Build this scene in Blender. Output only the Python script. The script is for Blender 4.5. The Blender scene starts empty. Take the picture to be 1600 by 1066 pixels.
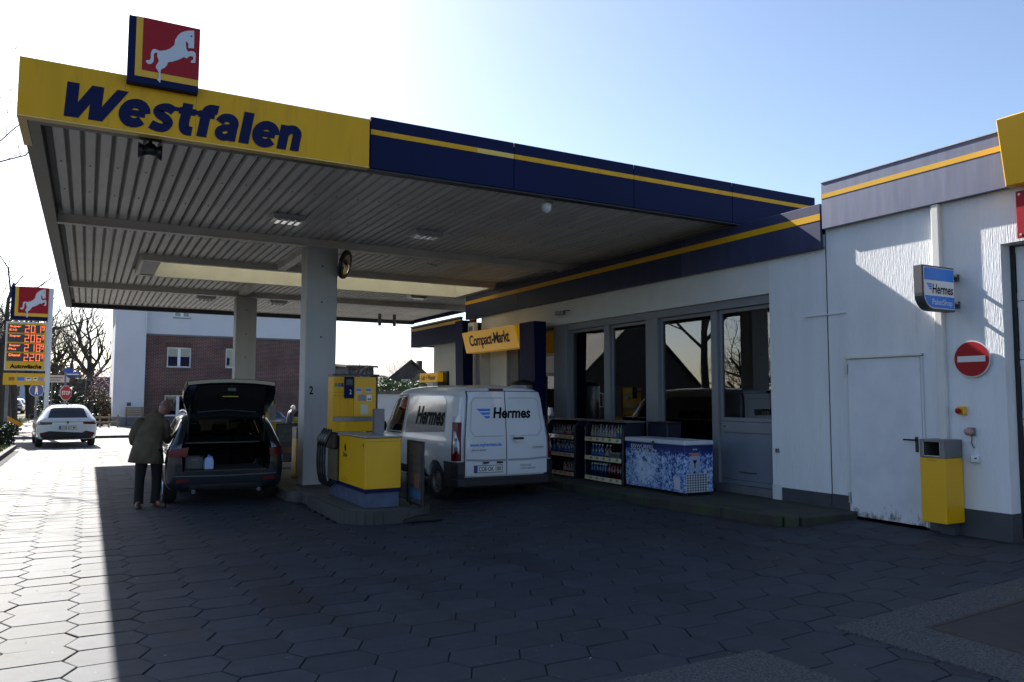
import bpy, bmesh, math, random
from mathutils import Vector, Matrix
from mathutils.bvhtree import BVHTree
S = bpy.context.scene
COL = S.collection
RAD = math.radians
# ------------------------------------------------------------------ camera, sky, sun, exposure
cd = bpy.data.cameras.new('camera'); cam = bpy.data.objects.new('camera', cd); COL.objects.link(cam)
yaw, pitch, roll = 0.501464131, 0.0729315618, 0.00287246586
f_ = Vector((math.sin(yaw)*math.cos(pitch), math.cos(yaw)*math.cos(pitch), math.sin(pitch)))
r0 = Vector((math.cos(yaw), -math.sin(yaw), 0)); u0 = r0.cross(f_)
r_ = math.cos(roll)*r0 + math.sin(roll)*u0; u_ = -math.sin(roll)*r0 + math.cos(roll)*u0
cam.matrix_world = Matrix(((r_.x, u_.x, -f_.x, 0), (r_.y, u_.y, -f_.y, 0), (r_.z, u_.z, -f_.z, 1.6), (0, 0, 0, 1)))
cd.sensor_width = 36; cd.lens = 36*1206.137/1600; cd.clip_start = .05; cd.clip_end = 2500
S.camera = cam
SUN_DIR = Vector((-.156, 1, .775)).normalized()          # towards the sun
SUN_EL = math.asin(SUN_DIR.z); SUN_AZ = math.atan2(SUN_DIR.x, SUN_DIR.y)
W = bpy.data.worlds.new('World'); S.world = W; W.use_nodes = True
wn = W.node_tree.nodes; wl = W.node_tree.links
bg = wn['Background']; sky = wn.new('ShaderNodeTexSky'); sky.sky_type = 'NISHITA'; sky.sun_disc = False
sky.sun_elevation = SUN_EL; sky.sun_rotation = SUN_AZ
sky.air_density = .85; sky.dust_density = 1.1; sky.ozone_density = 1.5
wl.new(sky.outputs[0], bg.inputs[0]); bg.inputs[1].default_value = .073
sd = bpy.data.lights.new('sun', 'SUN'); sd.energy = 5.0; sd.angle = RAD(.53); sd.color = (1, .955, .88)
sun = bpy.data.objects.new('sun', sd); COL.objects.link(sun)
sun.rotation_euler = (-SUN_DIR).to_track_quat('-Z', 'Y').to_euler(); sun.location = SUN_DIR*60
S.view_settings.view_transform = 'Standard'; S.view_settings.look = 'None'
S.view_settings.exposure = 1.6; S.view_settings.gamma = 1
S.cycles.use_denoising = True
S.cycles.max_bounces = 8; S.cycles.diffuse_bounces = 4; S.cycles.glossy_bounces = 4
S.cycles.transparent_max_bounces = 12; S.cycles.transmission_bounces = 4
S.cycles.caustics_reflective = False; S.cycles.caustics_refractive = False
S.cycles.sample_clamp_indirect = 6
# ------------------------------------------------------------------ materials
def mat(name, col, rough=.5, metal=0, var=.0, vs=3, bump=0, bs=80, spec=.5, isl=0, coat=0, mix=None, mixs=1.5, mixlo=.5, mixhi=.65, stretch=None, emit=0, sheen=0, stint=(1,1,1), wpos=False):
    m = bpy.data.materials.new(name); m.use_nodes = True
    nt = m.node_tree; N = nt.nodes; L = nt.links; b = N['Principled BSDF']
    b.inputs['Base Color'].default_value = (*col, 1); b.inputs['Roughness'].default_value = rough
    b.inputs['Metallic'].default_value = metal; b.inputs['Specular IOR Level'].default_value = spec
    b.inputs['Coat Weight'].default_value = coat; b.inputs['Coat Roughness'].default_value = .06
    if sheen: b.inputs['Sheen Weight'].default_value = sheen; b.inputs['Sheen Roughness'].default_value = .45; b.inputs['Sheen Tint'].default_value = (*stint, 1)
    tc = N.new('ShaderNodeTexCoord'); vec = tc.outputs['Object']
    if wpos: vec = N.new('ShaderNodeNewGeometry').outputs['Position']
    if stretch:
        mp = N.new('ShaderNodeMapping'); mp.inputs['Scale'].default_value = stretch
        L.new(vec, mp.inputs[0]); svec = mp.outputs[0]
    else: svec = vec
    out = None
    if var or mix or isl:
        rgb = N.new('ShaderNodeRGB'); rgb.outputs[0].default_value = (*col, 1); out = rgb.outputs[0]
    if mix:                                             # dirt or wear with a shape of its own
        nz = N.new('ShaderNodeTexNoise'); nz.inputs['Scale'].default_value = mixs; nz.inputs['Detail'].default_value = 8; nz.inputs['Roughness'].default_value = .65
        L.new(svec, nz.inputs[0]); rp = N.new('ShaderNodeMapRange'); rp.inputs[1].default_value = mixlo; rp.inputs[2].default_value = mixhi
        L.new(nz.outputs[0], rp.inputs[0]); mx = N.new('ShaderNodeMix'); mx.data_type = 'RGBA'
        L.new(rp.outputs[0], mx.inputs[0]); L.new(out, mx.inputs[6]); mx.inputs[7].default_value = (*mix, 1); out = mx.outputs[2]
    if var or isl:
        fac = None
        if var:
            nz = N.new('ShaderNodeTexNoise'); nz.inputs['Scale'].default_value = vs; nz.inputs['Detail'].default_value = 6
            L.new(svec, nz.inputs[0]); mr = N.new('ShaderNodeMapRange'); mr.inputs[1].default_value = .3; mr.inputs[2].default_value = .7
            mr.inputs[3].default_value = 1-var; mr.inputs[4].default_value = 1+var; L.new(nz.outputs[0], mr.inputs[0]); fac = mr.outputs[0]
        if isl:
            ge = N.new('ShaderNodeNewGeometry'); oi = N.new('ShaderNodeObjectInfo'); ad = N.new('ShaderNodeMath'); ad.operation = 'ADD'
            L.new(ge.outputs['Random Per Island'], ad.inputs[0]); L.new(oi.outputs['Random'], ad.inputs[1])
            fr = N.new('ShaderNodeMath'); fr.operation = 'FRACT'; L.new(ad.outputs[0], fr.inputs[0])
            mr = N.new('ShaderNodeMapRange'); mr.inputs[3].default_value = 1-isl; mr.inputs[4].default_value = 1+isl; L.new(fr.outputs[0], mr.inputs[0])
            if fac is None: fac = mr.outputs[0]
            else:
                mu = N.new('ShaderNodeMath'); mu.operation = 'MULTIPLY'; L.new(fac, mu.inputs[0]); L.new(mr.outputs[0], mu.inputs[1]); fac = mu.outputs[0]
        sc = N.new('ShaderNodeVectorMath'); sc.operation = 'SCALE'; L.new(out, sc.inputs[0]); L.new(fac, sc.inputs['Scale']); out = sc.outputs[0]
    if out is not None: L.new(out, b.inputs['Base Color'])
    if bump:
        nz = N.new('ShaderNodeTexNoise'); nz.inputs['Scale'].default_value = bs; nz.inputs['Detail'].default_value = 4
        L.new(svec, nz.inputs[0]); bp = N.new('ShaderNodeBump'); bp.inputs['Strength'].default_value = bump; bp.inputs['Distance'].default_value = .01
        L.new(nz.outputs[0], bp.inputs['Height']); L.new(bp.outputs[0], b.inputs['Normal'])
    if emit:
        b.inputs['Emission Color'].default_value = (*col, 1); b.inputs['Emission Strength'].default_value = emit
    return m
def glass_mat(name, tint=(.9, .95, .93), ior=1.7, rough=0.0):
    m = bpy.data.materials.new(name); m.use_nodes = True; nt = m.node_tree; N = nt.nodes; L = nt.links
    N.remove(N['Principled BSDF']); o = N['Material Output']
    fr = N.new('ShaderNodeFresnel'); fr.inputs[0].default_value = ior
    t = N.new('ShaderNodeBsdfTransparent'); t.inputs[0].default_value = (*tint, 1)
    g = N.new('ShaderNodeBsdfGlossy'); g.inputs['Roughness'].default_value = rough
    mx = N.new('ShaderNodeMixShader'); L.new(fr.outputs[0], mx.inputs[0]); L.new(t.outputs[0], mx.inputs[1]); L.new(g.outputs[0], mx.inputs[2])
    L.new(mx.outputs[0], o.inputs[0]); return m
def translucent_mat(name, col):
    m = bpy.data.materials.new(name); m.use_nodes = True; nt = m.node_tree; N = nt.nodes; L = nt.links
    o = N['Material Output']; b = N['Principled BSDF']; b.inputs['Base Color'].default_value = (*col, 1)
    t = N.new('ShaderNodeBsdfTranslucent'); t.inputs[0].default_value = (*col, 1)
    mx = N.new('ShaderNodeMixShader'); mx.inputs[0].default_value = .55
    L.new(b.outputs[0], mx.inputs[1]); L.new(t.outputs[0], mx.inputs[2]); L.new(mx.outputs[0], o.inputs[0]); return m
YEL = mat('yellow paint', (.76, .405, .002), .38, var=.06, vs=1.5)
YEL2 = mat('yellow panel', (.76, .385, .003), .45, spec=.25, var=.10, vs=1.2, mix=(.58, .29, .005), mixs=1.2, stretch=(3, 3, .4))
YELP = mat('pale yellow stripe', (.80, .52, .09), .45)
ORANGE = mat('orange yellow acrylic with added glow', (.80, .41, .004), .3, emit=.06)  # faint glow added to brighten the sign faces, no backlight known
NAVY = mat('navy paint', (.0025, .007, .048), .5, var=.15, vs=1.2, stretch=(1, 1, .3), spec=.12)
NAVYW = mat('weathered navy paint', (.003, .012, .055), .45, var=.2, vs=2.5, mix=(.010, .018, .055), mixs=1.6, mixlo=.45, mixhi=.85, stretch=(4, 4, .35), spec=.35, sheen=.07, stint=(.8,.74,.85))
NAVYM = mat('half faded navy with painted sun tint', (.014, .026, .085), .5, var=.15, vs=2.5, mix=(.03, .038, .09), mixs=1.6, mixlo=.4, mixhi=.8, stretch=(4, 4, .35), spec=.4, sheen=.2, stint=(.8,.76,.9))  # paler fade and sheen, with the sunlit patch's brightness put into the colour
NAVYLIT = mat('chalky navy with painted sunlit tone', (.085, .10, .18), .55, var=.15, vs=2.5, mix=(.14, .15, .215), mixs=1.6, mixlo=.35, mixhi=.75, stretch=(4, 4, .35), spec=.4, sheen=.9, stint=(.66,.75,1))  # chalky paint; grazing sunlight on the tall edge is put into this pale base
NAVYD = mat('navy sticker', (.0025, .007, .055), .5, spec=.15)
RED = mat('red paint', (.34, .003, .010), .45, spec=.25)
WHT = mat('white paint', (.62, .63, .65), .4)
HORSE = mat('white foil', (.58, .59, .63), .4)
CREAM = mat('cream painted sheet', (.84, .82, .75), .55, var=.06, vs=2)
SOFF = mat('soffit sheet', (.80, .77, .71), .5, var=.10, vs=1.5, mix=(.62, .58, .51), mixs=2.2, mixlo=.52, mixhi=.75, isl=.08, stretch=(3, .5, 1))
SOFFB = mat('soffit groove', (.20, .19, .175), .6, var=.15, vs=2)
BEAM = mat('painted steel beam', (.78, .74, .68), .5, var=.10, vs=2)
FLANGE = mat('dark edge profile', (.012, .013, .016), .5, var=.2, vs=3)
PILL = mat('grey painted pillar', (.46, .46, .465), .5, var=.06, vs=1.5, mix=(.33, .32, .31), mixs=1.5, mixlo=.6, mixhi=.8, stretch=(3, 3, .5))
ROOF = mat('roof felt', (.10, .10, .10), .9)
TRANSL = translucent_mat('skylight sheet', (.82, .80, .68))
BLK = mat('black plastic', (.012, .012, .013), .4)
RUB = mat('rubber', (.016, .016, .017), .8, var=.2, vs=8)
STEEL = mat('galvanised steel', (.42, .43, .44), .4, metal=.7, var=.12, vs=6)
STEELD = mat('brushed grey steel', (.18, .18, .185), .45, metal=.5, var=.2, vs=5)
CHROME = mat('chrome', (.75, .75, .76), .12, metal=1)
GRAY = mat('mid grey paint', (.14, .14, .148), .5, var=.08, vs=4)
DGRAY = mat('dark grey paint', (.06, .062, .066), .5, var=.1, vs=4)
LENS = mat('lamp lens', (.85, .86, .88), .12, coat=1)
FRAMEM = mat('window frame grey', (.20, .205, .225), .45, var=.05, vs=2)
WFRAME = mat('white window frame', (.75, .76, .78), .4)
GLASS = glass_mat('shop glass', ior=2.45); GLASSH = glass_mat('house glass', (.5, .55, .58), 1.9); CGLASS = glass_mat('car glass', (.10, .12, .12), 1.6)
CGLASS2 = glass_mat('clear car glass', (.75, .8, .8), 1.55)
REDL = mat('red lens', (.11, .002, .003), .3, spec=.3); CLRL = mat('clear lens', (.55, .55, .58), .12, coat=.5); AMB = mat('amber lens', (.6, .2, .01), .2)
PLATE = mat('plate white', (.72, .72, .70), .35); EUB = mat('plate blue', (.01, .06, .35), .4); INK = mat('black print', (.004, .004, .005), .6, spec=.08)
KERB = mat('kerb concrete', (.055, .054, .052), .85, var=.18, vs=5, bump=.3, bs=60, mix=(.04, .04, .036), mixs=2.5)
MOSS = mat('mossy step concrete', (.04, .038, .034), .95, var=.3, vs=3, bump=.5, bs=40, mix=(.035, .045, .022), mixs=3, mixlo=.45, mixhi=.6)
ISL = mat('pump island concrete', (.10, .095, .088), .85, var=.2, vs=4, bump=.3, bs=50, mix=(.05, .048, .045), mixs=2)
ASPH = mat('asphalt', (.10, .10, .102), .8, var=.2, vs=3, bump=.4, bs=120)
ROADM = mat('pale driveway', (.17, .165, .16), .8, var=.15, vs=1.5, bump=.3, bs=100)
PAVEM = mat('pavement slabs', (.20, .185, .17), .85, var=.15, vs=2, isl=.1)
SOIL = mat('joint sand', (.022, .021, .018), .95, var=.3, vs=10, bump=.4, bs=90)
AGG = mat('washed aggregate concrete', (.055, .06, .064), .85, var=.85, vs=62, bump=1, bs=70, wpos=True)
PLINTH = mat('grey plinth paint', (.05, .056, .066), .7, var=.12, vs=3, bump=.2, bs=60)
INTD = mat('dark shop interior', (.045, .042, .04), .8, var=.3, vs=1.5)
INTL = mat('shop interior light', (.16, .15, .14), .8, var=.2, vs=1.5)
LAMP = mat('lit tube', (1, .93, .75), .5, emit=4)
WOOD = mat('weathered wood', (.26, .20, .13), .8, var=.25, vs=5, stretch=(1, 8, 8))
BARK = mat('bark', (.05, .043, .037), .95, var=.3, vs=6, bump=.6, bs=25)
TWIG = mat('twig', (.06, .05, .042), .95, var=.2, vs=3)
LEAFD = mat('dark evergreen leaf', (.022, .042, .012), .55, isl=.5)
LEAFM = mat('hedge leaf', (.05, .095, .016), .5, isl=.5)
BLOSS = mat('pink blossom', (.55, .36, .38), .7, isl=.3)
GRASSM = mat('grass blade', (.10, .13, .03), .7, isl=.4)
PASPH = mat('verge soil', (.12, .11, .06), .95, var=.3, vs=4)
CARD = mat('cardboard', (.34, .21, .11), .8, var=.1, vs=4)
SKIN = mat('reddened skin', (.30, .12, .095), .5, var=.1, vs=12)
JACK = mat('olive jacket', (.110, .083, .056), .9, var=.25, vs=6, bump=.8, bs=9, spec=.2)
TROU = mat('black trousers', (.004, .004, .005), .85, var=.2, vs=9)
SHOE = mat('brown shoe leather', (.06, .035, .02), .5)
HAIRW = mat('white hair', (.70, .66, .62), .8, var=.1, vs=40)
# ------------------------------------------------------------------ mesh helpers
OFF = {}
class MB:
    def __init__(s): s.v = []; s.f = []
    def add(s, vs, fs):
        n = len(s.v); s.v += [tuple(v) for v in vs]; s.f += [tuple(i+n for i in f) for f in fs]; return s
    def box(s, x0, x1, y0, y1, z0, z1):
        if x0 > x1: x0, x1 = x1, x0
        if y0 > y1: y0, y1 = y1, y0
        if z0 > z1: z0, z1 = z1, z0
        v = [(x0,y0,z0),(x1,y0,z0),(x1,y1,z0),(x0,y1,z0),(x0,y0,z1),(x1,y0,z1),(x1,y1,z1),(x0,y1,z1)]
        return s.add(v, [(0,3,2,1),(4,5,6,7),(0,1,5,4),(1,2,6,5),(2,3,7,6),(3,0,4,7)])
    def prism(s, poly, a, b, axis='z'):
        n = len(poly)
        def P(p, t): return {'z': (p[0],p[1],t), 'x': (t,p[0],p[1]), 'y': (p[0],t,p[1])}[axis]
        v = [P(p, a) for p in poly]+[P(p, b) for p in poly]
        return s.add(v, [tuple(range(n))[::-1], tuple(range(n, 2*n))]+[(i,(i+1)%n,n+(i+1)%n,n+i) for i in range(n)])
    def tube(s, path, r, n=8, cap=True, flat=1):
        path = [Vector(p) for p in path]; rs = r if isinstance(r, (list, tuple)) else [r]*len(path)
        vs = []; fs = []; up = None
        for i, p in enumerate(path):
            d = (path[min(i+1, len(path)-1)]-path[max(i-1, 0)])
            if d.length < 1e-9: d = Vector((0, 0, 1))
            d.normalize()
            if up is None: up = Vector((0, 0, 1)) if abs(d.z) < .9 else Vector((1, 0, 0))
            a = d.cross(up); 
            if a.length < 1e-6: a = d.cross(Vector((0, 1, 0)))
            a.normalize(); b = a.cross(d); up = b
            for k in range(n):
                t = 2*math.pi*k/n; vs.append(p+(a*math.cos(t)+b*math.sin(t)*flat)*rs[i])
        for i in range(len(path)-1):
            for k in range(n): fs.append((i*n+k, i*n+(k+1)%n, (i+1)*n+(k+1)%n, (i+1)*n+k))
        if cap: fs += [tuple(range(n))[::-1], tuple(range((len(path)-1)*n, len(path)*n))]
        return s.add(vs, fs)
    def loft(s, rings, closed=True, cap=True):
        n = len(rings[0]); vs = [v for r in rings for v in r]; fs = []
        for i in range(len(rings)-1):
            for k in range(n if closed else n-1): fs.append((i*n+k, i*n+(k+1)%n, (i+1)*n+(k+1)%n, (i+1)*n+k))
        if cap: fs += [tuple(range(n))[::-1], tuple(range((len(rings)-1)*n, len(rings)*n))]
        return s.add(vs, fs)
    def lathe(s, prof, c=(0,0,0), n=16, axis='z', cap=True):
        rings = []
        for r, h in prof:
            ring = []
            for k in range(n):
                t = 2*math.pi*k/n; a, b = r*math.cos(t), r*math.sin(t)
                p = {'z': (a,b,h), 'x': (h,a,b), 'y': (b,h,a)}[axis]
                ring.append((p[0]+c[0], p[1]+c[1], p[2]+c[2]))
            rings.append(ring)
        return s.loft(rings, True, cap)
    def xf(s, M):
        s.v = [tuple(M @ Vector(v)) for v in s.v]; return s
    def rot(s, rz, c=(0,0,0)):
        M = Matrix.Translation(c) @ Matrix.Rotation(rz, 4, 'Z') @ Matrix.Translation((-c[0],-c[1],-c[2])); return s.xf(M)
def obj(name, mb, m, parent=None, smooth=False, bevel=0, at=None, seg=1):
    off = Vector((0,0,0)) if parent is None else OFF.get(parent.name, Vector((0,0,0)))
    if at is not None: off = Vector(at)
    me = bpy.data.meshes.new(name)
    me.from_pydata([tuple(Vector(v)-off) for v in mb.v], [], mb.f); me.materials.append(m)
    bm = bmesh.new(); bm.from_mesh(me); bmesh.ops.recalc_face_normals(bm, faces=bm.faces); bm.to_mesh(me); bm.free()
    if smooth: me.polygons.foreach_set('use_smooth', [True]*len(me.polygons))
    o = bpy.data.objects.new(name, me); COL.objects.link(o)
    if parent is not None: o.parent = parent; OFF[o.name] = off
    else: o.location = off; OFF[o.name] = off
    if bevel:
        b = o.modifiers.new('edge', 'BEVEL'); b.width = bevel; b.segments = seg; b.limit_method = 'ANGLE'; b.angle_limit = RAD(40)
    return o
def tag(o, label=None, cat=None, group=None, kind=None):
    if label: o['label'] = label
    if cat: o['category'] = cat
    if group: o['group'] = group
    if kind: o['kind'] = kind
    return o
def thing(name, label, cat, loc=(0,0,0), rz=0, group=None, world=True, kind=None):
    o = bpy.data.objects.new(name, None); COL.objects.link(o); o.location = loc; o.rotation_euler = (0,0,rz); o.empty_display_size = .2
    tag(o, label, cat, group, kind); OFF[o.name] = Vector(loc) if world else Vector((0,0,0)); return o
def dup(o, loc=None, rz=None, parent=None):
    c = o.copy(); COL.objects.link(c); OFF[c.name] = OFF.get(o.name, Vector((0,0,0)))
    if parent is not None: c.parent = parent
    if loc is not None: c.location = loc
    if rz is not None: c.rotation_euler = (0,0,rz)
    for ch in list(o.children): dup(ch, parent=c)
    return c
def B(name, x0, x1, y0, y1, z0, z1, m, parent=None, bevel=0, at=None):
    return obj(name, MB().box(x0, x1, y0, y1, z0, z1), m, parent, bevel=bevel, at=at)
def ev_mesh(o):
    dg = bpy.context.evaluated_depsgraph_get(); e = o.evaluated_get(dg); me = bpy.data.meshes.new_from_object(e); return me
def kill(o):
    d = o.data; bpy.data.objects.remove(o)
    if isinstance(d, bpy.types.Mesh): bpy.data.meshes.remove(d)
    elif isinstance(d, bpy.types.Curve): bpy.data.curves.remove(d)
_tc = {}
def text_geo(s, bold=0., shear=0., depth=.0, spacing=1.):
    k = (s, bold, shear, depth, spacing)
    if k not in _tc:
        c = bpy.data.curves.new('t', 'FONT'); c.body = s; c.offset = bold; c.shear = shear; c.extrude = depth; c.space_character = spacing
        c.resolution_u = 3; c.align_x = 'CENTER'
        o = bpy.data.objects.new('t', c); COL.objects.link(o); me = ev_mesh(o)
        _tc[k] = ([tuple(v.co) for v in me.vertices], [tuple(p.vertices) for p in me.polygons])
        bpy.data.meshes.remove(me); kill(o)
    return _tc[k]
def txt(s, o, right, up, w, h, m, parent, name='lettering', bold=.0, shear=0., proj=None, depth=.002, spacing=1., line=None, **k):
    """text fitted in a w x h rectangle centred at o"""
    vs, fs = text_geo(s, bold, shear, 0, spacing)
    xs = [v[0] for v in vs]; ys = [v[1] for v in vs]; x0, x1, y0, y1 = min(xs), max(xs), min(ys), max(ys)
    R, U = Vector(right).normalized(), Vector(up).normalized(); Nn = R.cross(U); O = Vector(o); mb = MB(); out = []
    sx = w/(x1-x0); sy = h/(y1-y0) if h else sx
    for v in vs:
        p = O+R*((v[0]-(x0+x1)/2)*sx)+U*((v[1]-(y0+y1)/2)*sy)
        if proj:
            bvh, d = proj; hit = bvh.ray_cast(p-Vector(d)*3, Vector(d))
            if hit[0]: p = hit[0]-Vector(d)*.006
        else: p = p+Nn*depth
        out.append(p)
    mb.add(out, fs); return obj(name, mb, m, parent, **k)
def flat(poly, o, right, up, m, parent, name, t=.004, n0=0., **k):
    """a flat plate of thickness t standing on the plane through o"""
    R, U = Vector(right).normalized(), Vector(up).normalized(); Nn = R.cross(U); O = Vector(o); n = len(poly); mb = MB()
    a = [O+R*p[0]+U*p[1]+Nn*n0 for p in poly]; b = [q+Nn*t for q in a]
    mb.add(a+b, [tuple(range(n))[::-1], tuple(range(n, 2*n))]+[(i,(i+1)%n,n+(i+1)%n,n+i) for i in range(n)])
    return obj(name, mb, m, parent, **k)
def rectp(w, h, cx=0, cy=0): return [(cx-w/2,cy-h/2),(cx+w/2,cy-h/2),(cx+w/2,cy+h/2),(cx-w/2,cy+h/2)]
def circ(r, n=24, cx=0, cy=0, a0=0): return [(cx+r*math.cos(a0+2*math.pi*i/n), cy+r*math.sin(a0+2*math.pi*i/n)) for i in range(n)]
def gz(x, y=0):
    """ground level: falls from the shop wall to the lanes, dips beyond the canopy on the right"""
    z = -.035*(9.2-min(x, 9.2)) if x > 4.6 else -.161
    if y > 27 and x > 4: z -= min(1, (y-27)/9)*min(1, (x-4)/3)*.38
    return z
XN, YN, ZU = (-1,0,0), (0,-1,0), (0,0,1)        # signs on the shop wall: right = YN, up = ZU (normal -X); on the street front: right = +X (normal -Y)
# ------------------------------------------------------------------ ground
def gsheet(name, x0, x1, y0, y1, m, dz, nx=24, ny=12):
    mb = MB(); vs = []; fs = []
    for j in range(ny+1):
        for i in range(nx+1):
            x = x0+(x1-x0)*i/nx; y = y0+(y1-y0)*j/ny; vs.append((x, y, gz(x, y)+dz))
    for j in range(ny):
        for i in range(nx):
            a = j*(nx+1)+i; fs.append((a, a+1, a+nx+2, a+nx+1))
    mb.add(vs, fs); return obj(name, mb, m)
mb = MB(); xs = [-1500,-400,-120,-40,-12,-2,2,4,4.6,5,5.5,6,6.5,7,8,9,9.2,9.6,12,20,40,120,400,1500]; ys = [-400,-80,-20,0,10,20,27,28.5,30,31.5,33,34.5,36,40,60,120,400,1800]
vs = [(x, y, gz(x, y)-.017) for y in ys for x in xs]; n = len(xs)
mb.add(vs, [(j*n+i, j*n+i+1, (j+1)*n+i+1, (j+1)*n+i) for j in range(len(ys)-1) for i in range(n-1)])
tag(obj('ground', mb, SOIL), kind='structure')
# hexagonal concrete pavers
PX, PY, IN = .452, .352, .09
PAV = mat('hexagon concrete paver', (.034, .040, .052), .72, var=.16, vs=7, bump=.35, bs=130, isl=.17, wpos=True, mix=(.036, .036, .039), mixs=.9, mixlo=.55, mixhi=.78, spec=.32)
# oil drips, tyre tracks and gum spots over the paving
nt = PAV.node_tree; N = nt.nodes; L = nt.links; bs_ = N['Principled BSDF']; base = bs_.inputs['Base Color'].links[0].from_socket; gp = N.new('ShaderNodeNewGeometry')
def layer(base, scale, lo, hi, col, stretch=(1,1,1), detail=5, amt=1):
    mp = N.new('ShaderNodeMapping'); mp.inputs['Scale'].default_value = stretch; L.new(gp.outputs['Position'], mp.inputs[0]); nz = N.new('ShaderNodeTexNoise'); nz.inputs['Scale'].default_value = scale; nz.inputs['Detail'].default_value = detail; L.new(mp.outputs[0], nz.inputs[0])
    mr = N.new('ShaderNodeMapRange'); mr.inputs[1].default_value = lo; mr.inputs[2].default_value = hi; mr.inputs[4].default_value = amt; L.new(nz.outputs[0], mr.inputs[0]); mx = N.new('ShaderNodeMix'); mx.data_type = 'RGBA'; L.new(mr.outputs[0], mx.inputs[0]); L.new(base, mx.inputs[6]); mx.inputs[7].default_value = (*col, 1); return mx.outputs[2]
base = layer(base, 2.6, .66, .74, (.014,.014,.016), detail=3, amt=.8); base = layer(base, 1.3, .56, .72, (.022,.022,.024), (1,.16,1), 4, .7); base = layer(base, .55, .5, .7, (.046,.045,.042), amt=.5); base = layer(base, 22, .76, .79, (.10,.10,.095), detail=1)
L.new(base, bs_.inputs['Base Color'])
paving = tag(thing('forecourt_paving', None, None, (0,0,0), world=True), 'grey hexagonal concrete paving of the forecourt', None, None, 'structure')
def hexa(j=.0048, b=.005, h=.04):
    hx, hy = PX/2, PY/2
    def ring(e, z): return [(-hx-IN/2+e*1.1,0,z),(-hx+IN/2+e*.55,-hy+e,z),(hx-IN/2-e*.55,-hy+e,z),(hx+IN/2-e*1.1,0,z),(hx-IN/2-e*.55,hy-e,z),(-hx+IN/2+e*.55,hy-e,z)]
    v = ring(j+b, 0)+ring(j, -b*.8)+ring(j, -h)
    f = [(0,1,2,3,4,5)]+[(6+i,6+(i+1)%6,(i+1)%6,i) for i in range(6)]+[(12+i,12+(i+1)%6,6+(i+1)%6,6+i) for i in range(6)]
    return v, f
hv, hf = hexa(); hm = None
def in_pit(x, y): return (5.55 < x < 9.2 and y < 4.12 and x > 5.55 and y > 2.0 and (x < 6.9)) or (y < 3.72 and 3.2 < x < 4.05)
PIT1 = (5.05, 8.2, 1.6, 4.10); PIT2 = (2.6, 4.17, 1.0, 4.02)
def inrect(x, y, r, e=.0): return r[0]-e < x < r[1]+e and r[2]-e < y < r[3]+e
def on_step(x, y): return y > 6.95 and x > 7.62 - .0*(y)
def on_island(x, y): return 3.3 < x < 4.5 and 10.75 < y < 16.4
cells = []; rnd = random.Random(4)
for i in range(-7, 22):
    for j in range(0, 86):
        x = i*PX+.19; y = 1.5+j*PY+(PY/2 if i % 2 else 0)
        if x > 9.1 or y > 29.6 or x < -2.9: continue
        if x < -1.75-.015*(y-20) and y > 18.5: continue
        if inrect(x, y, PIT1, -.2) or inrect(x, y, PIT2, -.2) or on_step(x-.2, y-.12) or on_island(x, y): continue
        d = Vector((x, y, -.16))-Vector((0,0,1.6)); zc = d.dot(f_)
        px = 800+1206*d.dot(r_)/zc if zc > .2 else -9999; py = 533-1206*d.dot(u_)/zc if zc > .2 else 99999
        seen = zc > .2 and -60 < px < 1660 and py < 1110
        if zc < .2 or px < -500 or px > 2100: continue
        cells.append((0 if seen else 1, d.length, x, y))
cells.sort()
# the largest 300 in view are single pavers, the rest one mesh
rest = MB(); k = 0
for s, dl, x, y in cells:
    tz = rnd.uniform(-.0025, .0025); tx = rnd.gauss(0, .006); ty = rnd.gauss(0, .006)+(.035 if x > 4.6 else 0)
    if s == 0 and k < 298:
        if hm is None:
            mb = MB().add(hv, hf); o = obj('paver', mb, PAV, paving); hm = o.data
        else:
            o = bpy.data.objects.new('paver', hm); COL.objects.link(o); o.parent = paving
        o.location = (x, y, gz(x, y)+tz); o.rotation_euler = (tx, -ty, rnd.gauss(0, .006)); k += 1
    else:
        M = Matrix.Translation((x, y, gz(x, y)+tz)) @ Matrix.Rotation(-ty, 4, 'Y') @ Matrix.Rotation(tx, 4, 'X') @ Matrix.Rotation(rnd.gauss(0, .006), 4, 'Z')
        rest.add([M @ Vector(v) for v in hv], hf)
tag(obj('pavers', rest, PAV, paving), kind='stuff')
# inspection pits with aggregate surround and chequer plate
def pit(r, lid, label):
    x0, x1, y0, y1 = r; t = thing('inspection_cover', label, 'inspection cover', (x0, y0, gz(x0)), world=True)
    def slab(a, b, c, d, m, dz, nm, par, th=.06):
        mb = MB(); P = [(a,c),(b,c),(b,d),(a,d)]
        v = [(x, y, gz(x)+dz) for x, y in P]+[(x, y, gz(x)+dz-th) for x, y in P]
        mb.add(v, [(0,1,2,3),(7,6,5,4),(0,4,5,1),(1,5,6,2),(2,6,7,3),(3,7,4,0)]); return obj(nm, mb, m, par)
    a, b, c, d = lid
    for q in ((x0, x1, d, y1), (x0, x1, y0, c), (x0, a, c, d), (b, x1, c, d)):
        if q[1]-q[0] > .02 and q[3]-q[2] > .02: slab(*q, AGG, .012, 'aggregate_slab', t)
    e = .035
    for q in ((a, b, d-e, d), (a, b, c, c+e), (a, a+e, c+e, d-e), (b-e, b, c+e, d-e)): slab(*q, RUST, .015, 'cover_frame', t)
    slab(a+e+.006, b-e-.006, c+e+.006, d-e-.006, CHEQ, .013, 'cover_plate', t)
RUST = mat('rusty angle iron', (.04, .032, .026), .8, var=.3, vs=12)
CHEQ = mat('chequer plate', (.034, .035, .038), .6, metal=.4, var=.2, vs=4)
nt = CHEQ.node_tree; N = nt.nodes; L = nt.links
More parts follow.
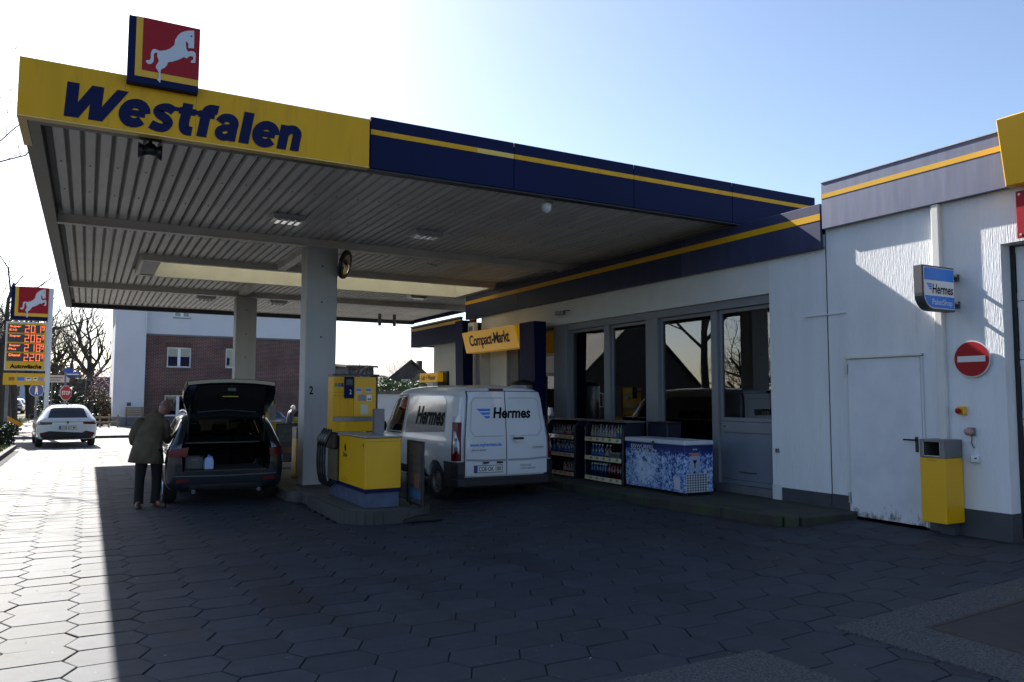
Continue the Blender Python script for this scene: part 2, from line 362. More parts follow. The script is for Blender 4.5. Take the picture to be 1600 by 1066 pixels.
tcx = N.new('ShaderNodeTexCoord'); mp = N.new('ShaderNodeMapping'); mp.inputs['Rotation'].default_value = (0,0,RAD(45)); mp.inputs['Scale'].default_value = (38,38,38)
ck = N.new('ShaderNodeTexVoronoi'); ck.inputs['Scale'].default_value = 1; ck.inputs['Randomness'].default_value = 0; ck.distance = 'CHEBYCHEV'
bp = N.new('ShaderNodeBump'); bp.inputs['Strength'].default_value = .9; bp.inputs['Distance'].default_value = .006; bp.invert = True
L.new(tcx.outputs['Object'], mp.inputs[0]); L.new(mp.outputs[0], ck.inputs[0]); L.new(ck.outputs[0], bp.inputs['Height']); L.new(bp.outputs[0], N['Principled BSDF'].inputs['Normal'])
pit(PIT1, (5.58, 7.5, 1.9, 3.72), 'chequer plate cover in a washed concrete frame near the roller door')
pit(PIT2, (3.0, 3.75, 1.4, 3.45), 'washed concrete cover frame in the paving nearest the camera')
# shop step (raised pavement along the shop front) with kerb stones
step = tag(thing('shop_step', None, None, (8.4, 12, 0)), 'mossy concrete step along the shop front', None, None, 'structure')
obj('step_slab', MB().prism([(9.3,7.0),(9.3,22.9),(7.74,22.9),(7.74,13),(7.72,9.6),(7.98,8.2),(8.06,7.1)], -.3, .075), MOSS, step, bevel=.02)
ky = 7.0; pts = [(9.1,7.02),(8.1,7.06),(7.98,7.2),(7.9,8.2),(7.64,9.6),(7.66,13),(7.66,22.9)]
def along(pts, step_len):
    out = []; 
    for a, b in zip(pts, pts[1:]):
        a = Vector((*a, 0)); b = Vector((*b, 0)); L_ = (b-a).length; n = max(1, round(L_/step_len))
        for i in range(n): out.append((a.lerp(b, i/n), a.lerp(b, (i+1)/n)))
    return out
for a, b in along(pts, 1.0):
    d = (b-a).normalized(); nrm = Vector((d.y, -d.x, 0)); g = d*.002; a2, b2 = a+g, b-g; w = .07
    mb = MB().prism([(p.x, p.y) for p in (a2-nrm*w, b2-nrm*w, b2+nrm*w, a2+nrm*w)], -.3, .079); obj('kerb_stone', mb, MOSS, step, bevel=.018)
# driveway, far kerb, pavement, verge
tag(gsheet('driveway', -9, 30, 29.75, 37.0, ROADM, -.012), kind='structure')
tag(gsheet('road', -30, -5.2, -30, 260, ASPH, -.02, 4, 30), kind='structure')
pv = tag(thing('pavement', None, None, (0, 40, -.1)), 'pale slabbed pavement across the driveway', None, None, 'structure')
obj('pavement_slab', MB().prism([(-.4,37.2),(30,37.9),(30,49.2),(-.4,49.2)], -.4, -.07), PAVEM, pv)
obj('pavement_slab', MB().prism([(-3.4,38.2),(-.6,37.3),(-.6,120),(-3.4,120)], -.4, -.078), PAVEM, pv)
for a, b in along([(-.4,37.14),(9,37.4)], 1.5): 
    obj('kerb_stone', MB().prism([(a.x+.01,a.y-.07),(b.x-.01,b.y-.07),(b.x-.01,b.y+.06),(a.x+.01,a.y+.06)], -.4, -.062), KERB, pv, bevel=.01)
verge = tag(thing('verge', None, None, (-3.4, 27, -.1)), 'strip of soil and thin grass beside the exit lane', None, None, 'structure')
obj('verge_soil', MB().prism([(-5,20),(-2.16,20),(-2.16,31.2),(-3,32.6),(-5,33)], -.4, -.075), PASPH, verge)
obj('verge_soil', MB().prism([(-5.2,41),(-3.45,40),(-3.45,120),(-5.2,120)], -.4, -.075), PASPH, verge)
for a, b in along([(-2.1,20),(-2.1,31)], 1.0): obj('kerb_stone', MB().box(-2.16, -2.04, a.y+.008, b.y-.008, -.4, -.045), KERB, verge, bevel=.01)
def blades(name, boxes, n, h, m, seed=1):
    r = random.Random(seed); mb = MB()
    for x0, x1, y0, y1, z in boxes:
        for _ in range(n):
            x = r.uniform(x0, x1); y = r.uniform(y0, y1); a = r.uniform(0, 6.28); hh = h*r.uniform(.5, 1.4); w = .012; dx, dy = math.cos(a), math.sin(a); l = r.uniform(-.05, .05)
            mb.add([(x-dx*w,y-dy*w,z),(x+dx*w,y+dy*w,z),(x+l,y+l*.5,z+hh)], [(0,1,2)])
    return tag(obj(name, mb, m), 'thin grass growing on the verge by the exit lane', 'grass', None, 'stuff')
blades('grass', [(-3.6,-2.2,24,31.5,-.078),(-5.1,-3.5,41,70,-.078)], 2600, .09, GRASSM)

r = random.Random(11); mb = MB()
for _ in range(70):
    x = r.uniform(-1.5, 8.5); y = r.uniform(4.2, 14) ; s = r.uniform(.008, .02); a = r.uniform(0, 3.1); z = gz(x, y)+.004
    c_, q = math.cos(a)*s, math.sin(a)*s; mb.add([(x-c_, y-q, z), (x+q*.4, y-c_*.4, z+.003), (x+c_, y+q, z+.001), (x-q*.4, y+c_*.4, z+.004)], [(0,1,2,3)])
tag(obj('litter', mb, mat('paper scraps and dry leaves', (.30,.27,.22), .8, isl=.6)), 'scattered paper scraps and dry leaf bits on the paving', 'litter', None, 'stuff')
# ------------------------------------------------------------------ canopy
CX0, CX1, CY0, CY1, CZ, CT = -.705, 10.95, 9.06, 28.0, 4.40, 5.07
can = thing('forecourt_canopy', 'large flat canopy over the pumps with ribbed beige soffit and navy front edge', 'canopy', (3.6, 13.8, 0))
# front fascia: navy panels with a yellow stripe each, proud stripe
jx = [2.95, 4.98, 7.02, 9.0, CX1]
for i, (a, b) in enumerate(zip(jx, jx[1:])):
    p = B('fascia_panel', a+.004, b-.004, CY0-.02, CY0+.04, CZ+.02, CT, NAVY, can, bevel=.004)
    if i == 0:
        B('stripe', a+.004, 4.42, CY0-.024, CY0-.02, 4.845, 4.91, YEL2, p); q = B('stripe', 4.42, b-.004, CY0-.024, CY0-.02, 4.845, 4.91, YELP, p); q['label'] = 'paler yellow piece of the stripe'
    else: B('stripe', a+.004, b-.004, CY0-.024, CY0-.02, 4.845, 4.91, YEL2, p)
B('fascia_backing', CX0+.05, CX1, CY0+.04, CY0+.08, CZ+.03, CT-.02, FLANGE, can)
B('side_fascia', CX0, CX0+.05, CY0+.04, CY1, CZ+.03, CT-.05, NAVY, can)
B('rear_fascia', CX0+.05, CX1, CY1-.05, CY1, CZ+.03, CT-.05, NAVY, can)
B('right_fascia', CX1-.04, CX1, CY0+.08, CY1-.05, CZ+.03, CT-.05, NAVY, can)
# dark edge profile seen from below
B('edge_profile', CX0, CX0+.17, CY0+.14, CY1-.17, CZ, CZ+.03, FLANGE, can); B('edge_profile', CX0, CX1, CY0, CY0+.14, CZ, CZ+.03, FLANGE, can); B('edge_profile', CX0, CX1, CY1-.17, CY1, CZ, CZ+.03, FLANGE, can)
B('edge_trim', CX0+.17, CX1, CY1-.24, CY1-.18, CZ+.135, CZ+.165, CREAM, can); B('edge_upstand', CX0+.17, CX1, CY1-.176, CY1-.16, CZ+.031, CZ+.2, FLANGE, can); B('edge_upstand', CX0+.155, CX0+.17, CY0+.14, CY1-.18, CZ+.031, CZ+.2, FLANGE, can)
# skylight opening
SX0, SX1, SY0, SY1 = .98, 9.02, 17.7, 19.8
zs = 4.615
for q in ((CX0+.05, SX0-.1, CY0+.08, CY1-.05), (SX1+.1, CX1-.04, CY0+.08, CY1-.05), (SX0-.1, SX1+.1, CY0+.08, SY0-.12), (SX0-.1, SX1+.1, SY1+.1, CY1-.05)):
    B('soffit_backing', q[0], q[1], q[2], q[3], zs, zs+.02, SOFFB, can); B('roof_sheet', q[0], q[1], q[2], q[3], CT-.16, CT-.1, ROOF, can)
def plank(y0, y1, x): 
    return MB().prism([(x-.052,4.55),(x+.052,4.55),(x+.066,4.60),(x-.066,4.60)], y0, y1, 'y')
x = -.40; meshes = {}
def plank_at(x, y0, y1):
    k = (round(y0,2), round(y1,2))
    if k in meshes:
        o = bpy.data.objects.new('soffit_plank', meshes[k]); COL.objects.link(o); o.parent = can; o.location = (x-3.6, 0, 0); return
    mb = plank(y0, y1, 3.6); o = obj('soffit_plank', mb, SOFF, can); meshes[k] = o.data; o.location = (x-3.6, 0, 0)
while x < CX1-.1:
    if SX0-.2 < x < SX1+.2:
        plank_at(x, CY0+.145, SY0-.13); plank_at(x, SY1+.11, CY1-.23)
    else: plank_at(x, CY0+.145, CY1-.23)
    x += .16
scr = MB(); r = random.Random(7)
x = -.40
while x < CX1-.3:
    for y in (11.1, 12.6, 15.3, 20.9, 23.5, 26.2):
        if SX0 < x < SX1 and SY0-.2 < y < SY1+.2: continue
        scr.lathe([(.012, 4.542), (.012, 4.552)], (x+r.uniform(-.01,.01), y+r.uniform(-.05,.05), 0), 5)
    x += .32
tag(obj('screws', scr, DGRAY, can), kind='stuff')
sk = B('skylight_well', SX0, SX1, SY1, SY1+.05, 4.42, CT+.08, CREAM, can); 
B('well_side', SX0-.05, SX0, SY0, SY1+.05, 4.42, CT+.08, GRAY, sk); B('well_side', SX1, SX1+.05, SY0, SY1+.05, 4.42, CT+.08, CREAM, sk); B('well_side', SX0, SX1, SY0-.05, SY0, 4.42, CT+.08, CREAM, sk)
B('skylight_rim', SX0-.12, SX1+.12, SY0-.13, SY0-.05, 4.42, 4.61, BEAM, can); B('skylight_rim', SX0-.12, SX1+.12, SY1+.05, SY1+.10, 4.42, 4.61, BEAM, can)
B('skylight_rim', SX0-.12, SX0-.05, SY0-.05, SY1+.05, 4.41, 4.61, BEAM, can); B('skylight_rim', SX1+.05, SX1+.12, SY0-.05, SY1+.05, 4.41, 4.61, BEAM, can)
B('blanking_panel', SX0, SX0+.28, SY0, SY1, 4.44, 4.55, GRAY, can)
B('skylight_sheet', SX0-.05, SX1+.05, SY0-.05, SY1+.05, CT+.085, CT+.1, TRANSL, can)
def ibeam(x0, x1, y, z0, z1, w, t=.018, axis='x'):
    P = [(-w/2,z0),(w/2,z0),(w/2,z0+t),(t/2,z0+t),(t/2,z1-t),(w/2,z1-t),(w/2,z1),(-w/2,z1),(-w/2,z1-t),(-t/2,z1-t),(-t/2,z0+t),(-w/2,z0+t)]
    if axis == 'x': return MB().prism([(p[0]+y, p[1]) for p in P], x0, x1, 'x')
    return MB().prism([(p[0]+y, p[1]) for p in P], x0, x1, 'y')
for y in (14.35, 22.7): obj('main_beam', MB().box(CX0+.171, 10.8, y-.05, y+.05, 4.412, 4.549), BEAM, can, bevel=.004); B('beam_flange', CX0+.171, 10.8, y-.08, y+.08, 4.40, 4.411, BEAM, can)
for y0, y1 in ((14.44, SY0-.14), (SY1+.12, 22.61)): obj('cross_beam', MB().box(3.62, 3.80, y0, y1, 4.43, 4.545), BEAM, can)
def pillar(x0, x1, y0, y1, num):
    p = B('pillar', x0, x1, y0, y1, 0.0, 4.398, PILL, can, bevel=.012)
    mb = MB()
    for z in (4.02, 3.35, 2.7): mb.lathe([(.022, y0-.006), (.022, y0)], (.5*(x0+x1)-.03, 0, z), 6, 'y') if False else mb.box(.5*(x0+x1)-.02, .5*(x0+x1)+.02, y0-.006, y0, z-.012, z+.012)
    obj('fixing', mb, DGRAY, p)
    if num: txt('2', ((x0+x1)/2-.16, y0, 1.72), (1,0,0), ZU, .075, .15, INK, p, 'number', bold=.02)
    B('cap_plate', x0-.02, x1+.02, y0-.02, y1+.02, 4.38, 4.397, BEAM, p)
pillar(3.45, 4.02, 14.14, 14.56, True); pillar(3.55, 4.11, 22.5, 22.9, False)
# big yellow sign on the front corner
sg = thing('fascia_sign', 'long yellow sign panel on the canopy corner reading Westfalen in navy letters', 'sign', (1.1, 8.98, CZ))
B('panel', CX0-.02, 2.91, 8.95, 9.035, CZ+.005, 5.0, YEL2, sg, bevel=.006); B('return_panel', CX0-.02, CX0-.004, 9.037, 10.0, CZ+.005, 5.0, YEL2, sg)
B('bottom_trim', CX0-.02, 2.91, 8.94, 9.05, CZ-.012, CZ+.003, YELP, sg); B('bottom_trim', CX0-.02, CX0+.06, 9.052, 10.0, CZ-.012, CZ+.003, YELP, sg)
for xj in (.23, .93): B('panel_joint', xj-.002, xj+.002, 8.9485, 8.95, CZ+.01, 4.9, mat('sign joint', (.35,.2,.01), .6), sg)
def smooth(P, k=4):
    out = []
    for i in range(len(P)-1):
        p0, p1, p2, p3 = P[max(i-1,0)], P[i], P[i+1], P[min(i+2,len(P)-1)]
        for s_ in range(k):
            t_ = s_/k; out.append(tuple(.5*((2*p1[q])+(-p0[q]+p2[q])*t_+(2*p0[q]-5*p1[q]+4*p2[q]-p3[q])*t_*t_+(-p0[q]+3*p1[q]-3*p2[q]+p3[q])*t_**3) for q in (0,1)))
    return out+[P[-1]]
def arc(cx, cy, rx, ry, a0, a1, n=18): return [(cx+rx*math.cos(RAD(a0+(a1-a0)*i/n)), cy+ry*math.sin(RAD(a0+(a1-a0)*i/n))) for i in range(n+1)]
T_ = 1.25
GLY = {'W': (1.84, [[(.19,1.26),(.33,0),'h',.36],[(.40,0),(.98,1.26),'h',.36],[(.98,1.26),(1.10,0),'h',.36],[(1.17,0),(1.80,1.26),'h',.36]]),
 'e': (1.0, [arc(.5,.5,.35,.37,4,322)+[.29], [(.2,.50),(.86,.50),.19]]), 's': (.90, [smooth([(.80,.80),(.60,.90),(.40,.88),(.25,.74),(.36,.59),(.55,.49),(.69,.34),(.60,.15),(.40,.105),(.10,.19)])+[.265]]),
 't': (.70, [smooth([(.33,1.2),(.33,.8),(.33,.40),(.42,.17),(.66,.15)])+[.29], [(.06,.89),(.66,.89),.21]]), 'f': (.70, [smooth([(.33,0),(.33,.6),(.33,.95),(.44,1.12),(.74,1.13)])+[.29], [(.06,.89),(.66,.89),.21]]),
 'a': (1.0, [smooth([(.17,.68),(.30,.87),(.55,.89),(.71,.74),(.71,.5),(.71,0)])+[.27], smooth([(.70,.52),(.42,.50),(.23,.38),(.24,.20),(.42,.11),(.60,.18),(.70,.34)])+[.22]]),
 'l': (.48, [[(.2,0),(.2,1.26),.31]]), 'n': (1.0, [[(.20,0),(.20,1.0),.30], smooth([(.22,.62),(.36,.82),(.55,.86),(.71,.72),(.72,.45),(.72,0)])+[.28]])}
def signword(word, x0, z0, y, total, xh, m, parent):
    adv = sum(GLY[c_][0] for c_ in word); k = total/adv; x = 0; dz = 0
    for c_ in word:
        mb = MB()
        for st_ in GLY[c_][1]:
            dz += .0003
            if st_[-2] == 'h': (xa, ya), (xb, yb), _, w_ = st_; w_ *= 1.08; poly = [(xa-w_/2,ya),(xa+w_/2,ya),(xb+w_/2,yb),(xb-w_/2,yb)]; quads = [poly]
            else:
                w_ = st_[-1]*T_; P = [Vector((*p, 0)) for p in st_[:-1]]; L_ = []; n_ = len(P)
                for i in range(n_): d_ = (P[min(i+1,n_-1)]-P[max(i-1,0)]).normalized(); q = Vector((-d_.y, d_.x, 0))*w_/2; L_.append(((P[i]+q), (P[i]-q)))
                quads = [[(L_[i][0].x,L_[i][0].y),(L_[i][1].x,L_[i][1].y),(L_[i+1][1].x,L_[i+1][1].y),(L_[i+1][0].x,L_[i+1][0].y)] for i in range(n_-1)]
            for qd in quads: mb.add([(x0+(x+px_+.17*py_)*k, y-.003-dz, z0+py_*xh) for px_, py_ in qd], [(0,1,2,3)])
        o = obj('letter', mb, m, parent); o['label'] = 'letter '+c_; x += GLY[c_][0]
signword('Westfalen', -.36, 4.455, 8.949, 2.44, .29, NAVYD, sg)
flat([(-.20,-.018),(.29,-.03),(.29,.022),(-.16,.026)], (.82, 8.949, 4.718), (1,0,0), ZU, NAVYD, sg, 'letter_bar', t=.003)
# horse logo (canopy and price totem)
HP = [(0.91,0.956),(0.915,0.827),(0.916,0.679),(0.833,0.666),(0.833,0.735),(0.797,0.771),(0.797,0.711),(0.808,0.644),(0.83,0.607),(0.875,0.628),(0.914,0.631),(0.942,0.608),(0.945,0.55),(0.942,0.458),(0.879,0.447),(0.881,0.48),(0.912,0.503),(0.905,0.549),(0.861,0.548),(0.816,0.502),(0.778,0.513),(0.697,0.455),(0.621,0.411),(0.554,0.386),(0.543,0.341),(0.511,0.293),(0.461,0.259),(0.454,0.211),(0.461,0.152),(0.457,0.05),(0.41,0.095),(0.432,0.126),(0.429,0.211),(0.386,0.277),(0.399,0.322),(0.425,0.369),(0.419,0.405),(0.398,0.449),(0.403,0.493),(0.383,0.504),(0.354,0.469),(0.356,0.41),(0.353,0.356),(0.327,0.316),(0.28,0.301),(0.246,0.337),(0.261,0.359),(0.296,0.361),(0.313,0.398),(0.312,0.466),(0.325,0.521),(0.352,0.547),(0.396,0.545),(0.429,0.534),(0.515,0.561),(0.575,0.6),(0.637,0.672),(0.644,0.753),(0.676,0.823),(0.731,0.888),(0.808,0.929)]
def logo(t, x0, z0, w, h, y, right=(1,0,0), th=.14):
    """square horse sign: navy L, yellow L, red field; faces away from right x up"""
    R = Vector(right); o = Vector((x0, y, z0)); n = R.cross(Vector(ZU))
    def rect(a, b, c, d, m, nm, n0): return flat([(a*w,c*h),(b*w,c*h),(b*w,d*h),(a*w,d*h)], o, R, ZU, m, t, nm, t=.004, n0=n0)
    rect(.103, 1, .104, 1, YEL, 'yellow_border', .001); rect(.197, 1, .204, 1, RED, 'red_field', .0055)
    hz = flat([(p[0]*w, p[1]*h) for p in HP], o, R, ZU, HORSE, t, 'horse_emblem', t=.004, n0=.010)
    flat(circ(.012*w, 8, .875*w, .86*h), o, R, ZU, INK, hz, 'eye', t=.002, n0=.0145)
ls = thing('horse_sign', 'square red sign with white leaping horse standing on top of the canopy edge', 'sign', (.58, 8.9, 4.9))
B('case', .235, .935, 8.85, 8.946, 4.90, 5.62, NAVYD, ls, bevel=.004); logo(ls, .235, 4.90, .70, .72, 8.85)
# canopy lamps
def lamp(i, x, y, label):
    t = thing('canopy_lamp', label, 'lamp', (x, y, 4.549), world=False, group='flat lamps under the canopy')
    obj('housing', MB().prism([(-.24,-.09),(.24,-.09),(.27,0),(-.27,0)], -.17, .17, 'y'), STEEL, t, bevel=.006)
    for k in range(4):
        q = -.16+k*.107; obj('lens_bar', MB().prism([(q-.03,-.11),(q+.03,-.11),(q+.036,-.091),(q-.036,-.091)], -.13, .13, 'y'), LENS, t)
    B('bracket', -.20, .20, .171, .2, -.05, -.002, DGRAY, t)
for i, (x, y, l) in enumerate([(2.76,12.7,'flat grey canopy lamp nearest the letter s of the yellow sign'), (5.2,12.7,'flat grey canopy lamp behind the navy front edge right of the pillar'), (2.97,24.3,'flat grey canopy lamp deep under the roof left of the rear pillar'), (5.05,24.3,'flat grey canopy lamp deep under the roof right of the rear pillar'), (8.26,20.8,'flat grey canopy lamp beyond the skylight near the shop')]): lamp(i, x, y, l)
t = thing('loudspeaker', 'black horn loudspeaker cluster hanging behind the yellow sign', 'loudspeaker', (.51, 9.36, 4.47), world=False)
obj('stem', MB().tube([(0,0,.10),(0,0,-.10)], .02, 8), BLK, t)
obj('horn', MB().lathe([(.03,-.02),(.05,.05),(.09,.12)], (0,0,-.14), 12, 'x').lathe([(.03,.02),(.05,-.05),(.09,-.12)], (0,0,-.14), 12, 'x').lathe([(.03,.02),(.05,-.05),(.07,-.10)], (0,0,-.14), 12, 'y'), BLK, t, smooth=True)
t = thing('security_camera', 'pale dome camera hanging behind the navy canopy edge', 'camera', (5.66, 9.32, 4.45), world=False)
obj('mount', MB().tube([(0,0,.12),(0,0,-.08)], .03, 8), STEEL, t); obj('dome', MB().lathe([(.0,-.22),(.05,-.20),(.075,-.15),(.08,-.09),(.04,-.07)], (0,0,0), 14), WHT, t, smooth=True); B('arm', -.02, .11, -.02, .02, -.06, -.03, STEEL, t)
t = thing('cable_gland', 'pair of short conduit stubs under the canopy behind the letter n', 'conduit', (2.05, 9.4, 4.55), world=False)
for q in (0, .05): obj('stub', MB().tube([(q,0,0),(q,0,-.09)], .015, 8), STEEL, t)
t = thing('conduit_pair', 'pair of dark vertical pipes under the far canopy edge beside the shop', 'conduit', (9.0, 26.2, 4.55), world=False)
for q in (0, .55): obj('pipe', MB().tube([(q,0,.0),(q,0,-.42)], .06, 8), DGRAY, t)
t = thing('smoke_detector', 'tiny antenna-like rod fitting on the soffit between skylight and beam', 'fitting', (6.55, 15.6, 4.55), world=False)
obj('rod', MB().tube([(-.12,0,-.03),(.15,.1,-.03)], .012, 6).tube([(0,.05,0),(0,.05,-.05)], .012, 6), STEEL, t)
# round mirror on the pillar
t = thing('traffic_mirror', 'round convex mirror with black rim fixed high on the front pillar', 'mirror', (4.13, 14.04, 4.07), world=False)
n = Vector((.80,-.56,-.22)).normalized(); Mx = n.to_track_quat('Z', 'X').to_matrix().to_4x4()
obj('rim', MB().lathe([(.235,-.03),(.27,-.03),(.275,.0),(.265,.03),(.24,.03)], (0,0,0), 28).xf(Mx), BLK, t, smooth=True)
obj('mirror_face', MB().lathe([(.24,.012),(.2,.028),(.12,.045),(.0,.052)], (0,0,0), 28, cap=False).xf(Mx), mat('mirror glass', (.8,.8,.8), .03, metal=1), t, smooth=True)
obj('back_shell', MB().lathe([(.24,-.02),(.16,-.07),(.0,-.09)], (0,0,0), 28, cap=False).xf(Mx), DGRAY, t, smooth=True)
obj('bracket', MB().tube([tuple(n*-.07), (-.09,.02,-.05), (-.12,.1,-.05)], .02, 8), DGRAY, t)
# ------------------------------------------------------------------ shop and wash hall
STUC = mat('white stucco', (.74,.75,.77), .8, var=.05, vs=2, bump=.9, bs=34, stretch=(1,2.2,.22), mix=(.56,.56,.57), mixs=2.5, mixlo=.6, mixhi=.85, spec=.3)
STUC2 = mat('smooth white wall', (.66,.655,.63), .75, var=.05, vs=2, bump=.15, bs=60)
shop = thing('shop_building', 'white flat-roofed filling station shop with navy roof edge and grey windows', 'building', (9.2, 12, 0))
WX = 9.2
def wall(nm, y0, y1, z0, z1, m=STUC, x0=WX, x1=WX+.26, par=None): return B(nm, x0, x1, y0, y1, z0, z1, m, par or shop)
wall('wall', 7.44, 8.5, 0, 3.95); wall('wall', 8.5, 18.5, 3.22, 3.95, STUC2); wall('wall', 18.5, 21.73, 0, 3.2, STUC2)
wall('plinth', 7.44, 8.32, .0, .265, PLINTH, WX-.012, WX-.001); B('corner_strip', WX-.012, WX-.001, 8.34, 8.5, .07, .30, WHT, shop)
B('window_head', WX+.05, WX+.25, 8.5, 14.6, 3.08, 3.219, FRAMEM, shop)
# low navy roof edge
def fascia(par, x, y0, y1, z0, z1, s0, s1, m, n=3, nm='fascia'):
    L_ = (y1-y0)/n
    for i in range(n):
        a, b = y0+i*L_+.002, y0+(i+1)*L_-.002
        p = B(nm, x, x+.05, a, b, z0, z1, NAVYM if (m is NAVYW and i == 0) else m, par, bevel=.004); B('stripe', x-.004, x, a, b, s0, s1, YEL, p)  # nearest low panel gets the navy with sunlight painted into it
    B('fascia_soffit', x+.05, WX+.1, y0, y1, z0+.004, z0+.03, GRAY, par)
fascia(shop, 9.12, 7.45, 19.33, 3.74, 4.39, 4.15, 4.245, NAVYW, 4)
B('fascia_end', 9.17, 9.5, 19.30, 19.33, 3.78, 4.39, NAVY, shop)
fascia(shop, 9.0, 19.36, 23.15, 3.17, 3.80, 3.67, 3.76, NAVY, 1); B('fascia_end', 9.05, 20, 23.12, 23.15, 3.2, 3.80, NAVY, shop)
B('gutter', 8.97, 9.08, 19.4, 23.15, 3.803, 3.84, STEEL, shop)
B('roof', 9.18, 22, 7.5, 19.29, 4.15, 4.35, ROOF, shop); B('roof', 9.06, 20, 19.4, 23.1, 3.5, 3.7, ROOF, shop)
B('rear_wall', 19.7, 20, 7.3, 21.73, 0, 4.09, STUC2, shop); B('end_wall', WX+.26, 19.7, 21.45, 21.73, 0, 3.49, STUC2, shop)
# interior
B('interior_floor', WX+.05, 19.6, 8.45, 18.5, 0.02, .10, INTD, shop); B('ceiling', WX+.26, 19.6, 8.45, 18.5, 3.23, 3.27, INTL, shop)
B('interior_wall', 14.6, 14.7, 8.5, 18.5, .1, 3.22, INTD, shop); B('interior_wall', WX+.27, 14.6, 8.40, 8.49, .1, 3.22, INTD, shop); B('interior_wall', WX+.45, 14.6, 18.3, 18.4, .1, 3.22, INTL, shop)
for x, y in ((11.2,14.2),(12.4,11.6),(11.5,16.8)): B('ceiling_lamp', x-.75, x+.75, y-.07, y+.07, 3.19, 3.228, LAMP, shop)
# window frames and panes (window = frame with pane as sub-part)
def win(y0, y1, z0, z1, x=9.32, fr=.06, m=FRAMEM, g=GLASS, par=shop, d=.07):
    mb = MB().box(x, x+d, y0, y1, z0, z0+fr).box(x, x+d, y0, y1, z1-fr, z1).box(x, x+d, y0, y0+fr, z0+fr, z1-fr).box(x, x+d, y1-fr, y1, z0+fr, z1-fr)
    w = obj('window', mb, m, par, bevel=.003); B('pane', x+.03, x+.038, y0+fr-.005, y1-fr+.005, z0+fr-.005, z1-fr+.005, g, w); return w
w1 = win(8.51, 9.72, 1.22, 3.075); w1['label'] = 'window above the grey panel at the end of the row'
B('window_panel', 9.33, 9.38, 8.51, 9.72, .2, 1.215, mat('grey door panel', (.17,.20,.25), .4, var=.05), shop, bevel=.004)
B('panel_frame', 9.318, 9.329, 8.53, 9.70, 1.05, 1.21, FRAMEM, shop); B('panel_seam', 9.326, 9.329, 8.56, 9.67, 1.03, 1.038, DGRAY, shop); B('panel_seam', 9.326, 9.329, 8.56, 9.67, .27, .278, DGRAY, shop); B('panel_handle', 9.30, 9.329, 8.95, 9.3, .40, .415, DGRAY, shop); B('sill', 9.2, 9.4, 8.51, 9.72, .08, .199, GRAY, shop)
obj('lock', MB().lathe([(.018, 9.31), (.018, 9.32)], (0, 9.62, 1.13), 10, 'x'), DGRAY, shop)
B('mullion', 9.27, 9.40, 9.722, 9.86, .1, 3.079, FRAMEM, shop, bevel=.004); win(9.862, 11.25, .5, 3.075); B('mullion', 9.25, 9.42, 11.252, 11.6, .1, 3.079, FRAMEM, shop, bevel=.004); win(11.602, 12.79, .5, 3.075)
B('mullion', 9.27, 9.4, 12.792, 12.98, .1, 3.079, FRAMEM, shop, bevel=.004); win(12.982, 14.3, .5, 3.075); B('mullion', 9.22, 9.62, 14.302, 14.85, .1, 3.219, FRAMEM, shop, bevel=.004)
B('sill_wall', 9.33, 9.43, 9.86, 14.3, .08, .498, GRAY, shop)
# entrance behind the portal
B('entrance_jamb', 9.5, 9.75, 17.0, 17.55, .1, 3.219, GRAY, shop); B('entrance_wall', 9.46, 9.7, 17.55, 18.49, .1, 3.219, STUC2, shop)
win(14.86, 17.0, 2.58, 3.21, 9.62); B('entrance_header', 9.55, 9.72, 14.86, 16.99, 2.18, 2.575, mat('entrance header', (.42,.43,.43), .4), shop, bevel=.006); B('door_sensor', 9.50, 9.549, 16.0, 16.35, 2.24, 2.32, BLK, shop, bevel=.01)
for y0 in (14.87, 15.94):
    w = win(y0, y0+1.05, .11, 2.17, 9.62); w.name = 'sliding_door'
for y0, y1, x0 in ((18.5, 18.98, 8.72), (14.75, 15.42, 8.72)):
    obj('portal_post', MB().prism([(x0,0.079),(8.96,.079),(8.96,3.64 if y0 > 18 else 3.30),(x0-.08,3.64 if y0 > 18 else 3.30)], y0, y1, 'y'), NAVY, shop, bevel=.006)
# tall wash hall with roller door
hall = thing('wash_hall', 'taller white wash hall with weathered, sunlit-toned navy roof edge at the right', 'building', (9.2, 5.5, 0))
B('wall', WX, WX+.22, 5.03, 6.02, 0, 4.03, STUC, hall); B('wall', WX, WX+.3, 7.12, 7.425, 0, 4.03, STUC, hall); B('wall', WX, WX+.3, 6.02, 7.12, 2.155, 4.03, STUC, hall); B('wall', WX, WX+.3, .8, 5.03, 3.385, 4.03, STUC, hall)
B('wall', WX, WX+.3, -2.5, 1.6, 0, 3.385, STUC, hall)
B('wall_joint', WX-.006, WX, 7.427, 7.438, .0, 4.03, DGRAY, hall)
B('plinth', WX-.012, WX-.001, 7.13, 7.425, 0, .27, PLINTH, hall); B('plinth', WX-.012, WX-.001, 5.03, 6.0, -.02, .30, PLINTH, hall); B('plinth', WX-.012, WX+.3, 5.018, 5.029, -.02, .30, PLINTH, hall)
fascia(hall, 9.115, -2.5, 7.42, 4.01, 4.675, 4.447, 4.512, NAVYLIT, 3); B('fascia_end', 9.17, 12, 7.39, 7.42, 4.04, 4.675, NAVYLIT, hall); B('roof', 9.18, 20, -2.5, 7.38, 4.4, 4.55, ROOF, hall); B('cap_flashing', 9.105, 9.2, -2.5, 7.425, 4.676, 4.69, STEEL, hall)
B('inner_wall', 9.5, 20, 7.3, 7.4, 0, 4.39, INTD, hall); B('inner_wall', 15, 15.2, -2.5, 7.3, 0, 4.39, INTD, hall)
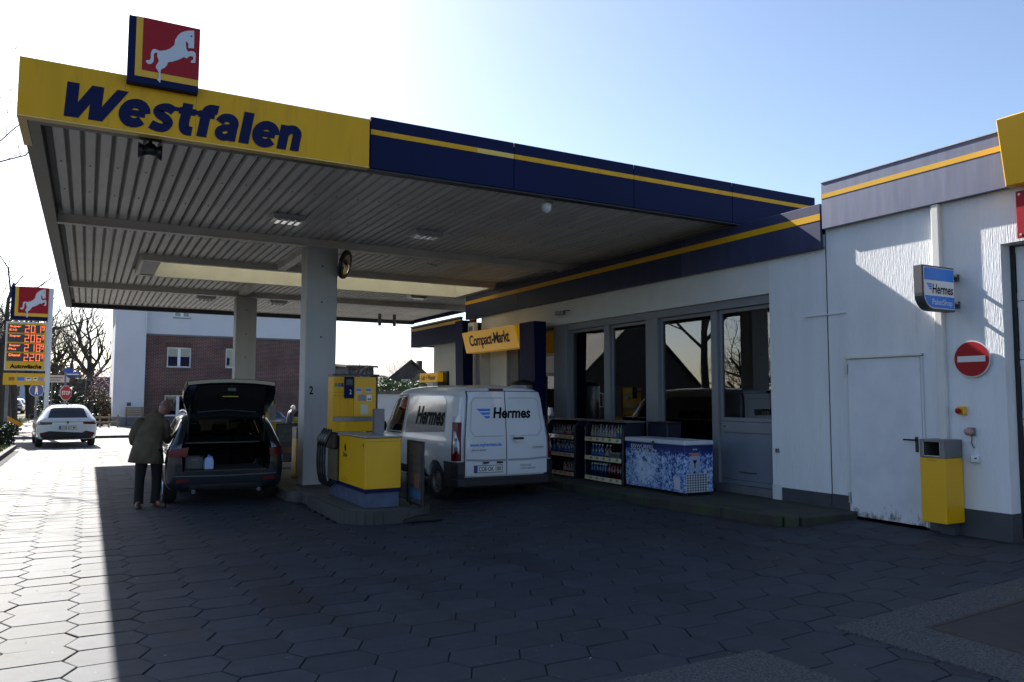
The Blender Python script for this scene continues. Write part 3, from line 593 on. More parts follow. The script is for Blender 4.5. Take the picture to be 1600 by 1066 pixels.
# steel service door
DOORM = mat('dirty white steel door', (.68,.69,.73), .5, var=.06, vs=3, mix=(.55,.57,.61), mixs=2.2, mixlo=.52, mixhi=.85, bump=.05, bs=40)
nt = DOORM.node_tree; N = nt.nodes; L = nt.links      # black scuffs along the foot of the leaf
tcx = N.new('ShaderNodeTexCoord'); sp = N.new('ShaderNodeSeparateXYZ'); L.new(tcx.outputs['Object'], sp.inputs[0])
mr = N.new('ShaderNodeMapRange'); mr.inputs[1].default_value = .05; mr.inputs[2].default_value = .42; mr.inputs[3].default_value = .50; mr.inputs[4].default_value = .22; L.new(sp.outputs[2], mr.inputs[0])
nz = N.new('ShaderNodeTexNoise'); nz.inputs['Scale'].default_value = 9; nz.inputs['Detail'].default_value = 9; nz.inputs['Roughness'].default_value = .75; mpn = N.new('ShaderNodeMapping'); mpn.inputs['Scale'].default_value = (1,1.6,.7); L.new(tcx.outputs['Object'], mpn.inputs[0]); L.new(mpn.outputs[0], nz.inputs[0])
lt = N.new('ShaderNodeMapRange'); lt.inputs[1].default_value = -.04; lt.inputs[2].default_value = .10
sb = N.new('ShaderNodeMath'); sb.operation = 'SUBTRACT'; L.new(mr.outputs[0], sb.inputs[0]); L.new(nz.outputs[0], sb.inputs[1]); L.new(sb.outputs[0], lt.inputs[0])
old = N['Principled BSDF'].inputs['Base Color'].links[0].from_socket; mx = N.new('ShaderNodeMix'); mx.data_type = 'RGBA'; L.new(lt.outputs[0], mx.inputs[0]); L.new(old, mx.inputs[6]); mx.inputs[7].default_value = (.14,.14,.14,1); L.new(mx.outputs[2], N['Principled BSDF'].inputs['Base Color'])
door = B('door', WX-.03, WX+.02, 6.05, 7.10, .015, 2.135, DOORM, hall, bevel=.004)
B('threshold', WX-.06, WX-.001, 6.03, 7.12, -.02, .012, STEELD, hall); B('door_frame', WX-.02, WX+.03, 6.02, 6.046, 0, 2.139, WHT, hall); B('threshold', WX-.06, WX-.001, 6.03, 7.12, -.02, .012, STEELD, hall); B('door_frame', WX-.02, WX+.03, 7.104, 7.13, 0, 2.139, WHT, hall); B('drip_rail', WX-.055, WX-.002, 6.01, 7.14, 2.142, 2.165, STEEL, hall)
for z in (.18, 1.93): obj('hinge', MB().tube([(WX-.042,7.118,z),(WX-.042,7.118,z+.14)], .014, 8), STEEL, door)
obj('handle', MB().box(WX-.04, WX-.031, 6.1, 6.14, .93, 1.12).tube([(WX-.035,6.12,1.08),(WX-.085,6.12,1.08),(WX-.085,6.27,1.08)], .011, 8), BLK, door)
# sectional door
gd = B('garage_door_frame', 9.385, 9.41, 4.985, 5.028, .02, 3.384, BLK, hall)
dr = thing('sectional_door', 'white glazed sectional door at the right end of the wall', 'garage door', (9.44, 4.98, 0))
zz = [.03, .69, 1.37, 2.05, 2.73, 3.37]
for a, b in zip(zz, zz[1:]):
    n = 4; y1 = 4.985; wd = .83
    mb = MB().box(9.415, 9.465, 1.62, y1, a+.004, a+.10).box(9.415, 9.465, 1.62, y1, b-.08, b-.004)
    for i in range(n+1): c = y1-.05-i*wd; mb.box(9.415, 9.465, c-.045, c+.045, a+.10, b-.08)
    s = obj('door_section', mb, WFRAME, dr, bevel=.003)
    for i in range(n): c = y1-.05-i*wd; B('pane', 9.435, 9.443, c-wd+.04, c-.04, a+.095, b-.075, GLASS, s)
# yellow sign box and red plate at the picture's right edge
t = thing('yellow_sign_box', 'slanted yellow sign box above the sectional door', 'sign', (8.85, 4.6, 3.98)); obj('case', MB().prism([(8.86,3.95),(9.0,3.95),(9.0,4.69),(8.72,4.69)], 1.8, 4.76, 'y'), YEL, t, bevel=.01); B('edge_trim', 8.73, 9.0, 4.762, 4.775, 3.96, 4.68, YELP, t) if False else None
t = thing('red_plate', 'red metal sign plate screwed to the wall above the sectional door', 'sign', (9.17, 4.6, 3.4)); B('plate', 9.165, 9.185, 2.6, 4.82, 3.41, 3.95, RED, t, bevel=.003)
for z in (3.45, 3.91): obj('screw', MB().lathe([(.014, 9.158), (.014, 9.165)], (0, 4.78, z), 8, 'x'), STEEL, t)
# ---- things on the walls
t = thing('downpipe', 'white boxed rainwater pipe running down beside the steel door', 'pipe', (9.15, 5.76, 0)); B('pipe', 9.125, 9.199, 5.71, 5.81, .0, 4.005, STUC2, t, bevel=.01); B('pipe_outlet', 9.12, 9.124, 5.72, 5.80, .02, .12, GRAY, t)
t = thing('parcel_sign', 'projecting blue and white parcel shop sign on two brackets', 'sign', (9.2, 5.55, 2.9))
x0, x1, z0, z1 = 8.44, 9.06, 2.63, 3.16
def psh(e): 
    a = [(x0+e, z1-e), (x0+e, z0+.2)]+[(x0+e+(.2-e)*(1-math.cos(q)), z0+.2-(.2-e)*math.sin(q)) for q in [math.pi/2*i/8 for i in range(1, 9)]]+[(x1-e, z0+e), (x1-e, z1-e)]
    return a
obj('case', MB().prism(psh(0), 5.50, 5.61, 'y'), DGRAY, t, bevel=.006)
HB = mat('parcel blue', (.018,.20,.72), .35); HWHT = mat('sign white acrylic', (.75,.76,.78), .35)
obj('face', MB().prism(psh(.022), 5.494, 5.4995, 'y'), HWHT, t); B('blue_band', x0+.032, x1-.03, 5.4905, 5.4938, 2.985, z1-.03, HB, t)
pl = [p for p in psh(.032) if p[1] < 2.8]; pl = [(x0+.032, 2.80)]+pl+[(x1-.032, 2.80)]; obj('blue_band', MB().prism(pl, 5.4905, 5.4938, 'y'), HB, t)
def wings(t, o, right, up, s, m, proj=None):
    for k, (a, b) in enumerate(((0, 1), (.22, .98), (.45, .96))):
        P = [(a*s, -k*.27*s), (b*s, -k*.27*s), (b*s-.03*s, -k*.27*s-.2*s), (a*s+.14*s, -k*.27*s-.2*s)]
        if proj: decal(proj[0], 'wing_mark', P, o, right, up, proj[1], m, t)
        else: flat(P, o, right, up, m, t, 'wing_mark', t=.002)
wings(t, (x0+.07, 5.494, 2.945), (1,0,0), ZU, .10, HB)
txt('Hermes', (x0+.375, 5.494, 2.885), (1,0,0), ZU, .40, .115, INK, t, bold=.02, shear=.15)
txt('PaketShop', (x0+.355, 5.4905, 2.72), (1,0,0), ZU, .38, .09, HWHT, t, bold=0)
for z in (2.73, 3.06): obj('bracket', MB().tube([(9.06,5.555,z),(9.15,5.555,z)], .022, 8).box(9.15, 9.199, 5.52, 5.59, z-.04, z+.04), DGRAY, t)
t = thing('no_entry_sign', 'round red no entry sign with white bar on the wall', 'traffic sign', (9.17, 5.39, 2.07))
obj('disc', MB().lathe([(.218, 9.160), (.218, 9.168)], (0,5.39,2.07), 40, 'x'), WHT, t); obj('red_disc', MB().lathe([(.205, 9.156), (.205, 9.1598)], (0,5.39,2.07), 40, 'x'), RED, t); B('white_bar', 9.1515, 9.1555, 5.39-.165, 5.39+.165, 2.035, 2.105, WHT, t)
obj('standoff', MB().tube([(9.168,5.39,2.15),(9.2,5.39,2.15)], .015, 6).tube([(9.168,5.39,1.98),(9.2,5.39,1.98)], .015, 6), STEEL, t)
t = thing('emergency_stop', 'small yellow emergency stop box with red button', 'switch', (9.2, 5.53, 1.46)); B('case', 9.13, 9.198, 5.49, 5.575, 1.41, 1.51, YEL, t, bevel=.008); obj('button', MB().lathe([(.012,9.13),(.018,9.105),(.034,9.10),(.034,9.085),(.02,9.078)], (0,5.535,1.455), 14, 'x'), RED, t, smooth=True)
t = thing('alarm_lamp', 'faded pink warning lamp with a loose wire below', 'lamp', (9.2, 5.44, 1.21)); B('base', 9.165, 9.198, 5.395, 5.485, 1.165, 1.26, GRAY, t, bevel=.008); obj('lens', MB().lathe([(.042,9.164),(.045,9.12),(.038,9.09),(.018,9.072)], (0,5.44,1.212), 16, 'x'), mat('faded lens', (.42,.24,.22), .4), t, smooth=True)
obj('wire', MB().tube([(9.185,5.44,1.164),(9.18,5.435,1.12),(9.185,5.445,1.08),(9.19,5.43,1.04),(9.19,5.41,1.02)], .005, 5), BLK, t)
t = thing('wall_socket', 'small white outdoor socket box low on the wall', 'socket', (9.2, 5.4, .89)); B('case', 9.14, 9.198, 5.355, 5.445, .85, .935, WHT, t, bevel=.01); B('cover', 9.128, 9.139, 5.365, 5.43, .86, .925, HWHT, t, bevel=.005); obj('knob', MB().lathe([(.01,9.12),(.01,9.14)], (0,5.372,.905), 8, 'x'), DGRAY, t)
t = thing('junction_box', 'tiny grey switch box at the corner of the window wall', 'switch', (9.2, 8.39, .81)); B('case', 9.165, 9.198, 8.36, 8.42, .78, .84, GRAY, t, bevel=.006); B('key', 9.158, 9.164, 8.38, 8.40, .80, .82, BLK, t)
t = thing('cable_duct', 'thin white cable duct crossing the wall joint', 'cable duct', (9.2, 7.47, 2.79)); B('duct', 9.178, 9.199, 7.13, 7.82, 2.78, 2.795, WHT, t)
t = thing('wall_camera', 'small grey surveillance camera on the wall above the windows', 'camera', (9.2, 14.26, 3.44)); obj('body', MB().box(-.05,.05,-.12,.12,-.04,.04).xf(Matrix.Translation((8.98,14.2,3.44)) @ Matrix.Rotation(.35, 4, 'Z')), STEELD, t, bevel=.01); obj('arm', MB().tube([(9.199,14.15,3.5),(9.08,14.15,3.5),(9.0,14.2,3.47)], .014, 6), STEELD, t)
t = thing('alarm_beacon', 'white siren box with red flash light above the yellow shop sign', 'alarm', (8.88, 18.28, 3.4)); B('case', 8.78, 8.9, 18.1, 18.45, 3.3, 3.56, HWHT, t, bevel=.01); B('flash', 8.8, 8.9, 18.14, 18.42, 3.562, 3.66, REDL, t, bevel=.02); B('louvres', 8.775, 8.779, 18.16, 18.39, 3.34, 3.46, GRAY, t)
# shop sign
t = thing('shop_sign', 'slanted orange yellow shop sign reading Compact-Markt between navy posts', 'sign', (8.7, 16.9, 2.74))
obj('case', MB().prism([(8.66,2.74),(8.9,2.74),(8.9,3.27),(8.52,3.27)], 15.43, 18.28, 'y'), ORANGE, t, bevel=.01)
up = Vector((-.14,0,.53)).normalized(); txt('Compact-Markt', (8.588, 16.85, 3.0), YN, up, 2.15, .37, NAVYD, t, bold=.022, shear=.22, spacing=.88, depth=.004)
flat([(-.14,0),(0,-.1),(.16,.02),(.03,.13)], (8.588, 17.02, 3.06), YN, up, HWHT, t, 'white_patch', t=.003, n0=.006)  # small white plate over part of the lettering
t = thing('air_water_sign', 'small orange yellow sign reading Luft + Wasser at the far wall end', 'sign', (9.1, 21.5, 2.0)); B('case', 8.93, 9.16, 20.84, 22.2, 2.05, 2.32, ORANGE, t, bevel=.01); txt('Luft + Wasser', (8.93, 21.5, 2.185), YN, ZU, 1.1, .15, INK, t, bold=.02, depth=.004)
B('post', 9.0, 9.1, 21.2, 21.75, .0, 2.049, WHT, t); B('air_unit', 8.95, 9.15, 20.85, 21.19, .9, 2.049, STEELD, t)
t = thing('letter_slot_box', 'dark brown two-part wall box beside the far yellow sign', 'box', (9.2, 20.85, 2)); B('case', 9.12, 9.199, 20.57, 20.84, 1.5, 2.36, BLK, t); B('case', 9.12, 9.199, 20.843, 21.12, 1.5, 2.36, mat('brown box', (.10,.085,.065), .6), t)
# boxes and heater seen over the van roof
t = thing('cardboard_box', 'brown cardboard box on a stand seen just over the van roof', 'box', (8.6, 16.9, 1.5)); B('body', 8.3, 8.7, 16.55, 17.45, 1.38, 1.83, CARD, t, bevel=.006); B('tape', 8.298, 8.299, 16.55, 17.45, 1.56, 1.63, mat('tape', (.40,.28,.16), .3), t)
t = thing('black_crate', 'black crate beside the cardboard box over the van roof', 'crate', (8.6, 16.2, 1.5)); obj('body', MB().box(8.3,8.7,15.95,16.5,1.38,1.40).box(8.3,8.33,15.95,16.5,1.4,1.86).box(8.67,8.7,15.95,16.5,1.4,1.86).box(8.33,8.67,15.95,15.98,1.4,1.86).box(8.33,8.67,16.47,16.5,1.4,1.86), BLK, t, bevel=.005); B('handle', 8.29, 8.3, 16.12, 16.33, 1.72, 1.78, DGRAY, t)
t = thing('goods_trolley', 'dark display trolley under the boxes in front of the entrance', 'trolley', (8.5, 16.7, .08)); B('top', 8.25, 8.72, 15.9, 17.5, 1.34, 1.378, DGRAY, t)
for x in (8.28, 8.69):
    for y in (15.93, 17.47): obj('leg', MB().tube([(x,y,.08),(x,y,1.34)], .015, 6), DGRAY, t)
t = thing('steel_canister', 'ribbed steel waste canister in front of the entrance seen over the van', 'bin', (8.45, 15.35, .08)); obj('body', MB().lathe([(.25,.08),(.25,1.86),(.24,1.88)], (8.45,14.95,0), 24), mat('ribbed steel', (.40,.38,.36), .35, metal=.6, var=.3, vs=7, stretch=(9,9,.5)), t, smooth=True); obj('lid', MB().lathe([(.26,1.88),(.26,1.93),(.1,1.98),(.0,1.99)], (8.45,14.95,0), 24), BLK, t, smooth=True)
# things in the shop windows
GOODS = [mat('packet '+n, c_, .5) for n, c_ in (('red',(.35,.03,.02)),('yellow',(.5,.35,.03)),('blue',(.03,.1,.35)),('white',(.5,.5,.48)),('green',(.05,.22,.05)))]
def shelf_unit(y, x, label):
    t = thing('shop_shelf', label, 'shelf', (x, y, .1)); 
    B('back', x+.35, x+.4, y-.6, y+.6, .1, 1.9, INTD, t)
    for z in (.3, .75, 1.2, 1.65): B('board', x, x+.35, y-.6, y+.6, z, z+.03, GRAY, t); r9 = random.Random(int(z*100+y)); [B('packet', x+.02, x+.18, y-.56+k*.14, y-.45+k*.14, z+.031, z+.031+r9.uniform(.14,.32), r9.choice(GOODS), t) for k in range(8)]
for i, (y, x, l) in enumerate(((13.6, 11.2, 'dim shop shelf behind the window nearest the entrance'), (12.0, 11.6, 'dim shop shelf behind the second window from the entrance'), (10.2, 12.2, 'dim shop shelf behind the window next to the grey panel'))): shelf_unit(y, x, l)
def board(nm, lab, x, y0, y1, z0, z1, m): t = B(nm, x, x+.03, y0, y1, z0, z1, m, at=(x, (y0+y1)/2, z0)); return tag(t, lab, 'poster board')
board('display_board', 'blue display board standing in the shop window', 9.5, 10.72, 11.16, .55, 1.36, mat('board blue', (.015,.19,.55), .5))
board('display_board', 'green display board standing in the shop window', 9.52, 10.32, 10.69, .55, 1.35, mat('board green', (.03,.32,.05), .5))
board('leaflet', 'pale leaflet leaning in front of the green display board', 9.44, 10.28, 10.5, .55, .98, HWHT)
t = thing('poster', 'pale blue notice with skyline print behind the right window', 'poster', (9.55, 9.0, 1.3)); B('sheet', 9.41, 9.415, 8.74, 9.0, 1.3, 1.70, mat('pale blue sheet', (.60,.74,.82), .5), t); B('print', 9.408, 9.4098, 8.76, 8.98, 1.32, 1.42, mat('print blue', (.05,.2,.45), .5), t)
t = thing('till_display', 'small light on a counter behind the right window', 'lamp', (10.4, 9.9, 1.3)); B('base', 10.35, 10.5, 9.8, 10.0, 1.25, 1.4, DGRAY, t); B('screen', 10.345, 10.349, 9.85, 9.95, 1.45, 1.6, LAMP, t); B('neck', 10.4, 10.42, 9.88, 9.92, 1.4, 1.62, DGRAY, t)
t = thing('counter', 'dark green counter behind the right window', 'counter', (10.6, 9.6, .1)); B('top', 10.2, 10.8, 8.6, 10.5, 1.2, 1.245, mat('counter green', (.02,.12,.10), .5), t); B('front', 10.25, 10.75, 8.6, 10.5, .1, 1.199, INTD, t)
# ------------------------------------------------------------------ freezer with printed ice cubes
def ice_mat():
    m = bpy.data.materials.new('ice cube print'); m.use_nodes = True; nt = m.node_tree; N = nt.nodes; L = nt.links; b = N['Principled BSDF']; b.inputs['Roughness'].default_value = .3
    tc = N.new('ShaderNodeTexCoord'); vo = N.new('ShaderNodeTexVoronoi'); vo.inputs['Scale'].default_value = 26; vo.inputs['Randomness'].default_value = 1; vo.distance = 'CHEBYCHEV'
    wn_ = N.new('ShaderNodeTexNoise'); wn_.inputs['Scale'].default_value = 14; wn_.inputs['Detail'].default_value = 5; L.new(tc.outputs['Object'], wn_.inputs[0]); ws = N.new('ShaderNodeVectorMath'); ws.operation = 'MULTIPLY_ADD'; ws.inputs[1].default_value = (.09,.09,.09); L.new(wn_.outputs['Color'], ws.inputs[0]); L.new(tc.outputs['Object'], ws.inputs[2]); L.new(ws.outputs[0], vo.inputs[0])
    nz = N.new('ShaderNodeTexNoise'); nz.inputs['Scale'].default_value = 9; nz.inputs['Detail'].default_value = 9; nz.inputs['Roughness'].default_value = .75; L.new(tc.outputs['Object'], nz.inputs[0])
    ad = N.new('ShaderNodeMath'); ad.operation = 'MULTIPLY_ADD'; ad.inputs[1].default_value = -.55; L.new(vo.outputs['Distance'], ad.inputs[0]); L.new(nz.outputs[0], ad.inputs[2])
    sp = N.new('ShaderNodeSeparateXYZ'); L.new(tc.outputs['Object'], sp.inputs[0])
    mr = N.new('ShaderNodeMapRange'); mr.inputs[1].default_value = .76; mr.inputs[2].default_value = .58; mr.inputs[3].default_value = -.42; mr.inputs[4].default_value = .03; L.new(sp.outputs[2], mr.inputs[0])
    a2 = N.new('ShaderNodeMath'); a2.operation = 'ADD'; L.new(ad.outputs[0], a2.inputs[0]); L.new(mr.outputs[0], a2.inputs[1])
    # bright spot of the print behind the glass
    vd = N.new('ShaderNodeVectorMath'); vd.operation = 'DISTANCE'; L.new(tc.outputs['Object'], vd.inputs[0]); vd.inputs[1].default_value = (0, 1.0, .38)
    m2 = N.new('ShaderNodeMapRange'); m2.inputs[1].default_value = .34; m2.inputs[2].default_value = .10; m2.inputs[3].default_value = 0; m2.inputs[4].default_value = .22; L.new(vd.outputs['Value'], m2.inputs[0])
    a3 = N.new('ShaderNodeMath'); a3.operation = 'ADD'; L.new(a2.outputs[0], a3.inputs[0]); L.new(m2.outputs[0], a3.inputs[1])
    cr = N.new('ShaderNodeValToRGB'); e = cr.color_ramp.elements; e[0].position = .05; e[0].color = (.006,.016,.12,1); e[1].position = .50; e[1].color = (.62,.72,.85,1)
    q = e.new(.16); q.color = (.012,.045,.23,1); q = e.new(.27); q.color = (.15,.27,.58,1)
    L.new(a3.outputs[0], cr.inputs[0]); L.new(cr.outputs[0], b.inputs['Base Color']); return m
ICE = ice_mat(); FW = mat('freezer lid white', (.55,.57,.62), .35)
fz = thing('chest_freezer', 'ice cube chest freezer with blue and white printed sides below the shop window', 'freezer', (8.15, 9.29, .08))
B('body', 8.15, 8.74, 9.29, 10.80, .125, .855, ICE, fz, bevel=.012); B('lid', 8.14, 8.75, 9.28, 10.81, .858, .93, FW, fz, bevel=.015)
for x in (8.2, 8.68):
    for y in (9.35, 10.7): B('foot', x-.03, x+.03, y-.03, y+.03, .08, .124, BLK, fz)
FXN = 8.15; XPX = (1,0,0)
txt('EISWÜRFEL', (FXN, 10.33, .80), YN, ZU, .60, .075, HWHT, fz, depth=.003); txt('COCKTAIL ICE', (FXN, 10.30, .72), YN, ZU, .68, .07, HWHT, fz, depth=.003, bold=.01)
B('lid_lock', 8.12, 8.14, 10.0, 10.05, .83, .90, DGRAY, fz, bevel=.005)
g = flat([(-.09,.16),(.09,.16),(.075,.05),(.02,-.03),(.015,-.14),(.07,-.17),(-.07,-.17),(-.015,-.14),(-.02,-.03),(-.075,.05)], (FXN, 10.25, .48), YN, ZU, mat('glass print', (.45,.56,.72), .3), fz, 'glass_print', t=.002)
r = random.Random(3)
cub = MB()
for k in range(7): 
    a, b_, s = r.uniform(-.065,.05), r.uniform(.03,.14), .035; R_ = r.uniform(0,1.5); P = [(a+s*.7*math.cos(R_+i*math.pi/2), b_+s*.7*math.sin(R_+i*math.pi/2)) for i in range(4)]
    O = Vector((FXN-.0035-.0004*k, 10.25, .48)); cub.add([O+Vector(YN)*p[0]+Vector(ZU)*p[1] for p in P], [(0,1,2,3)])
obj('cube_print', cub, mat('cube print', (.03,.07,.22), .3), g)
SY = 9.29
lb = B('info_label', 8.25, 8.46, SY-.003, SY, .46, .74, mat('label blue grey', (.30,.36,.50), .4), fz); B('red_line', 8.25, 8.46, SY-.0045, SY-.0032, .695, .73, mat('label red', (.4,.02,.02), .4), lb); txt('ACHTUNG', (8.355, SY-.0045, .712), XPX, ZU, .15, .02, HWHT, lb)
flat([(-.045,.06),(.045,.06),(.01,-.0),(.01,-.06),(-.01,-.06),(-.01,0)], (8.355, SY-.003, .57), XPX, ZU, NAVYD, lb, 'glass_mark', t=.001)
txt('eis', (8.36, SY, .80), XPX, ZU, .09, .03, HWHT, fz)
vt = B('vent_panel', 8.17, 8.60, SY-.006, SY, .14, .42, mat('vent dark', (.05,.06,.08), .5), fz)
gr = MB()
for i in range(9): x = 8.17+i*.0523; gr.box(x, x+.012, SY-.011, SY-.0062, .14, .42)
for i in range(8): z = .14+i*.0385; gr.box(8.17, 8.60, SY-.010, SY-.0062, z, z+.010)
obj('vent_grille', gr, FW, vt)
B('thermostat', FXN-.006, FXN, 9.40, 9.54, .17, .36, FW, fz, bevel=.003)
# ------------------------------------------------------------------ drink racks
RAIL1 = mat('pinkish price rail', (.62,.40,.26), .16, coat=.8); RAIL2 = mat('cream price rail', (.74,.66,.42), .14, coat=.8); RACKM = mat('navy black rack', (.006,.009,.02), .4)
def bottle_mb(r, h):
    return MB().lathe([(r*.9,0),(r,r*.15),(r,h*.55),(r*.92,h*.62),(r*.42,h*.84),(r*.36,h*.9),(r*.36,h*.93)], (0,0,0), 12)
def cap_mb(r, h): return MB().lathe([(r*.42,h*.93),(r*.42,h)], (0,0,0), 10)
PET = {}
def bottle(x, y, z, r, h, colm, capm, labm, label, group):
    k = (round(r,3), round(h,3), colm.name, capm.name, labm.name)
    if k not in PET:
        t = thing('bottle', label, 'bottle', (x,y,z), world=False, group=group)
        obj('glass_body', bottle_mb(r,h), colm, t, smooth=True); obj('cap', cap_mb(r,h), capm, t); obj('paper_label', MB().lathe([(r*1.012,h*.2),(r*1.012,h*.45)], (0,0,0), 12, cap=False), labm, t, smooth=True); PET[k] = t
    else: t = dup(PET[k], (x,y,z)); t['label'] = label; t['group'] = group
    return t
DKB = mat('dark bottle', (0.0158,0.0135,0.0135), .15, coat=.5); BLB = mat('blue bottle', (0.0090,0.0450,0.1350), .12, coat=.5); GRB = mat('green bottle', (0.0135,0.1260,0.0135), .12, coat=.5); YGB = mat('yellow green bottle', (0.0900,0.0900,0.0090), .15, coat=.5); BRB = mat('brown bottle', (0.0405,0.0180,0.0054), .15, coat=.5); CLB = mat('pale bottle', (0.1125,0.1260,0.1440), .12, coat=.5); RDB = mat('red bottle', (0.1125,0.0054,0.0054), .15, coat=.5)
LBW = mat('paper label', (.22,.22,.21), .6); LBR = mat('red label', (.35,.02,.02), .6); LBB = mat('blue label', (.03,.08,.3), .6)
ORD = ['rightmost','second','third','fourth','fifth','sixth','seventh','eighth','ninth','tenth','eleventh','twelfth']
def nth(n, k, what, where): q = n-1-k; return ('rightmost '+what if q == 0 else ORD[q]+' '+what+' from the right')+' '+where
def rack(y0, y1, label, railm, side=False):
    t = thing('drink_rack', label, 'rack', (8.4, (y0+y1)/2, .08)); xf, xb = 8.12, 8.62
    B('back', xb-.03, xb, y0, y1, .08, 1.16, RACKM, t)
    for y in (y0, y1-.05): obj('side_panel', MB().prism([(xf+.02,.08),(xb-.031,.08),(xb-.031,1.16),(xf+.14,1.16),(xf+.03,1.06)], y, y+.05, 'y'), RACKM, t, bevel=.012)
    B('top', xf+.10, xb+.02, y0-.02, y1+.02, 1.162, 1.19, STEELD, t, bevel=.006)
    for z in (.12, .48, .82):
        s = B('shelf_board', xf+.03, xb-.031, y0+.051, y1-.051, z, z+.02, RACKM, t)
        obj('price_rail', MB().prism([(xf+.0,z-.012),(xf+.028,z-.012),(xf+.028,z+.062),(xf+.018,z+.062)], y0+.052, y1-.052, 'y'), railm, s)
        r_ = random.Random(int(z*100)+int(y0*10)); tk = MB()
        for k in range(5): yy = y0+.1+k*(y1-y0-.2)/5+r_.uniform(0,.04); tk.prism([(xf-.0015+.005,z+.008),(xf+.0+.004,z+.008),(xf+.0135,z+.05),(xf+.012,z+.05)], yy, yy+.07, 'y')
        obj('price_ticket', tk, LBW, s)
    return t
rack(12.36, 13.42, 'low black drink rack with pinkish price rails beside the van', RAIL1); rack(10.86, 12.06, 'low black drink rack with cream price rails beside the freezer', RAIL2)
rb = random.Random(5)
for k in range(9):
    y = 13.30-k*.105; bottle(8.26+rb.uniform(-.015,.015), y, .843, .036, .24, DKB, RED if k % 3 == 1 else BLK, LBR if k in (4,7) else LBW, nth(9, k, 'small dark bottle', 'in the top row of the pinkish-railed rack'), 'dark bottles in the top row')
for k in range(9):
    y = 13.29-k*.105; bottle(8.26+rb.uniform(-.015,.015), y, .503, .042, .26, BLB, HWHT, LBB, nth(9, k, 'blue bottle', 'in the middle row of the pinkish-railed rack'), 'blue bottles in the middle row')
for k in range(5):
    y = 12.86-k*.095; bottle(8.26+rb.uniform(-.015,.015), y, .143, .04, .25, BRB if k else RDB, BLK, LBW, nth(5, k, 'brown bottle', 'in the bottom row of the pinkish-railed rack') if k else 'red bottle standing first in the bottom row of the rack with pinkish rails', 'brown bottles in the bottom row')
spec = [(YGB,'yellow green bottle'),(YGB,'yellow green bottle'),(BRB,'brown bottle'),(CLB,'pale bottle'),(BRB,'brown bottle'),(CLB,'pale bottle'),(DKB,'dark bottle'),(CLB,'pale bottle'),(RDB,'red bottle'),(GRB,'bright green bottle'),(GRB,'bright green bottle'),(GRB,'bright green bottle')]
for k, (m_, nm) in enumerate(spec):
    bottle(8.26, 11.93-k*.088, .843, .039, .29 if m_ is GRB else .27, m_, LBW if m_ is CLB else BLK, LBW if m_ is not GRB else LBB, nth(12, k, nm, 'among all bottles in the top row beside the freezer') if False else (ORD[11-k]+' bottle from the right, '+nm.replace(' bottle','')+', in the top row beside the freezer' if k < 11 else 'rightmost bottle, bright green, in the top row beside the freezer'), nm+'s in the top row beside the freezer')
for k in range(4): bottle(8.25, 11.9-k*.10, .503, .045, .25, BLB, HWHT, LBB, nth(4, k, 'blue bottle', 'in the middle row of the rack beside the freezer'), 'blue bottles in the middle row beside the freezer')
for k in range(2): bottle(8.25, 11.46-k*.10, .503, .045, .25, DKB, HWHT, LBW, ('left' if k == 0 else 'right')+' dark white-capped bottle of the two in the middle row beside the freezer', 'dark bottles in the middle row beside the freezer')
t = thing('wire_basket', 'small grey basket on the middle shelf of the rack beside the freezer', 'basket', (8.28, 11.12, .503)); P = lambda e: [(8.17-e,11.0-e),(8.38+e,11.0-e),(8.38+e,11.26+e),(8.17-e,11.26+e)]
obj('basket_body', MB().loft([[(*p,.503) for p in P(0)],[(*p,.62) for p in P(.025)]], cap=False).add([(*p,.505) for p in P(0)], [(0,1,2,3)]), CLB, t); obj('rim', MB().tube([(*p,.622) for p in P(.026)]+[(*P(.026)[0],.622)], .006, 6), STEEL, t); B('packet', 8.2, 8.34, 11.05, 11.2, .507, .63, LBW, t)
def pack(y, m_, capm, label, grp):
    t = thing('bottle_pack', label, 'bottle pack', (8.28, y, .143), world=False, group=grp)
    for i in range(3):
        for j in range(2):
            b_ = obj('pack_bottle', bottle_mb(.04,.26).xf(Matrix.Translation((j*.085-.04, i*.083-.083, 0))), m_, t, smooth=True); obj('cap', cap_mb(.04,.26).xf(Matrix.Translation((j*.085-.04, i*.083-.083, 0))), capm, b_)
    obj('shrink_film', MB().box(-.083,.088,-.126,.126,.012,.15), FILM, t)
FILM = glass_mat('shrink film', (.8,.85,.9), 1.35, .08)
for k in range(2): pack(11.84-k*.26, BLB, HWHT, ('left' if k == 0 else 'right')+' shrink-wrapped pack of blue bottles on the bottom shelf beside the freezer', 'blue water packs on the bottom shelf')
for k in range(2): pack(11.30-k*.26, RDB, RED, ('left' if k == 0 else 'right')+' shrink-wrapped pack of red bottles on the bottom shelf beside the freezer', 'red drink packs on the bottom shelf')
t = thing('blue_case', 'navy blue cover standing between the drink rack and the freezer', 'cover', (8.75, 10.7, .08)); B('panel', 8.66, 8.98, 10.3, 10.84, .08, 1.17, mat('navy cover', (.002,.004,.02), .6), t, bevel=.02); B('top_edge', 8.65, 8.99, 10.29, 10.85, 1.171, 1.185, BLK, t)
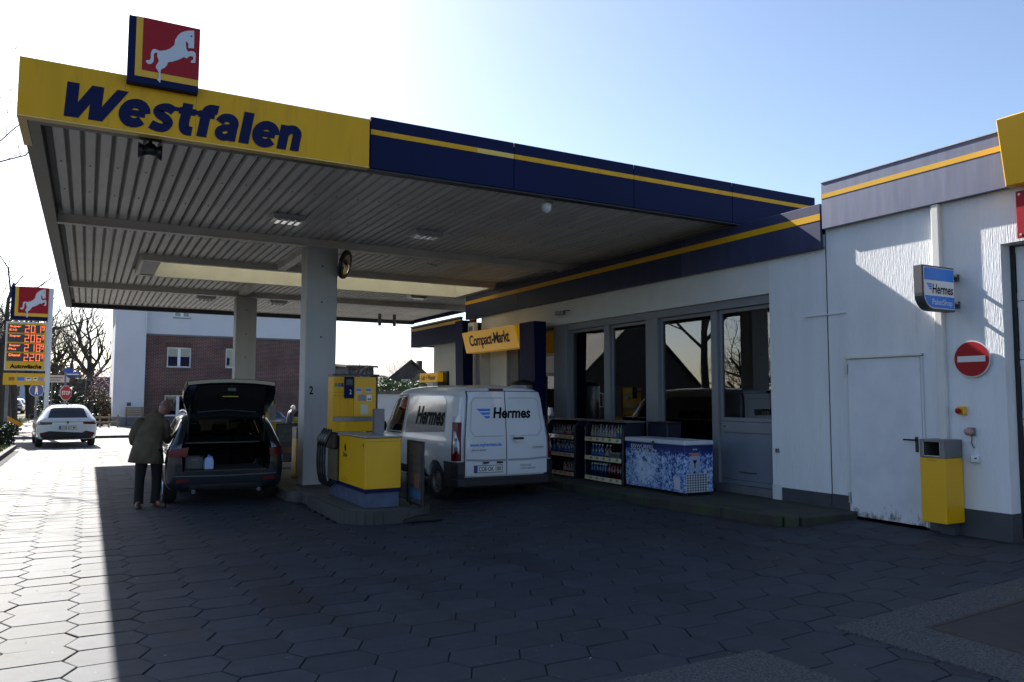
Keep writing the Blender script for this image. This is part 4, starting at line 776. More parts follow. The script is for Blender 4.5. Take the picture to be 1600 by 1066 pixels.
# ------------------------------------------------------------------ litter bins
def litter_bin(loc, rz, label):
    t = thing('litter_bin', label, 'bin', loc, rz, world=False, group='yellow litter bins with steel tops')   # front faces local -x
    obj('body', MB().box(-.18,.18,-.155,.155,.0,.76), YEL, t, bevel=.008)
    hd = MB().box(-.178,.178,-.153,-.10,.762,.98).box(-.178,.178,.10,.153,.762,.98).box(-.178,.178,-.10,.10,.762,.79).box(-.178,.178,-.10,.10,.95,.98).box(.12,.178,-.10,.10,.79,.95)
    h = obj('steel_head', hd, STEELD, t, bevel=.003); obj('mouth', MB().box(-.168,.119,-.099,.099,.791,.794), BLK, h); obj('mouth_rim', MB().box(-.184,-.179,-.10,.10,.782,.79).box(-.184,-.179,-.107,-.10,.79,.95).box(-.184,-.179,.10,.107,.79,.95), STEEL, h); B('mouth_back', .10, .119, -.099, .099, .795, .949, BLK, h)
    txt('ABFALL', (-.18, -.0, .735), YN, ZU, .12, .018, mat('faint print', (.25,.15,.01), .5), t)
    return t
litter_bin((9.005, 5.71, .135), 0, 'yellow litter bin with steel top hanging on the wall beside the steel door'); B('wall_post', 9.08, 9.198, 5.62, 5.8, -.02, .13, PLINTH, hall)
litter_bin((3.78, 15.6, .02), RAD(90), 'yellow litter bin with steel top half hidden behind the front pillar')
# ------------------------------------------------------------------ pump island, pumps
isl = tag(thing('pump_island', None, None, (3.7, 13, -.16)), 'raised concrete island with rounded end under the pumps', None, None, 'structure')
def oval(x0, x1, y0, y1, r, n=7):
    P = []
    for cx, cy, a0 in ((x1-r,y1-r,0),(x0+r,y1-r,90),(x0+r,y0+r,180),(x1-r,y0+r,270)):
        for i in range(n): a = RAD(a0+90*i/(n-1)); P.append((cx+r*math.cos(a), cy+r*math.sin(a)))
    return P
obj('island_slab', MB().prism(oval(3.24,4.44,10.42,24.5,.42), -.3, .012), ISL, isl, bevel=.02)
obj('island_slab', MB().prism(oval(3.02,3.5,13.3,15.4,.22), -.3, .006), ISL, isl, bevel=.02)
bp_ = oval(3.17,4.51,10.35,24.57,.48)
for i in range(len(bp_)):
    a, b_ = Vector((*bp_[i],0)), Vector((*bp_[(i+1) % len(bp_)],0)); L_ = (b_-a).length
    if L_ < 1e-4: continue
    n = max(1, round(L_/.9))
    for k in range(n):
        p, q = a.lerp(b_, k/n), a.lerp(b_, (k+1)/n); d = (q-p).normalized()*.0015; c = Vector((3.84, min(max(p.y,10.9),24), 0)); w = Vector((-d.y, d.x, 0)).normalized()*.07
        if p.y > 13.2 and p.y < 15.5 and p.x < 3.5: continue
        obj('kerb_stone', MB().prism([(v.x, v.y) for v in (p+d, q-d, q-d+w, p+d+w)], -.3, .018), KERB, isl, bevel=.006)
PBLUE = mat('scuffed blue plinth', (.06,.08,.14), .55, var=.25, vs=5)
def pump(loc, label, detail=True):
    t = thing('fuel_pump', label, 'fuel pump', loc, world=False)      # origin at near left corner on the island
    B('plinth', .02, .52, .02, 1.88, 0, .21, PBLUE, t); B('plinth_top', .0, .54, .0, 1.9, .212, .262, NAVYD, t)
    B('front_panel', 0, .54, 0, .03, .266, .985, YEL, t, bevel=.006); B('side_panel', 0, .03, .034, 1.3, .266, .985, YEL, t, bevel=.006); B('side_panel', .51, .54, .034, 1.9, .266, .985, YEL, t, bevel=.006); B('inner_case', .035, .505, .04, 1.88, .27, .97, DGRAY, t)
    obj('top_cover', MB().box(-.015,.555,-.015,1.32,.99,1.02), mat('pale cover', (.34,.33,.32), .35), t, bevel=.012)
    B('lock', .22, .24, -.004, 0, .88, .93, BLK, t) if False else obj('lock', MB().box(-.004,0,.08,.11,.86,.91), BLK, t)
    # display tower
    y0 = 1.34
    B('tower', -.10, .60, y0+.02, 1.66, 1.03, 1.90, YEL2, t, bevel=.008); B('tower_edge', .602, .64, y0+.03, 1.66, .99, 1.92, BLK, t, bevel=.004)
    B('tower_face', .235, .60, y0, y0+.018, 1.27, 1.90, YEL, t, bevel=.004); B('tower_face', -.10, .23, y0+.002, y0+.018, 1.27, 1.90, YEL2, t, bevel=.004); B('grey_band', -.10, .60, y0, y0+.018, 1.195, 1.262, STEELD, t)
    d = B('display', .07, .228, y0-.02, y0, 1.56, 1.90, NAVYD, t, bevel=.004); txt('2', (.17, y0-.02, 1.66), (1,0,0), ZU, .035, .07, HWHT, d, 'number'); B('screen', .10, .20, y0-.023, y0-.0205, 1.77, 1.86, DGRAY, d)
    B('top_cap', -.11, .65, y0-.005, 1.67, 1.922, 1.945, BLK, t)
    for cx, w, z0, z1, m_ in ((.31,.10,1.64,1.73,mat('notice blue white', (.45,.46,.58), .5)),(.47,.10,1.65,1.73,mat('notice blue white', (.45,.46,.58), .5)),(.37,.13,1.52,1.615,mat('notice grey', (.24,.25,.30), .5)),(.485,.08,1.52,1.615,HWHT),(.41,.125,1.30,1.46,mat('notice cream', (.60,.55,.42), .6))):
        s = B('notice', cx-w/2, cx+w/2, y0-.003, y0, z0, z1, m_, t)
        if z0 > 1.6:
            mb = MB()
            for q in range(4): mb.box(cx-w/2+.012+q*.021, cx-w/2+.026+q*.021, y0-.0045, y0-.0032, z1-.05, z1-.02)
            obj('symbol', mb, mat('notice ink', (.03,.04,.2), .5), s)
    for z in (.30, .62, .94): B('panel_seam', .004, .536, -.0015, .0, z, z+.004, DGRAY, t) if z == .94 else None
    for i, c9 in enumerate((mat('grade green', (.03,.25,.05), .5), mat('grade blue', (.02,.08,.35), .5), mat('grade black', (.02,.02,.02), .5))): B('grade_label', -.08+i*.05, -.04+i*.05, y0-.002, y0+.002, 1.74, 1.80, c9, t)
    mb = MB()
    for cx in (.472, .502): mb.prism(circ(.014, 12, cx, 1.545), y0-.0045, y0-.0032, 'y')
    obj('warning_symbol', mb, NAVYD, t)
    mb = MB()
    for i in range(3):
        for j in range(2): mb.lathe([(.008, y0-.006), (.008, y0+.002)], (-.06+i*.05, 0, 1.60+j*.055), 8, 'y')
    obj('buttons', mb, BLK, t); B('paper_dispenser', .385, .545, .75, .86, 1.027, 1.40, STEELD, t, bevel=.006)
    # nozzles in their holster on the left side
    B('holster', -.085, -.002, 1.36, 1.86, .76, 1.02, BLK, t, bevel=.02); B('hose_panel', -.02, -.001, 1.36, 1.88, .266, .755, mat('grey hose panel', (.14,.12,.06), .5), t)
    for i in range(4):
        y = 1.40+i*.14; z = .95
        nz_ = MB().tube([(-.09,y,z+.12),(-.12,y,z+.08),(-.16,y,z+.0),(-.19,y,z-.08),(-.20,y,z-.15)], [.018,.026,.028,.022,.018], 8)
        o = obj('nozzle', nz_, BLK, t, smooth=True); obj('nozzle_cover', MB().tube([(-.17,y,z+.04),(-.205,y,z-.02),(-.215,y,z-.07)], [.014,.02,.014], 8), mat('pale nozzle cover', (.22,.21,.17), .4), o, smooth=True)
        obj('hose', MB().tube([(-.20,y,z-.15),(-.205,y+.01,z-.40),(-.19,y+.02,z-.58),(-.15,y+.05,z-.72),(-.09,y+.10,z-.78),(-.012,y+.14,z-.74)], .017, 8), RUB, o, smooth=True)
    if detail:
        txt('Diesel', (0, .98, .70), YN, ZU, .20, .07, INK, t, bold=.02); flat([(-.02,-.05),(.03,-.06),(.05,0),(.0,.07),(-.045,.01)], (0, .98, .81), YN, ZU, INK, t, 'drop_symbol', t=.002)
        for i in range(3): txt('Nur fuer Kraftfahrzeuge' if i else 'Achtung', (0, .98, .36-i*.028), YN, ZU, .30 if i else .12, .014, INK, t)
    return t
pm1 = pump((3.50, 10.72, .02), 'yellow fuel pump with low front cabinet in front of the pillar marked 2'); 
p2 = dup(pm1, (3.42, 18.2, .02)); p2['label'] = 'second yellow fuel pump behind the front pillar seen through the dark car'; pm1['group'] = p2['group'] = 'yellow fuel pumps on the island'
# ------------------------------------------------------------------ pavement advert stands
def poster_mat(nm, cols, sc):
    m = mat(nm, cols[0], .35, mix=cols[1], mixs=sc, mixlo=.42, mixhi=.6); return m
def aboard(loc, rz, w, h, label, m1, lines, wheels):
    t = thing('advert_stand', label, 'advert stand', loc, rz, world=False)     # poster faces local -y
    mb = MB().box(-w/2,-w/2+.03,-.02,.02,.2,.2+h).box(w/2-.03,w/2,-.02,.02,.2,.2+h).box(-w/2+.03,w/2-.03,-.02,.02,.2,.23).box(-w/2+.03,w/2-.03,-.02,.02,.2+h-.03,.2+h)
    obj('frame', mb, BLK, t, bevel=.006); p = B('poster', -w/2+.03, w/2-.03, -.012, .012, .23, .17+h, m1, t)
    for s, x, z, ww, hh, m_ in lines: txt(s, (x*w, -.0125, .2+z*h), (1,0,0), ZU, ww*w, hh*h, m_, p)
    for x in (-w*.3, w*.3): obj('leg', MB().tube([(x,0,.07),(x,0,.2)], .016, 8), BLK, t)
    obj('base', MB().prism([(-.30,0),(.30,0),(.26,.05),(.10,.085),(-.10,.085),(-.26,.05)], -w*.6, w*.6, 'x'), RUB, t, bevel=.025, seg=2)
    if wheels:
        for s in (-1,1): obj('wheel', MB().lathe([(.0,-.02),(.06,-.02),(.06,.02),(.0,.02)], (s*w*.56,-.2,.06), 14, 'x'), RUB, t)
    return t, p
t, p = aboard((4.24, 10.66, -.155), RAD(-92), .66, .92, 'narrow black framed advert stand with an iced drink poster beside the pump', poster_mat('brown poster', ((.10,.085,.07),(.05,.06,.08)), 5), [('ZWEI', -.17, .82, .4, .09, mat('gold print', (.30,.22,.08), .5)), ('WAFFELN', -.12, .70, .55, .08, mat('gold print2', (.30,.22,.08), .5)), ('GENUSS', .16, .58, .5, .07, LBW)], False)
flat([(-.09,-.12),(.09,-.12),(.12,.14),(-.12,.14)], (.1,-.0125,.52), (1,0,0), ZU, mat('drink print', (.22,.12,.09), .4), p, 'drink_print', t=.002); flat(rectp(.5,.14), (.0,-.0125,.36), (1,0,0), ZU, mat('blue print', (.06,.14,.25), .4), p, 'blue_print', t=.002)
t, p = aboard((4.02, 17.6, -.05), 0, .66, .86, 'black framed advert stand with a sandwich poster left of the pillar', poster_mat('dark poster', ((.075,.065,.055),(.045,.04,.038)), 3), [('JETZT NEU', -.02, .80, .5, .07, mat('grey print', (.20,.19,.17), .5)), ('BELEGTE', -.08, .66, .6, .08, mat('grey print2', (.20,.19,.17), .5)), ('BAGUETTES', -.06, .56, .6, .07, mat('grey print3', (.20,.19,.17), .5))], True)
flat([(-.25,-.04),(-.2,-.08),(.2,-.07),(.26,0),(.18,.06),(-.2,.05)], (.0,-.0125,.48), (1,0,0), ZU, mat('baguette print', (.26,.13,.04), .5), p, 'baguette_print', t=.002)
# ------------------------------------------------------------------ vehicles
def decal(bvh, name, poly, o, right, up, d, m, parent, off=.005, cuts=2, smooth=True):
    """a thin shaped piece laid on a curved body: points of poly are carried along d onto the body surface"""
    R, U, D = Vector(right).normalized(), Vector(up).normalized(), Vector(d).normalized(); O = Vector(o)
    bm = bmesh.new(); vs = [bm.verts.new(O+R*p[0]+U*p[1]) for p in poly]; f = bm.faces.new(vs)
    bmesh.ops.triangulate(bm, faces=bm.faces[:])
    if cuts:
        for _ in range(cuts):
            es = [e for e in bm.edges if e.calc_length() > .12]
            if es: bmesh.ops.subdivide_edges(bm, edges=es, cuts=1); bmesh.ops.triangulate(bm, faces=[q for q in bm.faces if len(q.verts) > 3])
    for v in bm.verts:
        h = bvh.ray_cast(v.co-D*4, D)
        if h[0]: v.co = h[0]-D*off
    mb = MB(); bm.verts.index_update(); mb.v = [tuple(v.co) for v in bm.verts]; mb.f = [tuple(v.index for v in q.verts) for q in bm.faces]; bm.free()
    return obj(name, mb, m, parent, smooth=smooth)
def ring_half(w, zb, zw, wr, zr, lean, y):
    P = [(0,zb),(.72*w,zb),(.95*w,zb+.03),(1.0*w,zb+.16),(1.01*w,(zb+zw)/2+.05),(1.0*w,zw-.05),(.965*w,zw+.015)]
    if zr-zw > .25: P += [(wr+.30*(w*.965-wr), zw+.70*(zr-zw)),(wr+.02,zr-.075),(wr-.07,zr-.012),(wr*.5,zr+.012),(0,zr+.018)]
    else: P += [(wr+.25*(w-wr), zr-.03),(wr,zr-.012),(wr*.85,zr),(wr*.5,zr+.012),(0,zr+.018)]
    out = []
    for x, z in P:
        yy = y+(lean*max(0, z-zw)/max(.2, zr-zw) if z > zw else 0); out.append((x, yy, z))
    return out
def shell(st, wheels, wr_, sub=2, cut=True, extra=()):
    rings = []
    for y, zb, w, zw, wr, zr, lean in st:
        h = ring_half(w, zb, zw, wr, zr, lean, y); rings.append(h+[(-x,yy,z) for x,yy,z in h[-2:0:-1]])
    mb = MB().loft(rings); o = obj('tmp', mb, WHT); md = o.modifiers.new('s','SUBSURF'); md.levels = md.render_levels = sub
    cs = []
    if cut:
        for y in wheels:
            for s in (-1,1):
                c = obj('cut', MB().lathe([(wr_, s*.60), (wr_, s*1.3)], (0,y,wr_-.045), 28, 'x'), WHT); cs.append(c); b = o.modifiers.new('b','BOOLEAN'); b.operation = 'DIFFERENCE'; b.object = c; b.solver = 'EXACT'
    for e in extra:
        c = obj('cut', e, WHT); cs.append(c); b = o.modifiers.new('b','BOOLEAN'); b.operation = 'DIFFERENCE'; b.object = c; b.solver = 'EXACT'; b.use_self = False
    me = ev_mesh(o); kill(o); print('SHELL', len(me.polygons))
    for c in cs: kill(c)
    return me
def put_mesh(me, name, m, parent, ang=35):
    me.materials.clear(); me.materials.append(m); me.name = name
    o = bpy.data.objects.new(name, me); COL.objects.link(o); o.parent = parent; OFF[o.name] = Vector((0,0,0))
    me.polygons.foreach_set('use_smooth', [True]*len(me.polygons)); me.set_sharp_from_angle(angle=RAD(ang)); return o
def bvh_of(me): return BVHTree.FromPolygons([v.co for v in me.vertices], [tuple(p.vertices) for p in me.polygons])
def wheel(parent, x, y, r, w, rimm=None, spokes=5):
    s = -1 if x < 0 else 1
    t = obj('wheel', MB().lathe([(r*.62,-w/2),(r*.9,-w/2),(r*.985,-w*.36),(r,0),(r*.985,w*.36),(r*.9,w/2),(r*.62,w/2)], (x,y,r), 28, 'x', cap=False), RUB, parent, smooth=True)
    xo = x+s*w*.42
    mb = MB().lathe([(r*.64,xo+s*.01),(r*.60,xo-s*.02),(r*.56,xo-s*.05)], (0,y,r), 28, 'x', cap=False).lathe([(.0,xo-s*.0),(r*.16,xo),(r*.16,xo-s*.05)], (0,y,r), 14, 'x')
    for k in range(spokes):
        a = 2*math.pi*k/spokes+.3; c, q = math.cos(a), math.sin(a); h = .035
        p = [(xo-s*.015, y+c*r*.1-q*h, r+q*r*.1+c*h), (xo-s*.015, y+c*r*.1+q*h, r+q*r*.1-c*h), (xo-s*.025, y+c*r*.62+q*h*.7, r+q*r*.62-c*h*.7), (xo-s*.025, y+c*r*.62-q*h*.7, r+q*r*.62+c*h*.7)]
        mb.add(p+[(v[0]-s*.03, v[1], v[2]) for v in p], [(0,1,2,3),(0,4,5,1),(1,5,6,2),(2,6,7,3),(3,7,4,0)])
    obj('rim', mb, rimm or STEEL, t); obj('brake_disc', MB().lathe([(.0,xo-s*.09),(r*.5,xo-s*.09),(r*.5,xo-s*.10)], (0,y,r), 20, 'x'), DGRAY, t)
    return t
def strip(bvh, name, pts, w, o, right, up, d, m, parent, off=.004):
    mb = []; n = len(pts); P = [Vector((*p, 0)) for p in pts]; L_, R_ = [], []
    for i in range(n):
        a = (P[min(i+1,n-1)]-P[max(i-1,0)]).normalized(); q = Vector((-a.y, a.x, 0))*w/2; L_.append(P[i]+q); R_.append(P[i]-q)
    O, R, U, D = Vector(o), Vector(right).normalized(), Vector(up).normalized(), Vector(d).normalized(); M2 = MB(); vs = []
    for a in (L_, R_):
        for p in a:
            q = O+R*p.x+U*p.y; h = bvh.ray_cast(q-D*4, D); vs.append(h[0]-D*off if h[0] else q)
    M2.add(vs, [(i,i+1,n+i+1,n+i) for i in range(n-1)]); return obj(name, M2, m, parent)
def dens(pts, k=6):
    out = []
    for a, b in zip(pts, pts[1:]):
        for i in range(k): out.append((a[0]+(b[0]-a[0])*i/k, a[1]+(b[1]-a[1])*i/k))
    return out+[pts[-1]]
def plate(bvh, t, cx, z, w, h, text, dy):
    hit = bvh.ray_cast(Vector((cx,-3,z)), Vector((0,1,0))); y = hit[0].y if hit[0] else 0
    p = B('number_plate', cx-w/2, cx+w/2, y-.022, y-.004, z-h/2, z+h/2, PLATE, t); mb = MB()
    for q in ((cx-w/2,cx+w/2,z-h/2-.008,z-h/2),(cx-w/2,cx+w/2,z+h/2,z+h/2+.008),(cx-w/2-.008,cx-w/2,z-h/2-.008,z+h/2+.008),(cx+w/2,cx+w/2+.008,z-h/2-.008,z+h/2+.008)): mb.box(q[0],q[1],y-.026,y-.004,q[2],q[3])
    obj('plate_frame', mb, BLK, p); B('euro_band', cx-w/2, cx-w/2+.05, y-.0235, y-.0221, z-h/2, z+h/2, EUB, p)
    if text: txt(text, (cx+.025, y-.022, z), (1,0,0), ZU, w-.09, h*.7, INK, p, bold=.02, depth=.001)
    return p
VW = mat('white van paint', (.66,.68,.71), .28, coat=.6, var=.04, vs=2); TRIM = mat('black bumper plastic', (.018,.018,.02), .55, var=.1, vs=6)
# --- delivery van
van = thing('delivery_van', 'white delivery van with blue wing mark and Hermes lettering parked at the shop step', 'van', (6.22, 11.55, -.145), 0, world=False)
vst = [(0,.40,.84,1.02,.66,1.83,.10),(.03,.36,.90,1.02,.70,1.885,.10),(.10,.34,.925,1.02,.72,1.915,.09),(.5,.31,.945,1.02,.745,1.94,.03),(1.2,.30,.95,1.02,.76,1.955,0),(2.2,.30,.95,1.02,.76,1.955,0),(2.9,.30,.95,1.02,.75,1.93,0),(3.3,.30,.95,1.02,.72,1.84,0),(3.75,.30,.94,1.0,.70,1.30,0),(4.1,.30,.93,.98,.74,1.10,0),(4.6,.31,.88,.90,.66,.98,0),(4.78,.36,.78,.82,.55,.86,0),(4.82,.4,.70,.75,.5,.78,0)]
vme = shell(vst, (.78, 3.78), .36); vb = bvh_of(vme); put_mesh(vme, 'body', VW, van)
YP, XP = (0,1,0), (1,0,0)
for x in (-.82, .82):
    for y in (.78, 3.78): wheel(van, x, y, .32, .2, mat('steel wheel', (.20,.20,.20), .5, metal=.4), 8)
rear = ((0,0,0), (1,0,0), ZU)
# bumper: low bar under the doors, taller corners under the lamps
def bar(zs, xs):
    rr = []
    for z, e in zs: rr.append([(x-(.0 if abs(x) < .8 else 0), y-e, z) for x, y in xs]+[(x*.93, y+.10, z) for x, y in xs[::-1]])
    return MB().loft(rr)
bump = obj('rear_bumper', bar(((.27,.0),(.30,.03),(.40,.035),(.43,.01)), [(-.965,.42),(-.955,.12),(-.90,-.0),(-.78,-.055),(0,-.075),(.78,-.055),(.90,0),(.955,.12),(.965,.42)]), TRIM, van)
for s in (-1,1):
    obj('bumper_corner', bar(((.431,.02),(.50,.03),(.64,.025),(.685,.0)), [(s*.965,.42),(s*.962,.12),(s*.90,.0),(s*.80,-.055)][::s]), TRIM, bump)
B('bumper_step', -.70, .70, -.10, -.07, .40, .432, TRIM, bump)
# cut the visible part of the bumper: doors reach lower than its top edge
drs = []
for nm, x0, x1 in (('rear_door', -.775, -.012), ('rear_door', -.004, .775)):
    P = [(x0,.46),(x1,.46),(x1,1.84),(x0+.12 if x0 < -.5 else x0,1.84)] if x0 < -.5 else [(x0,.46),(x1,.46),(x1,1.0),(x1-.09,1.84),(x0,1.84)]
    if x0 < -.5: P = [(x0,.46),(x1,.46),(x1,1.84),(x0+.09,1.84),(x0,1.0)]
    R_ = [(p[0], p[1]) for p in P]; d = decal(vb, nm, R_, (0,0,0), XP, ZU, YP, VW, van, off=.062, cuts=4); drs.append(d)
# door edge thickness: dark shut lines around the leaves
strip(vb, 'shut_line', dens([(-.008,.46),(-.008,1.86)], 12), .014, (0,0,0), XP, ZU, YP, BLK, van, off=.066)
for s in (-1,1): strip(vb, 'shut_line', dens([(s*.785,.46),(s*.785,1.0),(s*.695,1.845),(s*.0,1.852)], 8), .012, (0,0,0), XP, ZU, YP, BLK, van, off=.05)
for s, d in ((-1,drs[0]),(1,drs[1])):       # raised edge of the blanked rear windows
    x0, x1 = (s*.06, s*.66); pts = [(x0,1.10),(x0,1.10),(s*.60,1.10),(s*.68,1.2),(s*.635,1.68),(s*.58,1.735),(x0,1.735)]
    strip(vb, 'window_blank_edge', dens(pts[1:], 5), .016, (0,0,0), XP, ZU, YP, mat('pressed edge', (.42,.44,.48), .35), d, off=.066)
    strip(vb, 'pressing_line', dens([(s*.02,.70),(s*.4,.70),(s*.76,.72)], 5), .035, (0,0,0), XP, ZU, YP, mat('pressed edge2', (.30,.31,.34), .4), d, off=.066)
txt('Hermes', (.15, -1, 1.475), XP, ZU, .60, .165, INK, drs[0], bold=.03, shear=.14, proj=(vb, YP)) if False else None
def vtxt(s, cx, z, w, h, m_, par, **k):
    o = txt(s, (cx, 0, z), XP, ZU, w, h, m_, par, proj=(vb, YP), **k)
    for v in o.data.vertices: v.co.y -= .064
    return o
vtxt('Hermes', .115, 1.485, .72, .185, INK, drs[0], bold=.03, shear=.14)
for k, (a, b) in enumerate(((-.56,-.29),(-.50,-.30),(-.43,-.305))):
    z = 1.555-k*.06; decal(vb, 'wing_mark', [(a+.06,z-.044),(b-.008,z-.036),(b,z),(a,z)], (0,0,0), XP, ZU, YP, HB, drs[0], off=.067, cuts=0)
vtxt('www.myhermes.de', -.40, .955, .60, .078, HB, drs[0], bold=.012); vtxt('Jumpy', -.53, .875, .30, .04, mat('chrome script', (.05,.05,.06), .3), drs[0], shear=.3); vtxt('CITROEN', .60, .895, .22, .035, mat('chrome script2', (.05,.05,.06), .3), drs[1], shear=.2)
vtxt('PARTNER', .36, .60, .22, .034, mat('grey lettering', (.22,.23,.25), .5), drs[1]); vtxt('VON HERMES', .40, .55, .30, .034, mat('grey lettering2', (.22,.23,.25), .5), drs[1])
B('door_handle', .09, .30, -.105, -.07, 1.04, 1.075, BLK, drs[1], bevel=.012); obj('handle_bowl', MB().prism(circ(.075, 20, .2, 1.06), -.072, -.062, 'y'), VW, drs[1])
plv = plate(vb, van, -.36, .565, .50, .105, 'COE·OK 100', 0)
for c in [plv]+list(plv.children):
    for v in c.data.vertices: v.co.y -= .06
B('plate_lamp', -.46, -.36, -.09, -.06, .655, .68, BLK, van); B('plate_lamp', -.20, -.10, -.09, -.06, .655, .68, BLK, van)
h = vb.ray_cast(Vector((-.1,-2,1.865)), Vector((0,1,0)))
B('brake_light', -.27, -.015, (h[0].y if h[0] else .1)-.05, (h[0].y if h[0] else .1)+.05, 1.845, 1.895, mat('dark red lamp', (.10,.008,.008), .3), van, bevel=.008)
for s in (-1,1):
    dd = Vector((-s*.55, 1, 0)).normalized(); R = Vector((1, s*.55, 0)).normalized() if s > 0 else Vector((1,-.55,0)).normalized(); R = Vector((dd.y, -dd.x, 0))
    c = .905; ll = [(-.085,.70),(.085,.70),(.085,1.33),(-.085,1.33)]
    o = (s*c, .04, 0)
    l = decal(vb, 'tail_light', ll, o, R, ZU, dd, REDL, van, off=.02, cuts=3); l2 = decal(vb, 'reverse_lens', [(-.055,.82),(.055,.82),(.055,1.0),(-.02,1.18),(-.055,1.18)], o, R, ZU, dd, CLRL, l, off=.03, cuts=2)
    decal(vb, 'lamp_bowl', circ(.035, 12, 0, .90), o, R, ZU, dd, STEELD, l2, off=.034, cuts=0); decal(vb, 'lamp_bowl', circ(.03, 12, -.015, 1.05), o, R, ZU, dd, STEELD, l2, off=.034, cuts=0)
    decal(vb, 'lamp_top', [(-.08,1.335),(.075,1.335),(.075,1.43),(-.08,1.43)], o, R, ZU, dd, CLRL, l, off=.02, cuts=2)
# sides: windows, lettering, trim
for s in (-1,1):
    D = (-s,0,0); R = (0,-s*-1,0) if False else ((0,-1,0) if s < 0 else (0,1,0)); o = (0,0,0)
    sg_ = -1 if s < 0 else 1
    def yz(P): return [(sg_*p[0], p[1]) for p in P]
    side = decal(vb, 'side_panel', yz([(.55,1.16),(2.35,1.08),(2.35,1.70),(2.2,1.76),(.85,1.77),(.68,1.70)]), o, R, ZU, D, mat('glossy side panel', (.22,.23,.25), .12, coat=1), van, off=.006, cuts=4)
    w = txt('Hermes', (0, 1.25, 1.42), R, ZU, 1.25, .33, INK, side, bold=.03, shear=.14, proj=(vb, D))
    for v in w.data.vertices: v.co.x += s*.006
    decal(vb, 'side_window', yz([(2.52,1.10),(3.28,1.10),(3.42,1.22),(3.05,1.74),(2.52,1.76)]), o, R, ZU, D, CGLASS2 if False else CGLASS, van, off=.006, cuts=4)
    strip(vb, 'window_gasket', dens([(sg_*q[0], q[1]) for q in [(2.50,1.07),(3.32,1.07),(3.46,1.22),(3.07,1.77),(2.50,1.79),(2.50,1.07)]], 5), .03, o, R, ZU, D, BLK, van, off=.009)
    strip(vb, 'shut_line', dens([(sg_*2.44,.42),(sg_*2.44,1.8)], 10), .012, o, R, ZU, D, BLK, van, off=.004)
    decal(vb, 'side_trim', yz([(1.22,.34),(3.3,.34),(3.3,.50),(1.22,.50)]), o, R, ZU, D, TRIM, van, off=.02, cuts=3)
    B('door_handle', s*.965 if s > 0 else s*.985, s*.985 if s > 0 else s*.965, 2.52, 2.72, .98, 1.02, VW, van, bevel=.006)
    mr = thing('x', None, None) if False else None
    obj('wing_mirror', MB().lathe([(.02,-.1),(.09,-.07),(.11,0),(.09,.10),(.03,.13)], (s*1.07,3.22,1.16), 10), BLK, van, smooth=True)
decal(vb, 'windscreen', [(-.62,1.18),(.62,1.18),(.52,1.72),(-.52,1.72)], (0,0,0), XP, ZU, (0,-1,0), CGLASS, van, off=.006, cuts=4)
